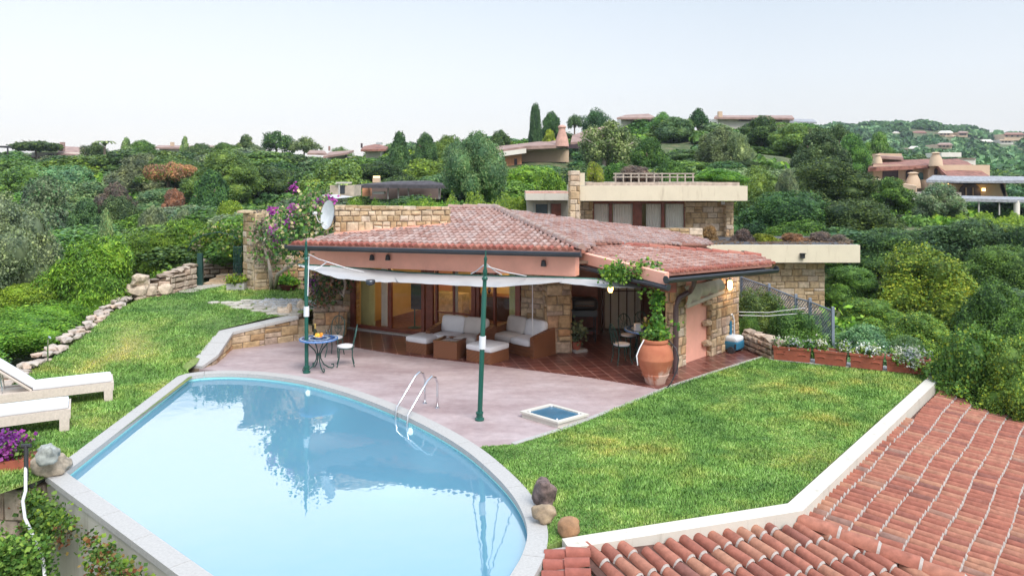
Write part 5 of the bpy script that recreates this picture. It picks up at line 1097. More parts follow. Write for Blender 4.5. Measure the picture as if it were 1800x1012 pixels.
def iron_chair(x, y, rz, label, group=None):
    T = Thing('iron_chair', label, 'chair', (x, y, .0), rz, group, local=True)
    b = MB(); b.lathe((0, 0, .435), [(.17, 0), (.195, .015), (.195, .045), (.15, .06)], 20); T.part('seat_cushion', b, M['cush'], smooth=True)
    b = MB(); b.tube([(.19*math.cos(t), .19*math.sin(t), .43) for t in [6.283*k/20 for k in range(21)]], .011, 6); T.part('seat_frame', b, M['iron'])
    for sx_, sy_ in ((-1, -1), (1, -1), (-1, 1), (1, 1)):
        b = MB(); b.tube([(.13*sx_, .13*sy_, .43), (.15*sx_, .155*sy_, .36), (.135*sx_, .15*sy_, .2), (.17*sx_, .20*sy_, .0)], .012, 6); T.part('leg', b, M['iron'], smooth=True)
    b = MB(); pts = [(-.15, .16, .43), (-.175, .20, .62), (-.165, .24, .82), (-.09, .265, .93), (0, .27, .96), (.09, .265, .93), (.165, .24, .82), (.175, .20, .62), (.15, .16, .43)]; b.tube(pts, .012, 6); T.part('back_frame', b, M['iron'], smooth=True)
    b = MB(); b.tube([(0, .17, .43), (0, .215, .65), (0, .27, .96)], .008, 5)
    for s_ in (-1, 1): b.tube([(0, .185, .5), (.09*s_, .21, .62), (.03*s_, .235, .75), (.10*s_, .25, .84), (.06*s_, .265, .92)], .008, 5); b.tube([(s_*.04*math.cos(t)+s_*.06, .225+.02*math.sin(t), .68+.04*math.sin(t)) for t in [k*.8 for k in range(9)]], .006, 5)
    T.part('scrollwork', b, M['iron'], smooth=True); return T
iron_chair(-3.93, 18.15, R(-78), 'green iron chair with a white seat pad at the right of the mosaic table')
iron_chair(-4.42, 19.15, R(-10), 'green iron chair with a white seat pad behind the mosaic table')
b = MB(); X0, Y0_ = tcn[0]-.08, tcn[1]; b.lathe((X0, Y0_, .752), [(.038, 0), (.04, .02), (.04, .17), (.016, .22), (.014, .29), (.017, .31)], 14)
T = Thing('wine_bottle', 'dark sparkling wine bottle with gold neck on the mosaic table', 'bottle', (X0, Y0_, .752)); T.part('glass_body', b, plain('dark_green_glass', (.015, .025, .01), .1), smooth=True); b = MB(); b.lathe((X0, Y0_, .752), [(.020, .215), (.019, .28), (.022, .325), (.01, .335)], 12); T.part('foil', b, plain('gold_foil', (.65, .42, .12), .3, .6), smooth=True)
b = MB(); X1 = tcn[0]+.02
for i in range(9): b.lathe((X1+rnd(-.07, .08), Y0_-.08+rnd(-.06, .06), .80+rnd(-.01, .06)), [(.02, -.03), (.04, -.01), (.035, .03), (.01, .04)], 10)
T = Thing('fruit_bowl', 'bowl of orange and yellow fruit beside the wine bottle', 'bowl', (X1, Y0_-.08, .752)); T.part('fruit', b, island('orange_fruit', [(0, (.75, .20, .03)), (.6, (.80, .38, .04)), (1, (.75, .60, .10))], .5, 9, .1, 0), smooth=True)
b = MB(); b.lathe((X1, Y0_-.08, .752), [(.05, 0), (.10, .04), (.12, .06), (.09, .05), (.03, .012)], 18); T.part('bowl', b, M['cush'], smooth=True)
for i, (dx, dy) in enumerate(((.17, .02), (.22, .10))):
    b = MB(); b.lathe((tcn[0]+dx, tcn[1]+dy, .752), [(.03, 0), (.03, .004), (.004, .01), (.004, .09), (.026, .12), (.028, .19), (.025, .19), (.022, .12), (.002, .095)], 14); single(b, 'wine_glass', glassmat('clear_glass', (.95, .97, .97), 1.6)[0], ['stemmed glass nearest the fruit bowl on the mosaic table', 'stemmed glass farther right on the mosaic table'][i], 'glass', (tcn[0]+dx, tcn[1]+dy, .752), smooth=True)
# dining group right of the stone pier
dc = (3.35, 18.7, 0.012); round_table(dc, .62, 'blue-topped dining table half hidden behind the big terracotta jar')
iron_chair(2.62, 18.35, R(110), 'green iron chair at the left of the dining table'); iron_chair(2.95, 19.45, R(20), 'green iron chair on the far left side of the dining table'); iron_chair(4.0, 19.4, R(-40), 'green iron chair at the back of the dining table, by the vine'); iron_chair(3.35, 19.75, R(0), 'green iron chair farthest back at the dining table')
fb = cluster(None, [(3.35+rnd(-.15, .15), 18.7+rnd(-.1, .1), .88+rnd(-.04, .05)) for _ in range(12)], .12, 160, .07, [LF['bright'], LF['blossom']], 'leaves', 3, loc=(3.35, 18.7, .76), weights=[.7, .3]); fb.name = 'table_flowers'; tag(fb, 'low bunch of leaves and flowers on the dining table', 'flowers')
b = MB(); b.box((3.02, 18.5, .84), (.14, .1, .18), .3); single(b, 'napkin_box', M['cush'], 'white upright box on the dining table', 'box', (3.02, 18.5, .76))
# dark grill left of the porch door and a potted plant
T = Thing('barbecue', 'black barbecue trolley in the shade behind the stone pier', 'barbecue', (1.95, 20.9, .012)); b = MB(); b.rbox((1.95, 20.9, 1.02), (.75, .5, .34), .12, 0); T.part('hood', b, M['plastic'], smooth=True); b = MB(); b.box((1.95, 20.9, .78), (.7, .46, .16)); T.part('firebox', b, M['gutter'])
for sx_ in (-.3, .3):
    for sy_ in (-.2, .2): b = MB(); b.tube([(1.95+sx_, 20.9+sy_, .72), (1.95+sx_, 20.9+sy_, .02)], .018, 6); T.part('leg', b, M['gutter'])
b = MB(); b.box((1.95, 20.9, .32), (.64, .42, .03)); T.part('shelf', b, M['gutter']); b = MB(); b.tube([(1.7, 20.62, 1.0), (2.2, 20.62, 1.0)], .014, 6); T.part('handle', b, M['steel'])
pp = G(1013, 619); T = Thing('potted_plant', 'grey-green potted plant in a pale tray beside the stone pier', 'plant', pp.to_tuple()); b = MB(); b.box((pp.x+.05, pp.y+.05, .05), (.34, .34, .07), .5); T.part('tray', b, M['coping']); b = MB(); b.lathe(pp, [(.09, .05), (.13, .26), (.14, .28), (.11, .26)], 16); T.part('pot', b, M['trough'], smooth=True); cluster(None, [(pp.x+rnd(-.14, .14), pp.y+rnd(-.14, .14), .3+rnd(0, .4)) for _ in range(20)], .16, 260, .09, [LF['grey']], 'leaves', 5, T.e, T.loc)
# ------------------------------------------------------------------ big terracotta jar with its vine
jp = G(1152, 674); jp.z = .012; JR = .375/.375*.38; T = Thing('terracotta_jar', 'huge orange terracotta jar with white mineral stains at the porch corner', 'jar', jp.to_tuple(), local=False)
prof = [(.20, 0), (.215, .02), (.235, .10), (.29, .20), (.292, .215), (.285, .225), (.345, .38), (.378, .52), (.384, .535), (.38, .55), (.372, .66), (.33, .78), (.285, .84), (.262, .86), (.262, .875), (.285, .89), (.29, .92), (.285, .945), (.262, .95), (.235, .95), (.22, .90)]
b = MB(); b.lathe(jp, [(r_, z) for r_, z in prof], 40); T.part('jar_body', b, M['pot'], smooth=True); b = MB(); b.lathe(jp, [(.235, .88), (.1, .90)], 20); T.part('soil', b, M['soil'])
vp = []; rs = random.Random(3)
pole = [Vector((jp.x+.1, jp.y+.05, .95)), Vector((jp.x+.05, jp.y+.1, 1.5)), P(1160, 500, 16.6), P(1158, 480, 16.5), P(1130, 476, 16.9), P(1100, 474, 17.1), P(1070, 484, 17.3)]
for a, b_ in zip(pole, pole[1:]):
    for k in range(int((b_-a).length/.05)): vp.append(a.lerp(b_, k*.05/(b_-a).length))
V = Thing('climbing_vine', 'leafy green vine rising from the terracotta jar to the porch gutter', 'vine', (jp.x, jp.y, .9)); b = MB(); b.tube(pole, .018, 6); b.tube([p+Vector((.04*math.sin(i*2), .03, 0)) for i, p in enumerate(pole)], .012, 5); V.part('stem', b, M['bark'], smooth=2)
cluster(None, vp, .13, 1500, .075, [LF['ivy'], LF['bright']], 'leaves', 11, V.e, V.loc, weights=[.78, .22]); 
cluster(None, [(jp.x+rnd(-.2, .24), jp.y+rnd(-.15, .15), rnd(.95, 1.12)) for _ in range(30)]+[(jp.x+.45, jp.y, 1.25), (jp.x-.1, jp.y, 2.0), (jp.x-.25, jp.y, 1.95)], .13, 420, .07, [LF['ivy'], LF['bright']], 'leaves', 12, V.e, V.loc, weights=[.75, .25])
cluster(None, [P(1112+rnd(-46, 46), 478+rnd(-10, 12), 16.7) for _ in range(34)], .16, 1100, .075, [LF['ivy'], LF['bright']], 'leaves', 13, V.e, V.loc, weights=[.7, .3])
b = MB(); b.tube([P(1175, 598, 16.4), P(1188, 612, 16.3), P(1193, 630, 16.2), P(1190, 650, 16.2), P(1180, 672, 16.1), P(1172, 682, 16.1)], .014, 8); single(b, 'garden_hose', M['plastic'], 'dark garden hose drooping behind the terracotta jar to the lawn edge', 'hose', P(1172, 682, 16.1).to_tuple(), smooth=2)
b = MB(); b.tube([P(1132, 597, 16.4), P(1124, 612, 16.3), P(1119, 625, 16.2), P(1121, 642, 16.1)], .014, 8); single(b, 'white_hose', M['cush'], 'white hose hanging over the left shoulder of the terracotta jar', 'hose', P(1121, 642, 16.1).to_tuple(), smooth=2)
# golf-style bag beside the service door, cleaner trolley
bp = G(1203, 624); T = Thing('tool_bag', 'dark blue upright bag leaning by the service door behind the downpipe', 'bag', bp.to_tuple()); b = MB(); b.tube([bp+Vector((0, 0, .02)), bp+Vector((.02, .05, .55)), bp+Vector((.03, .1, .75))], [.15, .16, .11], 12); T.part('body', b, plain('navy_fabric', (.03, .05, .10), .7), smooth=True); b = MB(); b.tube([bp+Vector((.1, -.05, .7)), bp+Vector((.22, -.05, .05))], .014, 6); b.tube([bp+Vector((.0, -.1, .7)), bp+Vector((.06, -.16, .05))], .014, 6); T.part('stand', b, M['steel'])
b = MB(); bc = G(1221, 628); b.rock(bc+Vector((0, 0, .05)), (.14, .12, .12), 2); single(b, 'small_ball', M['darkwood'], 'small dark ball on the floor in front of the pink wall', 'ball', bc.to_tuple(), smooth=True)
rp = G(1292, 619); T = Thing('pool_cleaner', 'white and blue pool cleaning robot on its trolley beside the stone pier', 'pool cleaner', rp.to_tuple()); blue = plain('blue_plastic', (.03, .16, .27), .35); wht = plain('white_plastic', (.72, .76, .80), .35)
b = MB(); b.rbox(rp+Vector((0, .12, .33)), (.46, .38, .16), .07, ang); T.part('top_shell', b, wht, smooth=True); b = MB(); b.rbox(rp+Vector((0, .12, .18)), (.50, .40, .24), .06, ang); T.part('body', b, blue, smooth=True)
b = MB(); b.box(rp+Vector((.03, -.09, .18)), (.24, .03, .12), ang); T.part('intake', b, M['plastic'])
for s_ in (-1, 1): b = MB(); c = rp+dr*(.23*s_)+Vector((0, 0, .09)); b.tube([c-dr*.03, c+dr*.03], .09, 16); T.part('wheel', b, M['gutter'], smooth=True)
b = MB(); b.tube([rp+dr*.12+Vector((0, .25, .1)), rp+dr*.14+Vector((0, .3, .75)), rp+dr*.02+Vector((0, .3, .92)), rp-dr*.05+Vector((0, .3, .90))], .02, 8); T.part('handle', b, M['cush'], smooth=2); b = MB()
for k in range(3): b.tube([rp-dr*(.02+.04*k)+Vector((0, .28, .35)), rp-dr*(.02+.04*k)+Vector((0, .3, .75))], .016, 6)
T.part('cable', b, blue)
# ------------------------------------------------------------------ flower troughs along the far edge of the right lawn
lg = MB(); ta, tb2 = G(1352, 634), G(1642, 663); lg.slab([Vector((ta.x, ta.y, .05)), Vector((tb2.x, tb2.y, .05)), Vector((tb2.x+.05, tb2.y+.5, .05)), Vector((ta.x+.05, ta.y+.5, .05))], .6); struct(lg, 'trough_ledge', M['coping'])
spans = [(1358, 631.5, 1425, 638), (1430, 638.5, 1488, 645), (1493, 645.3, 1553, 652), (1557, 652.3, 1637, 660)]
tl_ = ['leftmost terracotta flower trough with white flowers, beside the low rubble wall', 'second terracotta flower trough from the left, sparse white flowers at its ends', 'third terracotta flower trough from the left, a thin line of white flowers', 'rightmost terracotta flower trough with white flowers trailing over its front']
for i, (xa, ya, xb, yb_) in enumerate(spans):
    a, b_ = G(xa, ya, .05), G(xb, yb_, .05); a.z = b_.z = .05; d = (b_-a); w_ = d.length; d.normalize(); nb = Vector((-d.y, d.x, 0)); an_ = math.atan2(d.y, d.x); c = (a+b_)/2+nb*.18
    T = Thing('flower_trough', tl_[i], 'planter', c.to_tuple(), group='terracotta flower troughs along the lawn'); q = MB(); fx = lambda u, v, z: c+d*u+nb*v+Vector((0, 0, z))
    def ring(hw, hd_, z): return [fx(-hw, -hd_, z), fx(hw, -hd_, z), fx(hw, hd_, z), fx(-hw, hd_, z)]
    hs = [(w_/2-.03, .15, 0), (w_/2-.03, .15, .03), (w_/2-.015, .165, .27), (w_/2, .18, .275), (w_/2, .18, .33), (w_/2-.035, .145, .33), (w_/2-.045, .135, .27)]
    ids = [q.vs(ring(*h)) for h in hs]
    for A, B in zip(ids, ids[1:]):
        for k in range(4): q.f.append((A+k, A+(k+1) % 4, B+(k+1) % 4, B+k))
    q.f.append(tuple(ids[0]+k for k in (3, 2, 1, 0))); T.part('trough', q, M['trough']); q = MB(); q.poly(ring(w_/2-.04, .14, .29)); T.part('soil', q, M['soil'])
    for k in range(2): q = MB(); q.tube([fx(-w_*.28+k*w_*.56+.09*math.cos(t), -.165, .15+.025*math.sin(t)) for t in [j*.45 for j in range(8)]], .012, 5); T.part('swag', q, M['trough'])
    us = {0: [(-.45, 0), (-.2, .25), (.3, .5)], 1: [(-.45, -.1), (.3, .5)], 2: [(-.5, .5)], 3: [(-.5, .5), (-.3, .2), (-.3, .2)]}[i]; P_ = []
    for lo, hi in us:
        for _ in range(22): P_.append(fx(rnd(lo, hi)*w_, rnd(-.13, .12), rnd(.33, .46)))
    if i == 3: P_ += [fx(rnd(-.30, .25)*w_, rnd(-.24, -.17), rnd(.18, .36)) for _ in range(30)]
    cluster(None, P_, .10, 700, .055, [LF['mid'], LF['bright']], 'leaves', 20+i, T.e, T.loc, weights=[.6, .4]); cluster(None, [p+Vector((0, -.03, .03)) for p in P_], .12, 330+420*(i == 3), .045, [LF['white']], 'flowers', 30+i, T.e, T.loc)
# ------------------------------------------------------------------ pool ladder, skylight, rocks on the pool rim
T = Thing('pool_ladder', 'bent steel pool ladder on the far side of the pool', 'ladder', G(755, 712).to_tuple())
lad = []
for (pax, pay), (lx, ly) in (((696, 728), (747, 709)), ((716, 741), (769, 717))):
    w_ = G(pax, pay); l_ = G(lx, ly); d = (l_-w_); dn_ = d.normalized(); tp = l_+Vector((0, 0, .55)); b = MB()
    pts = [w_+Vector((0, 0, -.9)), w_+Vector((0, 0, -.05)), w_+dn_*.02+Vector((0, 0, .12)), w_+d*.5+Vector((0, 0, .48)), w_+d*.66+Vector((0, 0, .60)), w_+d*.8+Vector((0, 0, .65)), w_+d*.93+Vector((0, 0, .60)), l_+Vector((0, 0, .48)), l_+Vector((0, 0, .25)), l_]
    b.tube(pts, .021, 10); T.part('handrail', b, M['steel'], smooth=2); b = MB(); b.lathe(l_, [(.045, 0), (.045, .012), (.022, .02)], 12); T.part('foot_flange', b, M['steel']); lad.append(w_)
for z in (-.16, -.42, -.68): b = MB(); b.slab([lad[0]+Vector((-.03, -.03, z)), lad[1]+Vector((-.03, -.03, z)), lad[1]+Vector((-.1, -.1, z)), lad[0]+Vector((-.1, -.1, z))], .03); T.part('rung', b, M['steel'])
sk = [G(916, 733, .0), G(981, 752.5, .0), G(1033, 738, .0)]; sk.append(sk[0]+sk[2]-sk[1]); cen = (sk[0]+sk[2])/2; T = Thing('skylight', 'low square skylight with a pale kerb set in the terrace beside the lawn', 'skylight', cen.to_tuple())
def rq(s_, z, k=0): return [Vector((cen.x+(p.x-cen.x)*s_, cen.y+(p.y-cen.y)*s_, z)) for p in sk]
b = MB(); ids = [b.vs(rq(*h)) for h in ((.97, 0), (.97, .08), (1.04, .08), (1.04, .115), (.84, .115), (.84, .07))]
for A, B in zip(ids, ids[1:]):
    for k in range(4): b.f.append((A+k, A+(k+1) % 4, B+(k+1) % 4, B+k))
T.part('kerb', b, M['white']); b = MB(); b.slab([p for p in rq(.835, .095)], .02); T.part('pane', b, plain('blue_skylight_glass', (.06, .16, .25), .06, spec=.8)); b = MB()
for p in rq(.74, .10): b.lathe(p, [(.02, 0), (.02, .02), (.008, .03)], 10)
T.part('screw_cap', b, M['cush'])
def rockthing(px, py, z, d, seed, label, mat='rubble', rz=0, rough=.3, sub=3, tilt=None):
    p = G(px, py, z); b = MB(); b.rock((p.x, p.y, z+d[2]*.42), d, seed, rz, sub, rough); return single(b, 'rock', M[mat] if isinstance(mat, str) else mat, label, 'rock', (p.x, p.y, z), smooth=2)
darkrock = plain('veined_dark_rock', (.17, .12, .11), .85, var=.9, scale=8, bmp=.03); goldrock = plain('ochre_rock', (.36, .27, .18), .9, var=.5, scale=6, bmp=.02); greyrock = plain('grey_lichen_rock', (.36, .38, .36), .9, var=.45, scale=12, bmp=.02); orangerock = plain('orange_boulder', (.34, .19, .10), .85, var=.45, scale=5, bmp=.015)
rockthing(957, 890, .035, (.26, .30, .42), 3, 'pointed dark veined rock on the pool rim beside the lawn', darkrock, .5)
rockthing(957, 917, .035, (.33, .22, .24), 5, 'angular ochre rock on the pool rim in front of the dark pointed rock', goldrock, .3)
rockthing(1000, 942, .0, (.30, .28, .26), 8, 'rounded orange boulder on the grass by the outbuilding parapet', orangerock, 0, .12)
rockthing(89, 830, .035, (.55, .45, .32), 4, 'big speckled grey and tan boulder at the near left corner of the pool', plain('speckled_tan_rock', (.42, .35, .27), .9, var=.4, scale=14, bmp=.02), .2)
rockthing(84, 812, .30, (.34, .3, .30), 9, 'greenish grey stone balanced on top of the tan boulder', greyrock, .5)
# ------------------------------------------------------------------ sun loungers
def lounger(o, ax, label, up=True):
    a = math.atan2(ax[1], ax[0]); T = Thing('sun_lounger', label, 'sun lounger', (o[0], o[1], .02), a, 'woven sun loungers on the left lawn', local=True); W_ = .72; Lg = 2.2
    for y in (0, W_-.06): b = MB(); b.box((Lg/2, y+.03, .30), (Lg, .06, .16)); T.part('side_rail', b, M['resin'])
    b = MB(); b.box((.04, W_/2, .30), (.08, W_-.125, .155)); b.box((Lg-.04, W_/2, .30), (.08, W_-.125, .155)); b.box((Lg/2, W_/2, .34), (Lg-.17, W_-.125, .03)); T.part('deck', b, M['resin'])
    for x in (.02, Lg-.17):
        for y in (0, W_-.14): b = MB(); i = b.vs([(x, y, 0), (x+.15, y, 0), (x+.15, y+.14, 0), (x, y+.14, 0), (x-.0, y, .219), (x+.15, y, .219), (x+.15, y+.14, .219), (x, y+.14, .219)]); b.f += [tuple(i+k for k in f) for f in ((0, 3, 2, 1), (4, 5, 6, 7), (0, 1, 5, 4), (1, 2, 6, 5), (2, 3, 7, 6), (3, 0, 4, 7))]; T.part('leg', b, M['resin'])
    b = MB(); b.rbox((.70, W_/2, .415), (1.34, W_-.04, .075), .03); T.part('mattress', b, M['cush'], smooth=True)
    if up:
        m_ = Matrix.Rotation(R(42), 3, 'Y') if False else Matrix.Rotation(R(-40), 3, 'Y'); c = Vector((1.40, W_/2, .40))+Vector((math.cos(R(40))*.38, 0, math.sin(R(40))*.38)); b = MB(); b.rbox(c, (.82, W_-.04, .05), .02, m=m_); T.part('backrest', b, M['resin'], smooth=True)
        b = MB(); b.rbox(c+Vector((-.035, 0, .045)), (.78, W_-.08, .05), .02, m=m_); T.part('back_cushion', b, M['cush'], smooth=True); b = MB(); b.tube([c+Vector((.2, -.2, .1)), Vector((1.85, .16, .36))], .014, 6); b.tube([c+Vector((.2, .2, .1)), Vector((1.85, .56, .36))], .014, 6); T.part('support', b, M['steel'])
    else:
        b = MB(); b.rbox((1.78, W_/2, .415), (.8, W_-.04, .075), .03); T.part('back_cushion', b, M['cush'], smooth=True)
    return T
lounger((-8.22, 15.80), (-.87, -.49), 'woven sun lounger with its backrest raised, farther from the pool')
lounger((-8.05, 14.02), (-.87, -.49), 'woven sun lounger lying nearer the pool at the left edge')
# ------------------------------------------------------------------ left garden: tall stone wall, gate, rubble walls, hedges
random.seed(31)
tw = Thing('stone_wall', 'tall ochre granite wall with a square end pier behind the raised lawn', 'wall', L(447, 512).to_tuple()); s1, m1 = MB(), MB(); zt = P(0, 374, 24.5).z
pa, pb_, pc = P(428, 500, 24.9), P(447, 500, 24.3), Vector((-5.9, 25.3, 0))
masonry(s1, m1, pa, pb_, .5, zt, .5, (.2, .4), (.2, .32), face=(-9, 10), seed=81); masonry(s1, m1, pb_, pc, .5, zt-.02, .5, (.25, .45), (.2, .32), face=(-5, 10), seed=82); tw.part('stone_face', s1, M['stonepale']); tw.part('mortar', m1, M['mortar'])
b = MB()
for k in range(7): b.box(pa.lerp(pb_, .5).lerp(pc, k/7)+Vector((-.05, .2, zt+.03-pa.lerp(pb_, .5).lerp(pc, k/7).z)), (.62, .6, .07), .1)
tw.part('coping', b, M['stonepale'])
# bougainvillea and its trunk
bq = L(478, 508); B_ = Thing('bougainvillea', 'bougainvillea with purple and cream bracts climbing the tall stone wall to the roof corner', 'climbing plant', bq.to_tuple())
b = MB(); Yb = 24.0
b.tube([bq-Vector((0, 0, .1)), P(476, 485, 23.9), P(472, 460, 24.1), P(462, 430, 24.2), P(468, 395, 24.2)], [.07, .06, .045, .035, .02], 8); b.tube([bq+Vector((.08, 0, -.1)), P(488, 482, 23.6), P(512, 466, 22.6), P(535, 450, 21.6), P(545, 410, 21.0)], [.07, .055, .045, .035, .02], 8); B_.part('trunk', b, M['barkpale'], smooth=2)
def blob(cx, cy, wx, wy, Y, n, dY=.5): return [P(cx+random.gauss(0, .4)*wx, cy+random.gauss(0, .4)*wy, Y+random.gauss(0, dY)) for _ in range(n)]
lp = blob(530, 408, 38, 20, 21.5, 46)+blob(505, 430, 26, 18, 21.5, 20)+blob(547, 368, 20, 20, 21.6, 24)+blob(505, 392, 22, 18, 22.8, 20)+blob(545, 415, 22, 14, 20.9, 20, .3)
cluster(None, lp, .45, 4200, .10, [LF['mid'], LF['dark'], LF['blossom'], LF['dry']], 'leaves', 41, B_.e, B_.loc, weights=[.42, .36, .10, .12])
cluster(None, blob(482, 408, 5, 7, 21.4, 8, .2)+blob(508, 396, 10, 6, 21.3, 8, .2)+blob(516, 368, 5, 6, 21.3, 6, .2)+blob(558, 357, 7, 4, 21.2, 6, .2)+blob(487, 425, 4, 4, 21.3, 4, .2)+blob(584, 351, 4, 3, 21.3, 4, .2)+blob(478, 371, 8, 3, 22, 4, .2)+blob(515, 330, 6, 4, 23, 4, .2), .14, 420, .09, [LF['purple']], 'bracts', 42, B_.e, B_.loc)
cluster(None, blob(462, 420, 14, 45, 24.15, 40, .05)+blob(485, 440, 18, 30, 24.4, 20, .05), .3, 1100, .08, [LF['ivy'], LF['dry']], 'twigs', 43, B_.e, B_.loc, weights=[.4, .6])
bq2 = G(590, 555); bq2 = Vector((bq2.x, 21.9, .7)); B2_ = Thing('bougainvillea', 'dark leafed bougainvillea with a twisted pale trunk growing from the stone planter', 'climbing plant', bq2.to_tuple())
b = MB(); b.tube([P(580, 545, 21.9), P(575, 520, 21.7), P(590, 505, 21.6), P(604, 520, 21.5), P(607, 497, 21.5), P(600, 478, 21.4)], [.10, .08, .07, .05, .04, .03], 8); b.tube([P(577, 525, 21.7), P(568, 505, 21.8), P(572, 488, 21.8)], [.06, .05, .03], 7); B2_.part('trunk', b, M['barkpale'], smooth=2)
cluster(None, blob(568, 510, 18, 26, 21.8, 40, .3)+blob(585, 495, 20, 10, 21.6, 16, .2), .3, 1500, .09, [LF['dark'], LF['dry'], LF['red']], 'leaves', 44, B2_.e, B2_.loc, weights=[.55, .25, .2]); cluster(None, blob(550, 500, 5, 10, 21.6, 8, .2), .2, 130, .08, [LF['purple']], 'bracts', 45, B2_.e, B2_.loc)
# small pots by the tall wall
q = L(508, 511); T = Thing('bowl_planter', 'dark red bowl planter of green leaves at the foot of the tall stone wall', 'planter', q.to_tuple()); b = MB(); b.lathe(q, [(.18, 0), (.30, .18), (.32, .2), (.28, .2)], 20); T.part('bowl', b, plain('dark_red_glaze', (.12, .03, .03), .4), smooth=True); cluster(None, [q+Vector((rnd(-.25, .25), rnd(-.2, .2), rnd(.22, .42))) for _ in range(16)], .15, 380, .09, [LF['bright']], 'leaves', 46, T.e, T.loc)
q = L(417, 511); T = Thing('stone_trough', 'small grey stone trough of yellow green leaves beside the square pier', 'planter', q.to_tuple()); b = MB(); b.slab([q+Vector((-.3, -.12, .24)), q+Vector((.26, -.12, .24)), q+Vector((.26, .2, .24)), q+Vector((-.3, .2, .24))], .28); T.part('trough', b, M['coping']); cluster(None, [q+Vector((rnd(-.25, .22), rnd(-.1, .15), rnd(.25, .42))) for _ in range(16)], .13, 420, .08, [LF['yellow'], LF['bright']], 'leaves', 47, T.e, T.loc)
# satellite dish
dc_ = P(579, 378, 20.2); T = Thing('satellite_dish', 'white satellite dish on the roof corner beside the stone parapet', 'satellite dish', dc_.to_tuple()); nD = Vector((-.72, -.68, .14)).normalized(); uD = Vector((0, 0, 1)); vD = nD.cross(uD).normalized(); uD = vD.cross(nD); b = MB(); rings = []
for side in (0, 1):
    for k in range(6):
        r_ = .34*k/5+.005; rings.append(b.vs([dc_+vD*r_*.95*math.cos(t)+uD*r_*1.12*math.sin(t)+nD*(r_*r_*.55-.012*side) for t in [6.283*j/28 for j in range(28)]]))
for base_ in (0, 6):
    for a, c in zip(rings[base_:base_+5], rings[base_+1:base_+6]):
        for j in range(28): b.f.append((a+j, a+(j+1) % 28, c+(j+1) % 28, c+j))
T.part('reflector', b, plain('white_dish_enamel', (.70, .73, .78), .3), smooth=2); b = MB(); b.tube([dc_-uD*.3, dc_-uD*.2+nD*.3, dc_+nD*.42], .012, 6); T.part('feed_arm', b, M['cush']); b = MB(); b.tube([dc_+nD*.38, dc_+nD*.47], .04, 10); T.part('receiver', b, M['cush']); b = MB(); b.tube([dc_-nD*.02, dc_-nD*.15, P(590, 418, 21.1)], .03, 8); T.part('mast', b, M['gutter'])
bz = P(75, 440, 30); T = Thing('bougainvillea', 'magenta flowering shrub above the blue-grey shelter among the bushes', 'climbing plant', bz.to_tuple()); cluster(None, blob(68, 428, 18, 10, 30, 30), .45, 1500, .13, [LF['mid'], LF['dark']], 'leaves', 61, T.e, T.loc); cluster(None, blob(72, 423, 12, 6, 29.6, 14), .3, 500, .11, [LF['purple']], 'bracts', 62, T.e, T.loc)
# garden gate with arch
gp = L(352, 503); T = Thing('garden_gate', 'green iron garden gate and post under a flowering arch at the end of the lawn', 'gate', gp.to_tuple()); Yg = gp.y; b = MB(); p = P(352, 474, Yg); b.box(p, (.16, .12, (503-445)*Yg/F)); T.part('post', b, M['iron']); b = MB()
for i in range(6): x = 411+2.6*i; b.tube([P(x, 432+.5*i, Yg-.4), P(x, 500, Yg-.4)], .012, 5)
b.tube([P(410, 434, Yg-.4), P(426, 434, Yg-.4)], .015, 5); b.tube([P(410, 498, Yg-.4), P(426, 498, Yg-.4)], .015, 5); T.part('leaf', b, M['iron']); b = MB()
arc = [P(330, 440, Yg), P(338, 424, Yg), P(358, 413, Yg), P(382, 408, Yg), P(405, 412, Yg), P(424, 424, Yg), P(428, 445, Yg)]
for dy in (0, .8): b.tube([p+Vector((0, dy, 0)) for p in arc], .018, 6)
for p in arc: b.tube([p, p+Vector((0, .8, 0))], .012, 5)
T.part('arch', b, M['iron'], smooth=2)
V = Thing('arch_creeper', 'yellow and cream flowering creeper covering the garden arch', 'climbing plant', gp.to_tuple()); ap = []
for a, c in zip(arc, arc[1:]):
    for k in range(6): ap.append(a.lerp(c, k/6)+Vector((0, rnd(0, .8), rnd(-.05, .1))))
cluster(None, ap+blob(400, 425, 18, 10, Yg+.4, 14), .28, 1500, .10, [LF['mid'], LF['yellow'], LF['blossom']], 'leaves', 48, V.e, V.loc, weights=[.55, .32, .13])
gs_ = Thing('stone_steps', 'rough stone steps climbing away behind the garden gate', 'steps', L(385, 503).to_tuple())
for i in range(3): b = MB(); a = P(356+i*12, 498-i*7, Yg+.2+.35*i); c = P(412, 498-i*7, Yg+.2+.35*i); b.slab([a, c, c+Vector((0, 1.4-.4*i, 0)), a+Vector((0, 1.4-.4*i, 0))], .3); gs_.part('step', b, M['stone'])
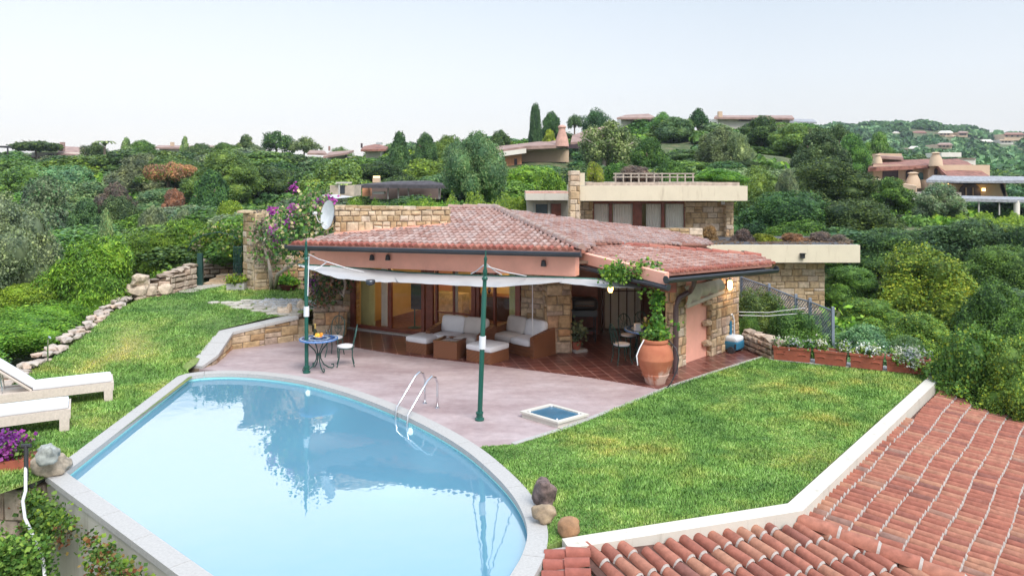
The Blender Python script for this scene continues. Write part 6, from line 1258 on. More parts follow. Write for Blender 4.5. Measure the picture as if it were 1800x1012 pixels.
def rubwall(label, pts, h0, th, seed, name='rubble_wall', rsz=(.22, .4), face=(-3, 8), hs=None):
    T = Thing(name, label, 'wall', pts[0].to_tuple()); s1, m1 = MB(), MB()
    for i, (a, b_) in enumerate(zip(pts, pts[1:])):
        ln = (b_-a).xy.length; h1 = hs or [h0]*len(pts); masonry(s1, m1, a, b_, lambda s: a.z-.3+(b_.z-a.z)*s/ln, lambda s: a.z+(b_.z-a.z)*s/ln+h1[i]+(h1[i+1]-h1[i])*s/ln, th, rsz, (.12, .24), face=face, seed=seed+i, rough=.035, out=.06, gap=.03)
        n = int(ln/.26)
        for k in range(n+1):
            p = a.lerp(b_, k/max(1, n)); hh_ = h1[i]+(h1[i+1]-h1[i])*k/max(1, n); d = (b_-a).normalized(); nn_ = Vector((d.y, -d.x, 0)); nn_ = nn_ if (Vector((face[0], face[1], 0))-a).dot(nn_) > 0 else -nn_
            s1.rock((p.x-nn_.x*th*.5, p.y-nn_.y*th*.5, p.z+hh_+.02), (rnd(.28, .4), th+rnd(.0, .12), rnd(.12, .2)), seed*9+k, math.atan2(d.y, d.x)+rnd(-.2, .2), 1, .3)
    T.part('stone_face', s1, M['rubble']); T.part('mortar', m1, M['soil']); return T
rubwall('dry rubble wall beside the gate steps holding a flower bed', [L(255, 524), L(300, 517), L(345, 505)], .45, .5, 101, hs=[.35, .55, .7])
rubwall('upper dry rubble wall behind the flower bed left of the gate', [P(240, 492, 27.5), P(300, 474, 28.5), P(345, 458, 29.5)], .5, .5, 111)
rubwall('rubble wall rising behind the gate to the right of the steps', [P(358, 475, 27.3), P(420, 462, 27.8)], .55, .5, 121, hs=[.3, .75])
rubwall('low rubble wall between the pool cleaner and the flower troughs', [G(1306, 612), G(1357, 634)], .42, .4, 131, face=(3, 0))
# pale border of flat stones along the left lawn
bd_ = [L(*p) for p in ((-130, 745), (0, 692), (50, 656), (100, 626), (150, 590), (200, 548), (235, 528))]
T = Thing('stone_border', 'row of flat pale stones bordering the left lawn below the hedge', 'border', bd_[2].to_tuple()); b = MB(); k_ = 0
for a, c in zip(bd_, bd_[1:]):
    n = int((c-a).length/.17)
    for i in range(n):
        p = a.lerp(c, i/n); 
        for off in (-.10, -.34): b.rock((p.x+off*.8+rnd(-.06, .06), p.y+rnd(-.08, .08)-off*.4, p.z+.05+rnd(-.03, .1)), (rnd(.22, .42), rnd(.2, .34), rnd(.10, .2)), k_, rnd(0, 3), 1, .3); k_ += 1
T.part('stones', b, island('pale_flat_stone', [(0, (.36, .30, .26)), (.5, (.52, .46, .41)), (1, (.58, .42, .32))], .9, 9, .3, .01, 26))
T = Thing('corner_pillar', 'short stepped pillar of big square stones at the far end of the border', 'pillar', L(240, 528).to_tuple()); q = L(240, 528)
for px, py, w_, h_ in ((246, 492, .55, .35), (240, 507, .7, .32), (245, 520, .5, .3)): b = MB(); c = P(px, py, q.y+.3); b.rock(c, (w_*1.1, .6, h_*1.2), int(px), .1, 2, .5); T.part('block', b, M['stonepale'])
for px, py, lb in ((262, 519, 'squared stone block at the left end of the flower bed wall'), (290, 516, 'upright squared stone block by the flower bed wall')):
    b = MB(); c = L(px, py+3); b.rock(c+Vector((0, 0, .18)), (.5, .35, .42), px, .3, 2, .1); single(b, 'stone_block', M['stonepale'], lb, 'stone', c.to_tuple())
T = Thing('flower_bed', 'bed of low yellow and orange flowers behind the rubble wall near the gate', 'flower bed', P(300, 490, 27).to_tuple()); cluster(None, blob(290, 486, 22, 4, 26.8, 30, .4)+blob(265, 508, 6, 4, 24.5, 8, .2)+blob(325, 472, 12, 6, 28, 12), .2, 1300, .09, [LF['mid'], LF['bright'], LF['yellow']], 'leaves', 49, T.e, T.loc, weights=[.4, .35, .25])
b = MB(); q = L(84, 638); b.tube([q, q+Vector((0, 0, .55))], .018, 8); b.tube([q+Vector((0, 0, .55)), q+Vector((.04, -.02, .62)), q+Vector((.1, -.04, .58))], .02, 8); single(b, 'garden_tap', M['steel'], 'slim pale standpipe tap at the stone border behind the loungers', 'tap', q.to_tuple())
b = MB(); q = P(501, 556, 21.2); b.rock(P(500, 549, 21.5), (.42, .35, .36), 12, 0, 3, .3); b.rock(P(509, 545, 21.5), (.16, .14, .42), 13, .4, 2, .2); single(b, 'carved_rock', M['stonepale'], 'pinkish forked boulder on the coping where the retaining wall ends', 'rock', q.to_tuple(), smooth=2)
b = MB(); q = P(533, 545, 22.0); b.rock(q+Vector((0, 0, .1)), (.4, .35, .42), 15, 0, 2, .15); single(b, 'rock', M['stonepale'], 'block-like ochre rock at the top of the garden steps behind the pole', 'rock', q.to_tuple())
# ------------------------------------------------------------------ bottom left: petunia trough, stone wall, ivy, white hose
q0_, q1_ = G(-70, 838), G(58, 826); T = Thing('petunia_trough', 'terracotta trough full of purple petunias at the lower left corner', 'planter', ((q0_+q1_)/2).to_tuple()); b = MB(); d = (q1_-q0_).normalized(); nb = Vector((-d.y, d.x, 0))
b.slab([q0_+Vector((0, 0, .16)), q1_+Vector((0, 0, .16)), q1_+nb*.42+Vector((0, 0, .16)), q0_+nb*.42+Vector((0, 0, .16))], .22); T.part('trough', b, M['trough']); PP = [q0_.lerp(q1_, rnd(0, .93))+nb*rnd(.0, .42)+Vector((0, 0, rnd(.18, .40))) for _ in range(90)]
cluster(None, PP, .12, 1500, .055, [LF['mid'], LF['ivy']], 'leaves', 50, T.e, T.loc); cluster(None, [p+Vector((0, -.04, .05)) for p in PP if p.x < q1_.x-.25], .12, 2000, .06, [LF['purple']], 'flowers', 51, T.e, T.loc)
s1, m1 = MB(), MB(); T = Thing('terrace_wall', 'rough stone wall under the petunia trough at the lower left corner', 'wall', (-8, 10.6, -1)); masonry(s1, m1, q0_+Vector((-1.5, .3, 0)), G(52, 846)+Vector((0, -.05, 0)), -3.5, -.10, .5, (.3, .6), (.2, .4), face=(-4, 0), seed=141, rough=.04, out=.07, gap=.03); T.part('stone_face', s1, M['rubble']); T.part('mortar', m1, M['mortar'])
b = MB(); b.slab([q0_+Vector((-1.5, .2, -.03)), G(60, 842)+Vector((0, -.02, -.06)), G(60, 842)+Vector((0, .6, -.06)), q0_+Vector((-1.5, .8, -.03))], .08); T.part('coping', b, M['coping'])
# ivy on the outer pool wall
IV = Thing('ivy', 'ivy with patches of dark red leaves covering the white outer pool wall', 'ivy', (-6, 9.5, -2)); wa_, wb2 = G(52, 841), G(265, 1007); dw_ = (wb2-wa_); rs = random.Random(9); ip = []; ir = []
nw = Vector((-.66, -.75, 0))
for k in range(1500):
    t = rs.uniform(-.02, 1.5); dep = rs.uniform(.0, 1)**1.3*2.6; f_ = math.sin(t*9+dep*2.2)+math.sin(t*23-dep*3)*.6+math.sin(dep*5+t*4)*.5+(.5 if dep < .35 else 0)
    if f_ > .05+.25*dep: p = wa_+dw_*t+nw*.06+Vector((0, 0, -.12-dep)); (ir if math.sin(t*14+2)+math.sin(dep*4) > 1.15 or (t > .5 and dep < .3 and rs.random() < .5) else ip).append(p)
cluster(None, ip, .15, 8200, .056, [LF['ivy'], LF['bright']], 'leaves', 52, IV.e, IV.loc, weights=[.75, .25]); cluster(None, ir, .13, 1500, .052, [LF['ivyred']], 'red_leaves', 53, IV.e, IV.loc)
b = MB(); b.tube([P(46, 800, 11.0), P(45, 830, 10.9), P(45, 862, 10.75), P(40, 880, 10.7), P(44, 910, 10.6), P(62, 950, 10.3), P(76, 985, 10.1), P(80, 1030, 9.9)], .022, 8); T = Thing('white_hose', 'white hose running down from a black tap over the stone wall at the lower left', 'hose', P(45, 862, 10.75).to_tuple()); T.part('tube', b, M['cush'], smooth=2); b = MB(); b.tube([P(46, 782, 11.0), P(46, 845, 10.9)], .03, 8); b.tube([P(38, 783, 11.0), P(54, 783, 11.0)], .03, 8); T.part('tap', b, M['plastic'])
T = Thing('creeper', 'mass of green creeper over the rocks below the petunia trough', 'creeper', (-8, 10, -2)); cluster(None, [P(rs.uniform(-30, 80), rs.uniform(950, 1050), 10.2+rs.uniform(-.2, .1)) for _ in range(90)], .17, 4200, .06, [LF['ivy'], LF['mid']], 'leaves', 54, T.e, T.loc)
for i, (px, py) in enumerate(((20, 870), (10, 1000), (62, 880))): pass
# ------------------------------------------------------------------ far houses
random.seed(41)
FT = plain('far_tile_roof', (.30, .20, .175), .9, var=.3, scale=1.2); FTr = plain('far_red_tile_roof', (.25, .115, .09), .9, var=.5, scale=2.2); FW = plain('far_cream_wall', (.56, .42, .30), .9, var=.1, scale=.5); FWt = plain('far_white_wall', (.70, .66, .60), .9, var=.1, scale=.5); FWo = plain('far_orange_wall', (.62, .28, .16), .9); FD = plain('far_dark_opening', (.05, .03, .04), .5); FS = plain('far_stone', (.50, .42, .34), .95, var=.35, scale=2); REED = plain('grey_reed_roof', (.30, .31, .34), .95, var=.4, scale=5, bmp=.05); DREED = plain('dark_reed_roof', (.07, .065, .075), .95, var=.4, scale=4)
def pxbox(px0, px1, py0, py1, Y, dep):
    b = MB(); slabbox(b, px0, px1, py0, py1, Y, dep); return b
def rslab(pts, t=.2):
    b = MB(); b.slab([P(*p) for p in pts], t); return b
# pergola house, centre left
T = Thing('pergola_house', 'low house with a wide dark reed roof and lit chimney lamp beyond the hedge', 'house', P(710, 345, 45).to_tuple())
T.part('roof', rslab([(622, 325, 43.5), (797, 326, 43.5), (755, 317.5, 47), (690, 318.5, 47)], .18), DREED); T.part('roof', rslab([(700, 320, 44), (757, 318.5, 44), (797, 325, 43.6), (640, 324, 43.6)], .1), DREED)
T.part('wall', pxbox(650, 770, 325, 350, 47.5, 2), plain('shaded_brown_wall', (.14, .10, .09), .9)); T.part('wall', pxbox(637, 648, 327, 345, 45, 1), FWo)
for px in (682, 700, 718, 772): T.part('post', pxbox(px-1, px+1, 326, 350, 44, .1), M['coping'])
T.part('bench', pxbox(655, 675, 337, 341, 44, .6), M['cush']); T.part('chimney', pxbox(655, 667, 313, 321, 46, .4), FW); T.part('chimney_lamp', pxbox(656, 666, 309.5, 312.5, 46, .4), emit('far_lamp_glow', (1, .72, .35), 1.6))
T = Thing('stone_outhouse', 'small stone outhouse left of the dark reed roof', 'outhouse', P(600, 350, 40).to_tuple()); T.part('wall', pxbox(580, 622, 326, 345, 41, 2), FS); T.part('roof', pxbox(590, 608, 320, 323, 40.8, 1.5), M['white']); T.part('door', pxbox(598, 606, 326, 340, 40.95, .2), M['gutter'])
T = Thing('sun_canopy', 'white pointed sun canopy on a thin mast behind the bougainvillea', 'canopy', P(590, 355, 33).to_tuple()); b = MB(); b.poly([P(563, 343, 33), P(592, 349, 31.8), P(592, 346, 33)]); b.poly([P(592, 346, 33), P(592, 349, 31.8), P(622, 346, 33)]); b.poly([P(563, 343, 33), P(592, 346, 33), P(592, 342, 34)]); b.poly([P(592, 346, 33), P(622, 346, 33), P(592, 342, 34)]); T.part('canvas', b, M['canvas']); b = MB(); b.tube([P(596, 325, 33), P(596, 360, 33)], .03, 6); T.part('mast', b, M['coping'])
# pink house on the hill
T = Thing('pink_hill_house', 'orange walled house with long pink tile roof and fat chimney on the hill', 'house', P(930, 290, 85).to_tuple())
T.part('roof', rslab([(868, 265, 83), (925, 257, 83), (1000, 254, 84), (998, 243, 90), (940, 250, 90), (868, 258, 88)], .35), FT); T.part('eaves', rslab([(866, 269, 82.8), (925, 261, 82.8), (925, 261, 83.4), (866, 269, 83.4)], .5), FWt); T.part('wall', pxbox(872, 917, 268, 296, 84, 5), FWo); T.part('opening', pxbox(904, 909, 279, 290, 83.9, .3), FD); T.part('wall', pxbox(918, 1000, 262, 285, 86, 5), FW)
b = MB(); c = P(988, 248, 84); b.lathe(c-Vector((0, 0, .6)), [(.75, 0), (.65, .8), (.38, 1.7), (.36, 2.0), (.46, 2.05), (.44, 2.2), (.2, 2.35)], 14); T.part('chimney', b, plain('far_pink_chimney', (.55, .32, .26), .9), smooth=True)
T.part('upper_roof', rslab([(1003, 250, 90), (1030, 249, 90), (1068, 236, 90), (1066, 222, 96), (1040, 226, 96), (1006, 238, 94)], .35), FT); T.part('lower_opening', pxbox(973, 1020, 254, 261, 85.8, .5), FD)
def lowhouse(name, label, Y, walls, roofs, extra=()):
    T = Thing(name, label, 'house', P(walls[0][0], walls[0][3], Y).to_tuple())
    for w_ in walls: T.part('wall', pxbox(w_[0], w_[1], w_[2], w_[3]+14, Y, w_[4] if len(w_) > 4 else 4), w_[5] if len(w_) > 5 else FWt)
    for r_ in roofs: T.part('roof', rslab(r_[0], .25), r_[1] if len(r_) > 1 else FT)
    for nm, e_, mt in extra: T.part(nm, pxbox(*e_, Y-.4, .6), mt)
    return T
lowhouse('hilltop_house', 'small tan roofed house on the skyline left of the long flat roofs', 106, [(1092, 1150, 205, 216)], [([(1084, 207, 105), (1154, 207, 105), (1140, 200, 109), (1100, 202, 109)], FT)], [('window', (1102, 1112, 207, 212), FD), ('window', (1122, 1134, 207, 212), FD)])
lowhouse('hilltop_house', 'long low house with thin flat roofs along the right end of the skyline', 108, [(1262, 1395, 207, 216), (1395, 1420, 213, 222)], [([(1255, 206.5, 107), (1396, 207.5, 107), (1392, 203, 113), (1258, 203, 113)], FT), ([(1388, 213.5, 106), (1436, 214.5, 106), (1430, 210, 112), (1390, 209, 112)], REED)], [('chimney', (1263, 1270, 196, 206), FW), ('window', (1300, 1330, 208, 213), FD), ('window', (1345, 1375, 208, 213), FD)])
lowhouse('ridge_house', 'grey gabled house with a pink chimney on the far left ridge', 125, [(56, 150, 268, 284)], [([(54, 276, 124), (105, 276, 124), (100, 265, 130), (62, 265, 130)],), ([(100, 270, 124), (160, 274, 124), (150, 259, 131), (106, 257, 131)], FT)], [('chimney', (105, 111, 250, 266), FT), ('window', (80, 92, 271, 275), FD)])
T = Thing('reed_pergola', 'thin flat pergola on posts at the far left end of the ridge', 'pergola', P(8, 275, 120).to_tuple()); T.part('roof', pxbox(-20, 22, 256.5, 258.5, 120, 4), DREED)
for px in (-10, 12): T.part('post', pxbox(px, px+1.6, 258, 274, 120, .2), DREED)
lowhouse('ridge_house', 'long low roof with a stub chimney on the ridge behind the russet tree', 128, [(280, 345, 259, 266)], [([(270, 259, 127), (352, 260, 127), (340, 256, 132), (278, 255.5, 132)],)], [('chimney', (299, 304, 250, 257), FW)])
lowhouse('ridge_house', 'low brown roof on the ridge just left of the umbrella pine', 128, [(362, 395, 260, 266)], [([(352, 261, 127), (398, 261, 127), (392, 256, 132), (358, 256, 132)],)])
lowhouse('ridge_house', 'white eaved house with a pale roof on the ridge right of the umbrella pines', 100, [(575, 608, 274, 290)], [([(568, 275, 98), (612, 268, 98), (622, 264, 104), (580, 267, 104)], FT), ([(540, 269, 103), (575, 270, 103), (570, 265, 107), (545, 264, 107)], FT)], [('eaves', (572, 609, 273, 276), FWt), ('column', (606, 609, 270, 284), FWt), ('chimney', (577, 579, 257, 265), FT)])
lowhouse('ridge_house', 'white house with red tiled roof and steel vent right of the ridge pines', 95, [(643, 668, 263, 275)], [([(634, 263, 93), (678, 262, 93), (682, 258, 97), (662, 253, 100), (640, 257, 99)], FTr)], [('vent', (661, 671, 250.5, 254), M['steel']), ('chimney', (634, 636, 252, 260), FD)])
# big villa on the right
YV = 72; T = Thing('hill_villa', 'cream villa with red tile roofs, round chimneys and arched openings on the right', 'house', P(1650, 400, YV).to_tuple())
T.part('wall', pxbox(1535, 1640, 290, 330, YV, 8), FW); T.part('wall', pxbox(1632, 1740, 290, 346, YV-1, 9), FW); T.part('wall', pxbox(1675, 1768, 316, 346, YV-3, 6), FW); T.part('wall', pxbox(1640, 1680, 316, 341, YV-3.2, 5), FS)
T.part('roof', rslab([(1526, 295, YV-1), (1634, 290, YV-1), (1642, 279, YV+6), (1545, 283, YV+6)], .35), FTr); T.part('roof', rslab([(1610, 293, YV-1.2), (1632, 290, YV-1.2), (1632, 286, YV), (1612, 289, YV)], .2), FTr)
T.part('roof', rslab([(1645, 289, YV-1.2), (1664, 312, YV-3), (1658, 279, YV+6)], .3), FTr); T.part('roof', rslab([(1652, 297, YV-2), (1665, 309, YV-3.4), (1742, 311, YV-3.4), (1700, 284, YV+3), (1682, 279, YV+5), (1654, 281, YV+5)], .35), FTr)
T.part('wing', pxbox(1543, 1585, 270, 283, YV+5, 4), FW); T.part('roof', rslab([(1541, 274, YV+4), (1588, 277, YV+4), (1584, 271, YV+8), (1545, 269, YV+8)], .25), FT); T.part('parapet', pxbox(1505, 1540, 280, 288, YV+3, 2), FS)
for (cx, yb_, y0, r_) in ((1645, 292, 268, .6), (1605, 331, 303, .68), (1543, 288, 272, .4)):
    b = MB(); c = P(cx, yb_, YV-1.5); h = (yb_-y0)*YV/F; b.lathe(c, [(r_, 0), (r_*.85, h*.5), (r_*.5, h*.85), (r_*.5, h*.9), (r_*.75, h*.92), (r_*.3, h)], 12); T.part('chimney', b, FW, smooth=True)
def archw(px0, px1, py0, py1, Y, mt=FD, nm='opening'):
    b = MB(); a, c = P(px0, py1, Y), P(px1, py1, Y); top = P(0, py0, Y).z; w_ = (c.x-a.x)/2; sh = top-w_*.8; pts = [(a.x, Y, a.z), (c.x, Y, a.z), (c.x, Y, sh)]+[(a.x+w_+w_*math.cos(t), Y, sh+w_*.8*math.sin(t)) for t in [math.pi*k/8 for k in range(1, 8)]]+[(a.x, Y, sh)]
    i = b.vs(pts+[(p[0], p[1]+.3, p[2]) for p in pts]); n = len(pts); b.f.append(tuple(i+k for k in range(n)))
    for k in range(n): b.f.append((i+k, i+n+k, i+n+(k+1) % n, i+(k+1) % n))
    T.part(nm, b, mt)
archw(1593, 1606, 298, 316, YV-.1); archw(1615, 1623, 303, 322, YV-.1, plain('green_shutter', (.08, .18, .18), .6), 'shutter'); archw(1643, 1648, 296, 307, YV-1.1); T.part('opening', pxbox(1552, 1579, 297, 316, YV-.1, .3), FD); archw(1688, 1724, 322, 344, YV-3.2)
for px in (1698, 1710): T.part('door_frame', pxbox(px, px+1.5, 330, 344, YV-3.3, .1), FW)
for px, py in ((1666, 322), (1731, 333)): T.part('wall_lamp', pxbox(px-1.5, px+1.5, py-2, py+3, YV-3.6, .3), emit('far_lamp_glow', (1, .6, .2), 4))
T.part('reed_awning', rslab([(1628, 316, YV-6), (1700, 319, YV-6), (1800, 317, YV-6), (1880, 318, YV-6), (1850, 311, YV-3), (1640, 308, YV-3)], .25), REED)
T.part('buttress', rslab([(1758, 310, YV-3), (1772, 345, YV-3), (1766, 345, YV-1), (1750, 310, YV-1)], 1), FW)
T.part('terrace_wall', rslab([(1535, 314, YV-3), (1610, 327, YV-5), (1612, 326, YV-2), (1540, 313, YV)], 1.0), FW); T.part('terrace_wall', pxbox(1560, 1690, 338, 352, YV-5, 2), FWt); T.part('lower_wall', rslab([(1680, 350, YV-6), (1742, 372, YV-8), (1745, 350, YV-5), (1690, 346, YV-4)], 2.5), FW)
T = Thing('reed_pergola', 'long pale reed pergola on posts below the villa at the right edge', 'pergola', P(1740, 390, 58).to_tuple()); T.part('roof', rslab([(1645, 348, 57), (1890, 353, 57), (1880, 348, 60), (1650, 343, 60)], .22), REED)
for px in (1721, 1757): T.part('post', pxbox(px-1, px+1, 352, 378, 57.2, .1), M['coping'])
b = MB(); c = P(1787, 395, 57.2); b.lathe(c, [(.32, 0), (.2, .8), (.22, 1.8)], 12); T.part('column', b, FWt, smooth=True)
T = Thing('white_block_house', 'small white box house behind the red villa roof', 'house', P(1700, 290, 110).to_tuple()); T.part('wall', pxbox(1685, 1715, 279, 290, 110, 5), FWt); T.part('roof', pxbox(1684, 1716, 278, 279.3, 109.8, 5), FT); T.part('annex', pxbox(1655, 1690, 268, 276, 130, 5), FWt)
for i, (a, c, d, e, ro, lb) in enumerate(((1600, 1628, 231, 240, FTr, 'far villa with red roof high on the distant hill left of centre'), (1612, 1636, 244, 250, FTr, 'far orange villa below the red roofed one on the distant hill'), (1650, 1675, 231, 236, FWt, 'far white villa strung along the distant skyline'), (1662, 1680, 237, 246, FW, 'far cream villa standing below the white skyline villa'), (1684, 1702, 231, 238, FT, 'far small house right of the white skyline villa'), (1648, 1674, 252, 258, FT, 'far low house in the middle of the distant hillside'), (1562, 1580, 231, 237, FWt, 'far pale house at the left foot of the distant skyline'), (1598, 1616, 258, 263, FWt, 'far white house low on the distant hill above the villa'), (1765, 1800, 234, 244, FTr, 'far broad red roofed villa at the right edge of the skyline'), (1758, 1782, 244, 252, FW, 'far cream house just below the broad red roofed villa'), (1660, 1690, 268, 274, FWt, 'far flat white house close above the near villa roof'), (1780, 1806, 278, 288, FT, 'far pink roofed house at the right edge above the reed pergola'), (1722, 1745, 246, 250, FWt, 'far little white house between the cream villas'))):
    Y = 430 if d < 250 else 330; T = Thing('far_villa', lb, 'house', P((a+c)/2, e+2, Y).to_tuple(), group='villas on the distant hill'); T.part('wall', pxbox(a+1, c-1, d+1.5, e+3, Y, 10), FW if i % 3 else FWt); T.part('roof', rslab([(a-1, d+2, Y-1), (c+1, d+2, Y-1), (c-4, d-1, Y+9), (a+4, d-1, Y+9)], .5), ro)
    for k in range(3): T.part('window', pxbox(a+3+(c-a-6)*k/3, a+5+(c-a-6)*k/3+1.5, d+4, d+6.5, Y-.2, .4), FD)
T = Thing('reed_shelter', 'blue-grey flat roofed shelter among the bushes at the left', 'shelter', P(60, 470, 32).to_tuple()); T.part('roof', rslab([(34, 462, 31), (82, 462, 31), (88, 448, 34), (44, 450, 34)], .15), REED); T.part('wall', pxbox(42, 82, 470, 500, 33, 1.5), FS); T.part('opening', pxbox(44, 70, 466, 480, 32.9, .3), FD)
for px in (38, 78): T.part('post', pxbox(px, px+2, 463, 492, 31.2, .08), M['wood'])
T = Thing('lattice_fence', 'blue-grey diamond lattice fence stepping down behind the oleanders', 'fence', P(1400, 600, 22.5).to_tuple()); fp = [P(1303, 487, 25.2), P(1352, 504, 23.6), P(1399, 523, 22.2), P(1424, 530, 21.6), P(1464, 546, 20.6)]; lat = plain('blue_grey_lattice', (.20, .24, .30), .7)
for i, (a, c) in enumerate(zip(fp, fp[1:])):
    d = c-a; ln = d.length; dn2 = Vector((d.x, d.y, 0)).normalized(); hgt = 1.35; b = MB(); sl_ = d.z/d.xy.length; W_ = d.xy.length
    for s_ in (-1, 1):
        k = -int(hgt/.11)-2
        while k*.11 < W_+hgt:
            u0 = k*.11; pts = []
            for tt_ in (0, 1):
                u = u0+s_*tt_*hgt+(hgt if s_ < 0 else 0); pts.append((u, -hgt*tt_ if True else 0))
            (ua, va), (ub, vb_) = pts
            if ub != ua:
                t0, t1 = sorted(((0-ua)/(ub-ua), (W_-ua)/(ub-ua))); t0, t1 = max(0, t0), min(1, t1)
                if t1 > t0+.02:
                    def pt(t): u, v = ua+(ub-ua)*t, va+(vb_-va)*t; return a+dn2*u+Vector((0, 0, sl_*u+v+(.012*s_)*0))+Vector((-dn2.y, dn2.x, 0))*(.008*s_)
                    b.tube([pt(t0), pt(t1)], .011, 4)
            k += 1
    b.tube([a, c], .022, 5); b.tube([a-Vector((0, 0, hgt)), c-Vector((0, 0, hgt))], .022, 5); T.part('lattice_panel', b, lat)
for p in fp: b = MB(); b.box(p-Vector((0, 0, .7)), (.07, .07, 1.6)); T.part('post', b, lat)
b = MB()
for dy in (0, 6): b.tube([P(1299, 548+dy, 20.2), P(1350, 549+dy, 20.4), P(1415, 541+dy*1.5, 20.8)], .008, 5)
single(b, 'washing_line', M['cush'], 'pair of thin pale washing lines from the stone pier towards the lattice fence', 'washing line', P(1299, 548, 20.2).to_tuple())
# ------------------------------------------------------------------ vegetation
random.seed(77)
SKY = ((-100, 262), (0, 264), (100, 258), (200, 256), (300, 264), (400, 262), (420, 258), (500, 264), (560, 272), (640, 272), (690, 250), (760, 245), (800, 245), (850, 236), (905, 240), (930, 244), (1000, 222), (1080, 212), (1120, 208), (1200, 204), (1300, 208), (1400, 214), (1440, 222), (1500, 238), (1560, 248), (1620, 262), (1700, 285), (1800, 305), (1900, 315))
def skyline(px):
    for (a, ya), (b, yb_) in zip(SKY, SKY[1:]):
        if a <= px <= b: return ya+(yb_-ya)*(px-a)/(b-a)
    return 262
PROT = ((615, 800, 315, 342, 44), (865, 1000, 242, 290, 82), (970, 1072, 220, 254, 88), (1500, 1625, 268, 322, 70), (1590, 1800, 265, 344, 68), (1640, 1800, 344, 392, 56), (1255, 1438, 196, 214, 105), (1084, 1150, 198, 208, 105), (54, 152, 250, 271, 122), (565, 615, 262, 276, 97), (632, 684, 250, 262, 92), (565, 625, 322, 352, 32), (275, 350, 248, 258, 126), (356, 396, 254, 259, 126), (-20, 25, 255, 266, 118), (34, 90, 446, 478, 30), (1498, 1800, 228, 262, 300), (1684, 1716, 276, 286, 108))
def _mt_prot():
    return tuple((px-w*.42, px+w*.42, yt, yt+w*(.62 if kind != 'column' else 1.2), Y-1) for key, kind, px, yt, w, Y, *_ in MT if 40 <= Y < 100)
def allowed(px, w, Y, ytop, margin=2):
    y = max(ytop, skyline(px)+margin-1)
    for a, b, y0, y1, Yf in PROT:
        if Y < Yf and px+w*.42 > a and px-w*.42 < b and y < y1: y = y1+rnd(0, 3)
    return y
def clear(x, y):
    if -14 < x < 9 and y < 28: return False
    if -7.5 < x < 1.2 and 28 <= y < 31 : return True
    if .3 < x < 9.8 and 25 < y < 38: return False
    if 6 < x < 14.5 and 25.5 < y < 33: return False
    for a, b, c, d in ((-9.5, -2.5, 42.5, 50), (-11, -8, 39.5, 43), (-2.5, 12, 82, 93), (31, 49, 64, 82), (40, 60, 56, 62), (-22, -19, 31, 35)):
        if a < x < b and c < y < d: return False
    return True
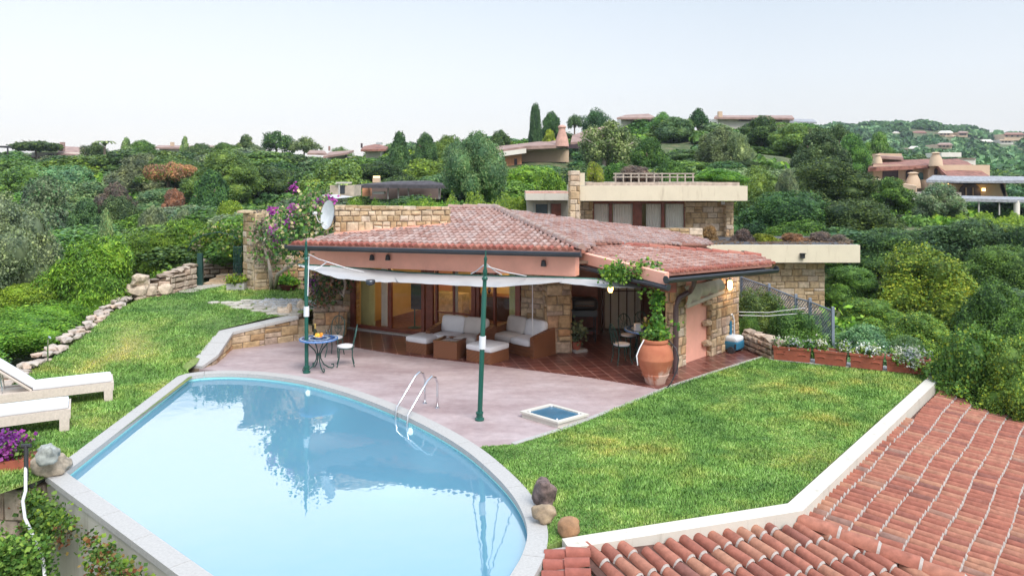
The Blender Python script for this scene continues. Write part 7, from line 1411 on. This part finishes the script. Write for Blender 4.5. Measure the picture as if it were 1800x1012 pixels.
# manual trees: (key, kind, px, ytop, width px, distance, label, category, fine, parts, stems)
MT = [
 (['mid', 'olive'], 'tree', 250, 247, 70, 112, 'olive green tree breaking the left skyline right of the ridge conifer', 'tree', 'mid', 1),
 (['dark', 'mid'], 'open', 168, 250, 52, 112, 'loose dark tree on the left skyline beside the small palm', 'tree', 'mid', 1),
 (['mid', 'dark'], 'tree', 395, 251, 52, 110, 'round tree on the skyline left of the small ridge pine', 'tree', 'mid', 1),
 (['grey', 'olive'], 'bush', 452, 254, 46, 112, 'low grey-green tree between the three ridge pines', 'tree', 'mid', 0),
 (['dark', 'olive'], 'tree', 350, 252, 44, 112, 'dark round tree on the skyline above the very broad tree', 'tree', 'mid', 1),
 (['mid', 'grey'], 'open', 600, 258, 44, 108, 'thin loose tree behind the white eaved ridge house', 'tree', 'mid', 1),
 (['mid', 'dark'], 'tree', 785, 238, 60, 78, 'mid green tree on the skyline between the evergreens and the holm oak', 'tree', 'mid', 1),
 (['mid', 'bluish'], 'open', 1165, 197, 60, 100, 'loose tree on the skyline right of the small hilltop house', 'tree', 'mid', 1),
 (['bluish', 'mid'], 'bush', 1190, 204, 90, 96, 'broad bluish shrub on the skyline under the thin tufted tree', 'shrub', 'mid', 0),
 (['dark', 'mid'], 'open', 486, 230, 64, 122, 'taller of the two umbrella pines on the left ridge', 'pine tree', 'far', 1),
 (['olive', 'mid'], 'open', 536, 240, 54, 118, 'wider and lower umbrella pine right of the taller one on the ridge', 'pine tree', 'far', 1),
 (['dark', 'olive'], 'tree', 432, 237, 40, 120, 'small round umbrella pine standing left of the two ridge pines', 'pine tree', 'far', 1),
 (['dark', 'mid'], 'umbrella', 62, 243, 88, 122, 'broad dark pine behind the grey gabled ridge house', 'pine tree', 'far', 1),
 (['olive', 'mid'], 'cone', 324, 239, 24, 112, 'small conical conifer on the ridge above the russet tree', 'conifer', 'far', 1),
 (['olive', 'mid'], 'cone', 222, 240, 34, 106, 'grey-green conifer breaking the left skyline', 'conifer', 'far', 0),
 (['cypress'], 'column', 941, 186, 25, 92, 'tall narrow dark cypress against the sky above the pink hill house', 'cypress tree', 'mid', 0),
 (['dark', 'mid'], 'tree', 970, 197, 48, 96, 'dark round tree immediately right of the tall cypress', 'tree', 'mid', 1),
 (['dark', 'bluish'], 'open', 1046, 190, 54, 102, 'loose dark tree on the skyline between cypress and hilltop house', 'tree', 'mid', 1),
 (['dark', 'bluish'], 'open', 1010, 201, 28, 100, 'small leaning tree left of the loose dark skyline tree', 'tree', 'far', 1),
 (['dark'], 'open', 1228, 190, 46, 104, 'thin dark tree with sparse tufts above the skyline shrubs', 'tree', 'far', 1),
 (['yellow'], 'bush', 966, 227, 22, 88, 'small golden tree between the cypress and the fat chimney', 'tree', 'far', 0),
 (['dark', 'cypress'], 'cone', 703, 230, 62, 66, 'pointed dark evergreen on the skyline left of the big holm oak', 'tree', 'mid', 1),
 (['dark', 'cypress'], 'tree', 748, 234, 52, 68, 'rounder dark evergreen beside the pointed one', 'tree', 'mid', 1),
 (['dark', 'mid'], 'tree', 880, 230, 62, 90, 'dark spreading tree behind the big holm oak', 'tree', 'mid', 1),
 (['bluish', 'olive'], 'tree', 836, 232, 116, 38, 'large pale green holm oak standing behind the middle of the tiled roof', 'oak tree', 'near', 1),
 (['olive', 'mid'], 'open', 1075, 212, 118, 66, 'broad open tree with two pale slanting trunks on the hill', 'tree', 'mid', 2),
 (['mid', 'dark'], 'tree', 1140, 242, 78, 60, 'compact dark green tree right of the pale trunked tree', 'tree', 'mid', 1),
 (['olive', 'grey'], 'bush', 1262, 221, 96, 64, 'large pale rounded olive-coloured tree on the hill', 'tree', 'mid', 0),
 (['olive', 'grey'], 'bush', 1300, 232, 60, 62, 'smaller pale rounded tree against the large pale one', 'tree', 'mid', 0),
 (['dark', 'mid'], 'tree', 1338, 204, 84, 84, 'tall dark evergreen at the right shoulder of the hill', 'tree', 'mid', 1),
 (['mid', 'bluish'], 'tree', 1392, 218, 92, 78, 'big mid green tree at the right shoulder of the hill', 'tree', 'mid', 1),
 (['dark', 'bluish'], 'tree', 1438, 226, 110, 66, 'big bluish evergreen descending the right shoulder of the hill', 'tree', 'mid', 1),
 (['dark'], 'open', 1475, 217, 40, 82, 'sparse tufted tree top above the right shoulder of the hill', 'tree', 'far', 1),
 (['mid', 'dark'], 'tree', 1500, 236, 72, 74, 'dark green tree where the hill drops towards the villa', 'tree', 'mid', 1),
 (['mid', 'olive'], 'tree', 1545, 232, 48, 82, 'loose topped tree behind the left wing of the villa', 'tree', 'mid', 1),
 (['red', 'mid'], 'umbrella', 297, 277, 84, 62, 'flat topped tree with russet brown foliage on the left slope', 'tree', 'mid', 1),
 (['red', 'dry'], 'bush', 306, 331, 48, 56, 'small clump of russet foliage below the flat topped russet tree', 'shrub', 'mid', 0),
 (['mid', 'bluish'], 'tree', 402, 264, 150, 60, 'very broad grey-green tree right of the russet tree', 'tree', 'near', 1),
 (['dark', 'mid'], 'tree', 370, 300, 90, 52, 'dark evergreen in front of the very broad grey-green tree', 'tree', 'mid', 1),
 (['grey', 'bluish'], 'tree', 75, 312, 130, 46, 'silvery green tree at the left among the dark evergreens', 'tree', 'mid', 1),
 (['dark', 'bluish'], 'tree', 215, 345, 80, 44, 'bluish dark evergreen left of the silver shrubs', 'tree', 'mid', 1),
 (['dark', 'bluish'], 'tree', 150, 350, 70, 42, 'bluish dark evergreen above the bright oleander', 'tree', 'mid', 1),
 (['dry', 'grey'], 'tree', 205, 322, 80, 56, 'greyish purple half bare tree on the left slope', 'tree', 'mid', 1),
 (['grey', 'olive'], 'tree', -10, 340, 190, 24, 'pale olive-coloured tree at the left edge of the view', 'tree', 'near', 1),
 (['olive', 'bluish'], 'cone', 186, 364, 44, 32, 'small pale conifer between the dark evergreens and the hedge', 'conifer', 'mid', 0),
 (['grey', 'olive'], 'spray', 270, 362, 70, 36, 'silvery upright shrub behind the long hedge', 'shrub', 'mid', 0),
 (['grey', 'olive'], 'spray', 320, 368, 60, 36, 'second silvery upright shrub, nearer the tall stone wall', 'shrub', 'mid', 0),
 (['bright', 'mid'], 'bush', 408, 352, 70, 33, 'bright green rounded shrub beside the tall stone wall', 'shrub', 'mid', 0),
 (['bright', 'mid'], 'bush', 545, 332, 110, 27.5, 'bright green shrub above the tall stone wall behind the bougainvillea', 'shrub', 'near', 0),
 (['bright', 'mid'], 'spray', 160, 414, 190, 23.5, 'big bright oleander bush above the near hedge', 'oleander', 'near', 0),
 (['bright', 'mid'], 'bush', 45, 498, 160, 23, 'dark green shrub below the big oleander at the left', 'shrub', 'near', 0),
 (['bright', 'mid'], 'bush', 130, 480, 120, 23.5, 'mid green shrub in front of the big oleander', 'shrub', 'near', 0),
 (['bright', 'mid'], 'spray', 330, 385, 130, 29, 'long bright mound of foliage behind the rubble wall', 'shrub', 'near', 0),
 (['bright', 'mid'], 'bush', 270, 404, 120, 28, 'bright mound of foliage left of the flower bed', 'shrub', 'near', 0),
 (['mid', 'bright'], 'bush', 400, 400, 80, 31, 'green mound of foliage behind the garden gate', 'shrub', 'mid', 0),
 (['yellow', 'mid'], 'bush', 1642, 428, 230, 27, 'large yellow-green rounded tree on the right slope', 'tree', 'near', 0),
 (['mid', 'yellow'], 'bush', 1712, 566, 236, 16.5, 'glossy yellow tipped shrub behind the rightmost flower trough', 'shrub', 'near', 0),
 (['mid', 'yellow'], 'bush', 1800, 590, 170, 15.5, 'glossy yellow tipped shrub at the right edge beyond the tiled roof', 'shrub', 'near', 0),
 (['bluish'], 'spray', 1520, 572, 150, 20.3, 'feathery blue-green shrub behind the flower troughs', 'shrub', 'near', 0),
 (['bluish', 'mid'], 'spray', 1590, 588, 90, 19.8, 'low feathery shrub at the right of the blue-green one', 'shrub', 'near', 0),
 (['mid', 'bluish'], 'bush', 1342, 505, 140, 22.2, 'dark oleander beside the stone pier in front of the lattice fence', 'oleander', 'near', 0),
 (['mid', 'dark'], 'bush', 1402, 538, 125, 20.9, 'dark oleander in front of the middle of the lattice fence', 'oleander', 'near', 0),
 (['mid', 'dark'], 'bush', 1312, 548, 60, 21.3, 'smaller dark oleander behind the pool cleaner', 'oleander', 'near', 0),
 (['dark', 'bluish'], 'spray', 1690, 382, 190, 40, 'row of dark upright leafy bushes below the reed pergola', 'shrub', 'near', 0),
 (['dark', 'mid'], 'spray', 1790, 395, 120, 38, 'dark upright leafy bush at the right edge below the pergola', 'shrub', 'near', 0),
 (['grey', 'bluish'], 'tree', 1650, 322, 96, 52, 'soft grey-green tree below the villa terrace', 'tree', 'mid', 1),
 (['mid', 'bright'], 'tree', 1560, 312, 90, 55, 'fresh green tree below the left end of the villa', 'tree', 'mid', 1),
 (['dark', 'mid'], 'tree', 1455, 278, 190, 46, 'very wide dark rounded tree in the middle of the right slope', 'tree', 'near', 1),
 (['grey', 'bluish'], 'bush', 1382, 296, 42, 40, 'small grey-green tree beside the very wide dark tree', 'tree', 'mid', 0),
 (['mid', 'bluish'], 'bush', 1340, 290, 110, 42, 'mottled green shrub mass right of the upper slab roof', 'shrub', 'near', 0),
 (['dark', 'mid'], 'bush', 1380, 335, 190, 36, 'dark green shrub mass right of the upper slab house', 'shrub', 'near', 0),
 (['dark', 'mid'], 'bush', 1500, 350, 190, 36, 'dark green shrub mass under the very wide dark tree', 'shrub', 'near', 0),
 (['mid', 'bright'], 'bush', 1400, 385, 170, 33.5, 'light green shrub row along the back of the lower slab roof', 'shrub', 'near', 0),
 (['dark', 'mid'], 'bush', 1560, 400, 170, 32, 'dark shrub left of the yellow-green tree', 'shrub', 'near', 0),
 (['mid', 'dark'], 'bush', 1500, 468, 120, 29, 'dark shrub under the right end of the lower slab', 'shrub', 'near', 0),
 (['mid', 'yellow'], 'bush', 1530, 525, 130, 25, 'low green shrub at the foot of the yellow-green tree', 'shrub', 'near', 0),
 (['mid', 'yellow'], 'bush', 1610, 545, 150, 22, 'low loose shrub in front of the yellow-green tree', 'shrub', 'near', 0),
 (['mid', 'dark'], 'bush', 1745, 490, 170, 24, 'dotted green shrub right of the yellow-green tree', 'shrub', 'near', 0),
 (['mid', 'bright'], 'bush', 1800, 540, 150, 20, 'green shrub above the glossy shrub at the right edge', 'shrub', 'near', 0),
 (['mid', 'dark'], 'bush', 1755, 430, 150, 32, 'dark green shrub between the yellow-green tree and the right edge', 'shrub', 'near', 0),
 (['bright', 'mid'], 'bush', 905, 345, 90, 33, 'bright shrub between the holm oak and the stone chimney', 'shrub', 'near', 0),
 (['bright', 'mid'], 'bush', 968, 300, 90, 40, 'round green shrub just left of the stone chimney', 'shrub', 'mid', 0),
 (['mid', 'bright'], 'bush', 1085, 285, 130, 42, 'dark green shrub row above the dry brush on the slab roof', 'shrub', 'near', 0),
 (['mid', 'dark'], 'bush', 1190, 280, 120, 44, 'green shrub above the railing of the slab roof', 'shrub', 'near', 0),
]
for key, kind, px, yt, wpx, Y, lab, cat, fine, pt in MT:
    z = ter((px-900)/F*Y, Y)
    zt = CH-(yt-YH)*Y/F
    if zt-z < 1.0: z = zt-1.4
    pxp(cat.split()[0]+'_tree' if cat.split()[0] in ('pine', 'cypress', 'oak') else {'tree': 'tree', 'conifer': 'conifer', 'shrub': 'shrub', 'oleander': 'oleander'}[cat], key, kind, px, yt, wpx, Y, lab, cat, fine=fine, parts=bool(pt), stems=max(1, pt), trunkmat='barkpale' if pt == 2 else 'bark', z=z, seed=1+(int(px) % 3))
# palm on the left ridge
pq = P(184, 278, 108); T = Thing('palm_tree', 'small palm with arching fronds on the left ridge', 'palm tree', pq.to_tuple()); b = MB(); b.tube([pq-Vector((0, 0, 1)), P(184, 258, 108)], .15, 7); T.part('trunk', b, M['bark']); cp_ = P(184, 257, 108)
for k in range(14):
    a = k*.45; u = Vector((math.cos(a), math.sin(a), 0)); b = MB()
    pts = [cp_+u*(1.5*t)+Vector((0, 0, .75*math.sin(t*2.6))) for t in (0, .25, .5, .75, 1)]
    for p, q in zip(pts, pts[1:]):
        s_ = Vector((-u.y, u.x, 0))*.16; b.poly([p-s_, q-s_*.8, q, p]); b.poly([p, q, q+s_*.8-Vector((0, 0, .05)), p+s_-Vector((0, 0, .05))])
    T.part('frond', b, LF['olive'])
# long clipped hedges
def hedge(px0, px1, ytop, Y0_, Y1_, key, lab, fine='near', dy=1.1, z=None, hmin=.9):
    a = P(px0, ytop, Y0_); c = P(px1, ytop, Y1_); m_ = (a+c)/2; ln = (c-a).xy.length; z = ter(m_.x, m_.y) if z is None else z; h = max(hmin, m_.z-z)
    put_plant('hedge', key, 'hedge', m_.x, m_.y, ln*1.05, h, lab, 'hedge', fine=fine, dy=dy, rz=math.atan2(c.y-a.y, c.x-a.x), z=m_.z-h, seed=1+int(px0) % 3)
hedge(615, 760, 340, 34, 33, ['bright', 'mid'], 'long clipped hedge in front of the dark reed roof house'); hedge(740, 905, 338, 33, 33, ['bright', 'bluish'], 'hedge with a few pink flowers below the holm oak'); hedge(700, 800, 352, 30.5, 30, ['bright', 'mid'], 'lower leafy hedge directly above the roof parapet')
for y_, z_, h_, ln_, key_, lb_ in ((15.9, -.5, 1.25, 4.4, ['bright', 'bluish'], 'near bluish green hedge beside the stone border at the left edge'), (19.9, .0, 1.0, 4.0, ['bright', 'mid'], 'near bright green hedge beside the farther half of the stone border')):
    put_plant('hedge', key_, 'hedge', -12.7, y_, ln_, h_, lb_, 'hedge', fine='near', dy=3.3, rz=R(95), z=z_, seed=2)
hedge(215, 345, 432, 27.5, 30, ['bright', 'mid'], 'clipped hedge behind the upper rubble wall near the gate', dy=1.3); hedge(1640, 1800, 372, 50, 48, ['bright', 'mid'], 'clipped hedge under the reed pergola at the right', fine='mid')
# plants on the slab roofs
def sp(name, key, kind, px, yt, wpx, Y, ybase, lab, cat, fine='near'):
    z = P(0, ybase, Y).z; put_plant(name, key, kind, (px-900)/F*Y, Y, wpx/F*Y, CH-(yt-YH)*Y/F-z, lab, cat, fine=fine, z=z, seed=2)
sp('rosemary_bush', ['bright', 'bluish'], 'spray', 1270, 296, 108, 31.5, 322, 'bright feathery rosemary-like bush on the right of the upper slab roof', 'shrub')
sp('dry_bush', ['dry'], 'spray', 1118, 291, 84, 32.5, 322, 'grey leafless brush behind the railing on the upper slab roof', 'dry brush'); sp('dry_plant', ['yellow', 'dry'], 'spray', 1047, 284, 40, 30.5, 322, 'tan dried upright plant beside the stone chimney', 'dry plant', 'mid')
for i, (px, yt, w_, k_, lb) in enumerate(((1305, 402, 44, 'dry', 'grey dry bush at the left end of the lower slab roof'), (1345, 410, 60, 'yellow', 'low ochre brush in the middle left of the lower slab roof'), (1395, 409, 60, 'red', 'low rusty brush in the middle of the lower slab roof'), (1440, 407, 60, 'dry', 'low tan brush towards the right of the lower slab roof'), (1475, 411, 44, 'dry', 'last low brush at the right end of the lower slab roof'), (1246, 396, 38, 'red', 'purple-brown spiky bush between the two slab roofs'))):
    sp('dry_bush', [k_], 'spray', px, yt, w_, 28.2 if i < 5 else 28.8, 431, lb, 'dry brush', 'mid')
b = MB(); rs = random.Random(2)
for i in range(240): px = rs.uniform(1240, 1500); p = P(px, 430, rs.uniform(26.7, 28.5)); p.z = P(0, 429.5, 26.7).z; b.rock(p, (rs.uniform(.06, .2), .12, rs.uniform(.05, .12)), i, 0, 1, .3)
single(b, 'roof_rubble', M['soil'], 'line of dark soil and clinker along the lower slab roof edge', 'rubble', P(1370, 430, 27).to_tuple(), kind='stuff')
# scattered scrub and trees of the hillside; each label names the landmark it stands beside
MARK = [(486, 245, 'the taller ridge umbrella pine'), (432, 250, 'the small round ridge pine'), (62, 255, 'the broad ridge pine'), (324, 252, 'the small ridge conifer'), (222, 255, 'the ridge conifer on the left'), (941, 225, 'the tall cypress'), (988, 240, 'the fat pink chimney'), (892, 275, 'the orange house wall'), (1046, 205, 'the loose skyline tree'), (1120, 206, 'the small hilltop house'), (1228, 200, 'the thin tufted tree'), (1320, 210, 'the long hilltop house'), (703, 250, 'the pointed dark evergreen'), (836, 290, 'the large holm oak'), (1075, 250, 'the tree with pale slanting trunks'), (1262, 260, 'the large pale rounded tree'), (1338, 230, 'the tall evergreen of the hill shoulder'), (1500, 250, 'the tree where the hill drops'), (297, 295, 'the russet tree'), (402, 310, 'the very broad grey-green tree'), (75, 350, 'the silvery left tree'), (215, 380, 'the dark evergreen by the silver shrubs'), (205, 345, 'the half bare tree'), (8, 400, 'the pale olive-coloured tree'), (186, 390, 'the small pale conifer'), (290, 390, 'the silvery upright shrubs'), (155, 450, 'the bright oleander'), (60, 470, 'the blue-grey shelter'), (385, 430, 'the flowering arch'), (545, 345, 'the bougainvillea'), (598, 335, 'the stone outhouse'), (710, 330, 'the dark reed roof'), (600, 275, 'the white eaved ridge house'), (658, 262, 'the red roofed ridge house'), (100, 272, 'the grey gabled house'), (310, 260, 'the stub chimney on the ridge'), (1010, 320, 'the stone chimney'), (1118, 305, 'the dry brush on the slab'), (1270, 310, 'the rosemary-like bush'), (1400, 420, 'the lower slab roof'), (1455, 310, 'the very wide dark tree'), (1640, 480, 'the yellow-green tree'), (1580, 310, 'the left wing of the villa'), (1700, 300, 'the red villa roof'), (1650, 350, 'the tree under the villa terrace'), (1740, 360, 'the reed pergola'), (1690, 420, 'the upright leafy bushes'), (1790, 450, 'the right edge bushes'), (1700, 620, 'the glossy yellow tipped shrub'), (1438, 245, 'the bluish evergreen of the hill shoulder')]
def near_mark(px, py):
    d, dx, dy, n_ = min((math.hypot(px-a, (py-b_)*1.3), px-a, py-b_, c) for a, b_, c in MARK)
    v_ = 'above' if dy < -14 else 'below' if dy > 14 else ''; h_ = 'left of' if dx < -14 else 'right of' if dx > 14 else ''
    far_ = 'close ' if d < 45 else 'well '
    if v_ and h_: return far_+v_+' and '+h_+' '+n_
    if v_: return far_+'straight '+v_+' '+n_
    if h_: return far_+h_+' '+n_
    return 'right against '+n_
KZ = {'a': ('on the left slope below the ridge', [('tree', ['dark', 'mid'], 'dark evergreen tree'), ('tree', ['mid', 'bluish'], 'mid green rounded tree'), ('bush', ['bluish', 'olive'], 'bluish green shrub'), ('bush', ['mid', 'bright'], 'fresh green shrub'), ('bush', ['grey', 'olive'], 'grey-green shrub')]),
      'b': ('on the hill behind the tiled roof', [('bush', ['mid', 'bright'], 'leafy green shrub'), ('tree', ['bluish', 'mid'], 'bluish green tree'), ('bush', ['bright', 'mid'], 'light green shrub'), ('bush', ['dark', 'mid'], 'dark evergreen shrub')]),
      'c': ('on the hill above the slab roofed house', [('tree', ['dark', 'mid'], 'dark evergreen tree'), ('bush', ['mid', 'bluish'], 'mottled green shrub'), ('bush', ['olive', 'grey'], 'pale olive-coloured shrub'), ('bush', ['mid', 'bright'], 'fresh green shrub')]),
      'd': ('on the slope around the right hand villa', [('tree', ['dark', 'mid'], 'dark evergreen tree'), ('bush', ['bluish', 'mid'], 'bluish green shrub'), ('bush', ['mid', 'yellow'], 'yellowish green shrub'), ('tree', ['mid', 'dark'], 'mid green tree')])}
PROT = PROT+_mt_prot()
Y = 29.0; row = 0; cnt = 0
while Y < 134:
    stepm = 3.6+Y*.018; px = -80+rnd(0, 60); row += 1
    while px < 1880:
        q = px+rnd(-.25, .25)*stepm*F/Y; yy = Y*rnd(.95, 1.05); x = (q-900)/F*yy
        if clear(x, yy):
            zone = 'a' if q < 600 else 'b' if q < 1010 else 'c' if q < 1470 else 'd'
            loc, kinds = KZ[zone]; ki = random.randrange(len(kinds)); kind, key, nm = kinds[ki]; z = ter(x, yy)
            h = rnd(2.6, 4.6)*(1.15 if kind == 'tree' else .85)*(1+Y*.002); w = stepm*rnd(1.15, 1.6)
            if yy < 34 and q < 1000: h = min(h, 2.2)
            yt = YH-(z+h-CH)*F/yy; ya = allowed(q, w*F/yy, yy, yt, rnd(1, 9)); h2 = CH-(ya-YH)*yy/F-z
            if h2 > .9:
                if h2 < h*.6: kind = 'bush'
                put_plant('tree' if kind == 'tree' else 'shrub', key, kind, x, yy, w, min(h, h2), nm+' '+near_mark(q, (yt if h <= h2 else ya)+12), 'tree' if 'tree' in nm else 'shrub', group=nm+'s scattered over the hillside', fine='mid' if Y < 75 else 'far'); cnt += 1
        px += stepm*F/Y*.98
    Y *= 1.135
print('SCATTER', cnt)
# far wood on the distant hill and low undergrowth: masses nobody could count
def masswood(name, n, rx, per, leaf, lab, seed, mats, hh_=(2.5, 5), wts=None, cat='wood', okf=None):
    r = np.random.default_rng(seed); C = []
    while len(C) < n:
        Yq = math.exp(r.uniform(math.log(rx[2]), math.log(rx[3]))); pxq = r.uniform(rx[0], rx[1]); x = (pxq-900)/F*Yq
        if okf is None or okf(x, Yq): C.append((x, Yq))
    C = np.array(C); Z = tern(C[:, 0], C[:, 1]); R_ = r.uniform(*hh_, size=n); k = np.repeat(np.arange(n), per); d = r.normal(size=(n*per, 3)); d /= np.linalg.norm(d, axis=1)[:, None]; d[:, 2] = np.abs(d[:, 2])
    pos = np.stack([C[k, 0], C[k, 1], Z[k]], -1)+d*R_[k][:, None]*np.array((1, 1, .85))*(.8+.3*r.random((len(k), 1))); s = leaf*(.6+.8*r.random((len(k), 1))); s = s*(pos[:, 1:2]/rx[3])**.6
    nr = d+r.normal(size=d.shape)*.5; nr /= np.linalg.norm(nr, axis=1)[:, None]; t = r.normal(size=d.shape); t -= nr*(t*nr).sum(1)[:, None]; t /= np.linalg.norm(t, axis=1)[:, None]; bq_ = np.cross(nr, t)
    v = np.stack([pos-t*s*.5, pos+bq_*s*.45, pos+t*s*.5, pos-bq_*s*.45], 1).reshape(-1, 3); N = len(pos)
    me = bpy.data.meshes.new(name); me.vertices.add(4*N); me.vertices.foreach_set('co', v.ravel()); me.loops.add(4*N); me.loops.foreach_set('vertex_index', np.arange(4*N)); me.polygons.add(N); me.polygons.foreach_set('loop_start', np.arange(0, 4*N, 4))
    for m_ in mats: me.materials.append(LF[m_])
    tree_m = r.choice(len(mats), n, p=wts); me.polygons.foreach_set('material_index', tree_m[k]); me.update(calc_edges=True); o = bpy.data.objects.new(name, me); COL.objects.link(o); return tag(o, lab, cat, kind='stuff')
VB = ((1600, 1628, 231, 242, 430), (1612, 1636, 244, 252, 330), (1650, 1675, 231, 238, 430), (1662, 1680, 237, 248, 430), (1684, 1702, 231, 240, 430), (1648, 1674, 252, 260, 330), (1562, 1580, 231, 239, 430), (1598, 1616, 258, 265, 330), (1765, 1800, 234, 246, 430), (1758, 1782, 244, 254, 430), (1660, 1690, 268, 276, 330), (1780, 1806, 278, 290, 330), (1722, 1745, 246, 252, 430), (1684, 1716, 276, 288, 108), (1500, 1800, 200, 262, 160))
def farok(x, y):
    z = float(tern(np.array([x]), np.array([y]))[0])
    if z < -6: return False
    px = 900+x/y*F; yt = YH-(z+4-CH)*F/y
    for a, b_, y0, y1, Yf in VB:
        if y < Yf+8 and a-4 < px < b_+4 and yt < y1: return False
    return True
masswood('distant_wood', 2300, (1380, 1980, 120, 640), 90, 3.2, 'dark green wood covering the distant hill at the right', 5, ['dark', 'cypress', 'bluish'], (2.5, 5.5), [.45, .35, .2], okf=farok)  # bluish leaf share puts some of the distance haze into the colour
masswood('undergrowth', 900, (-150, 1950, 16, 60), 110, .34, 'low tangled undergrowth between the shrubs of the slopes', 6, ['mid', 'bright', 'dark'], (.5, 1.0), [.45, .25, .3], 'undergrowth', okf=lambda x, y: clear(x, y) or (x > 9.5 and y < 30 and not (x < 14 and y > 25)))

def hillok(x, y):
    px = 900+x/y*F; yt = YH-(float(tern(np.array([x]), np.array([y]))[0])+1.7-CH)*F/y
    if not clear(x, y) or yt < skyline(px): return False
    return not any(y < Yf and a_-3 < px < b_+3 and y0 < yt+12 and yt < y1 for a_, b_, y0, y1, Yf in PROT if Yf < 130)
masswood('hill_scrub', 1500, (-60, 1620, 58, 132), 120, .75, 'low dense scrub covering the ground between the trees of the hill', 8, ['mid', 'dark', 'bluish', 'bright'], (.9, 1.6), [.4, .25, .2, .15], 'undergrowth', okf=hillok)
# ------------------------------------------------------------------ air
hz = MB(); hz.box((0, 25, 25), (2400, 2400, 150)); hzm = bpy.data.materials.new('haze_air'); hzm.use_nodes = True; hn = hzm.node_tree; hn.nodes.clear(); ho = hn.nodes.new('ShaderNodeOutputMaterial'); hv = hn.nodes.new('ShaderNodeVolumePrincipled')
hv.inputs['Color'].default_value = (.72, .82, .95, 1); hv.inputs['Density'].default_value = .00028; hv.inputs['Anisotropy'].default_value = .2; hn.links.new(hv.outputs[0], ho.inputs['Volume'])
tag(hz.build('haze', hzm, None, (0, 0, 0)), 'thin bluish evening haze in the air over the distant hill', 'haze', kind='stuff')
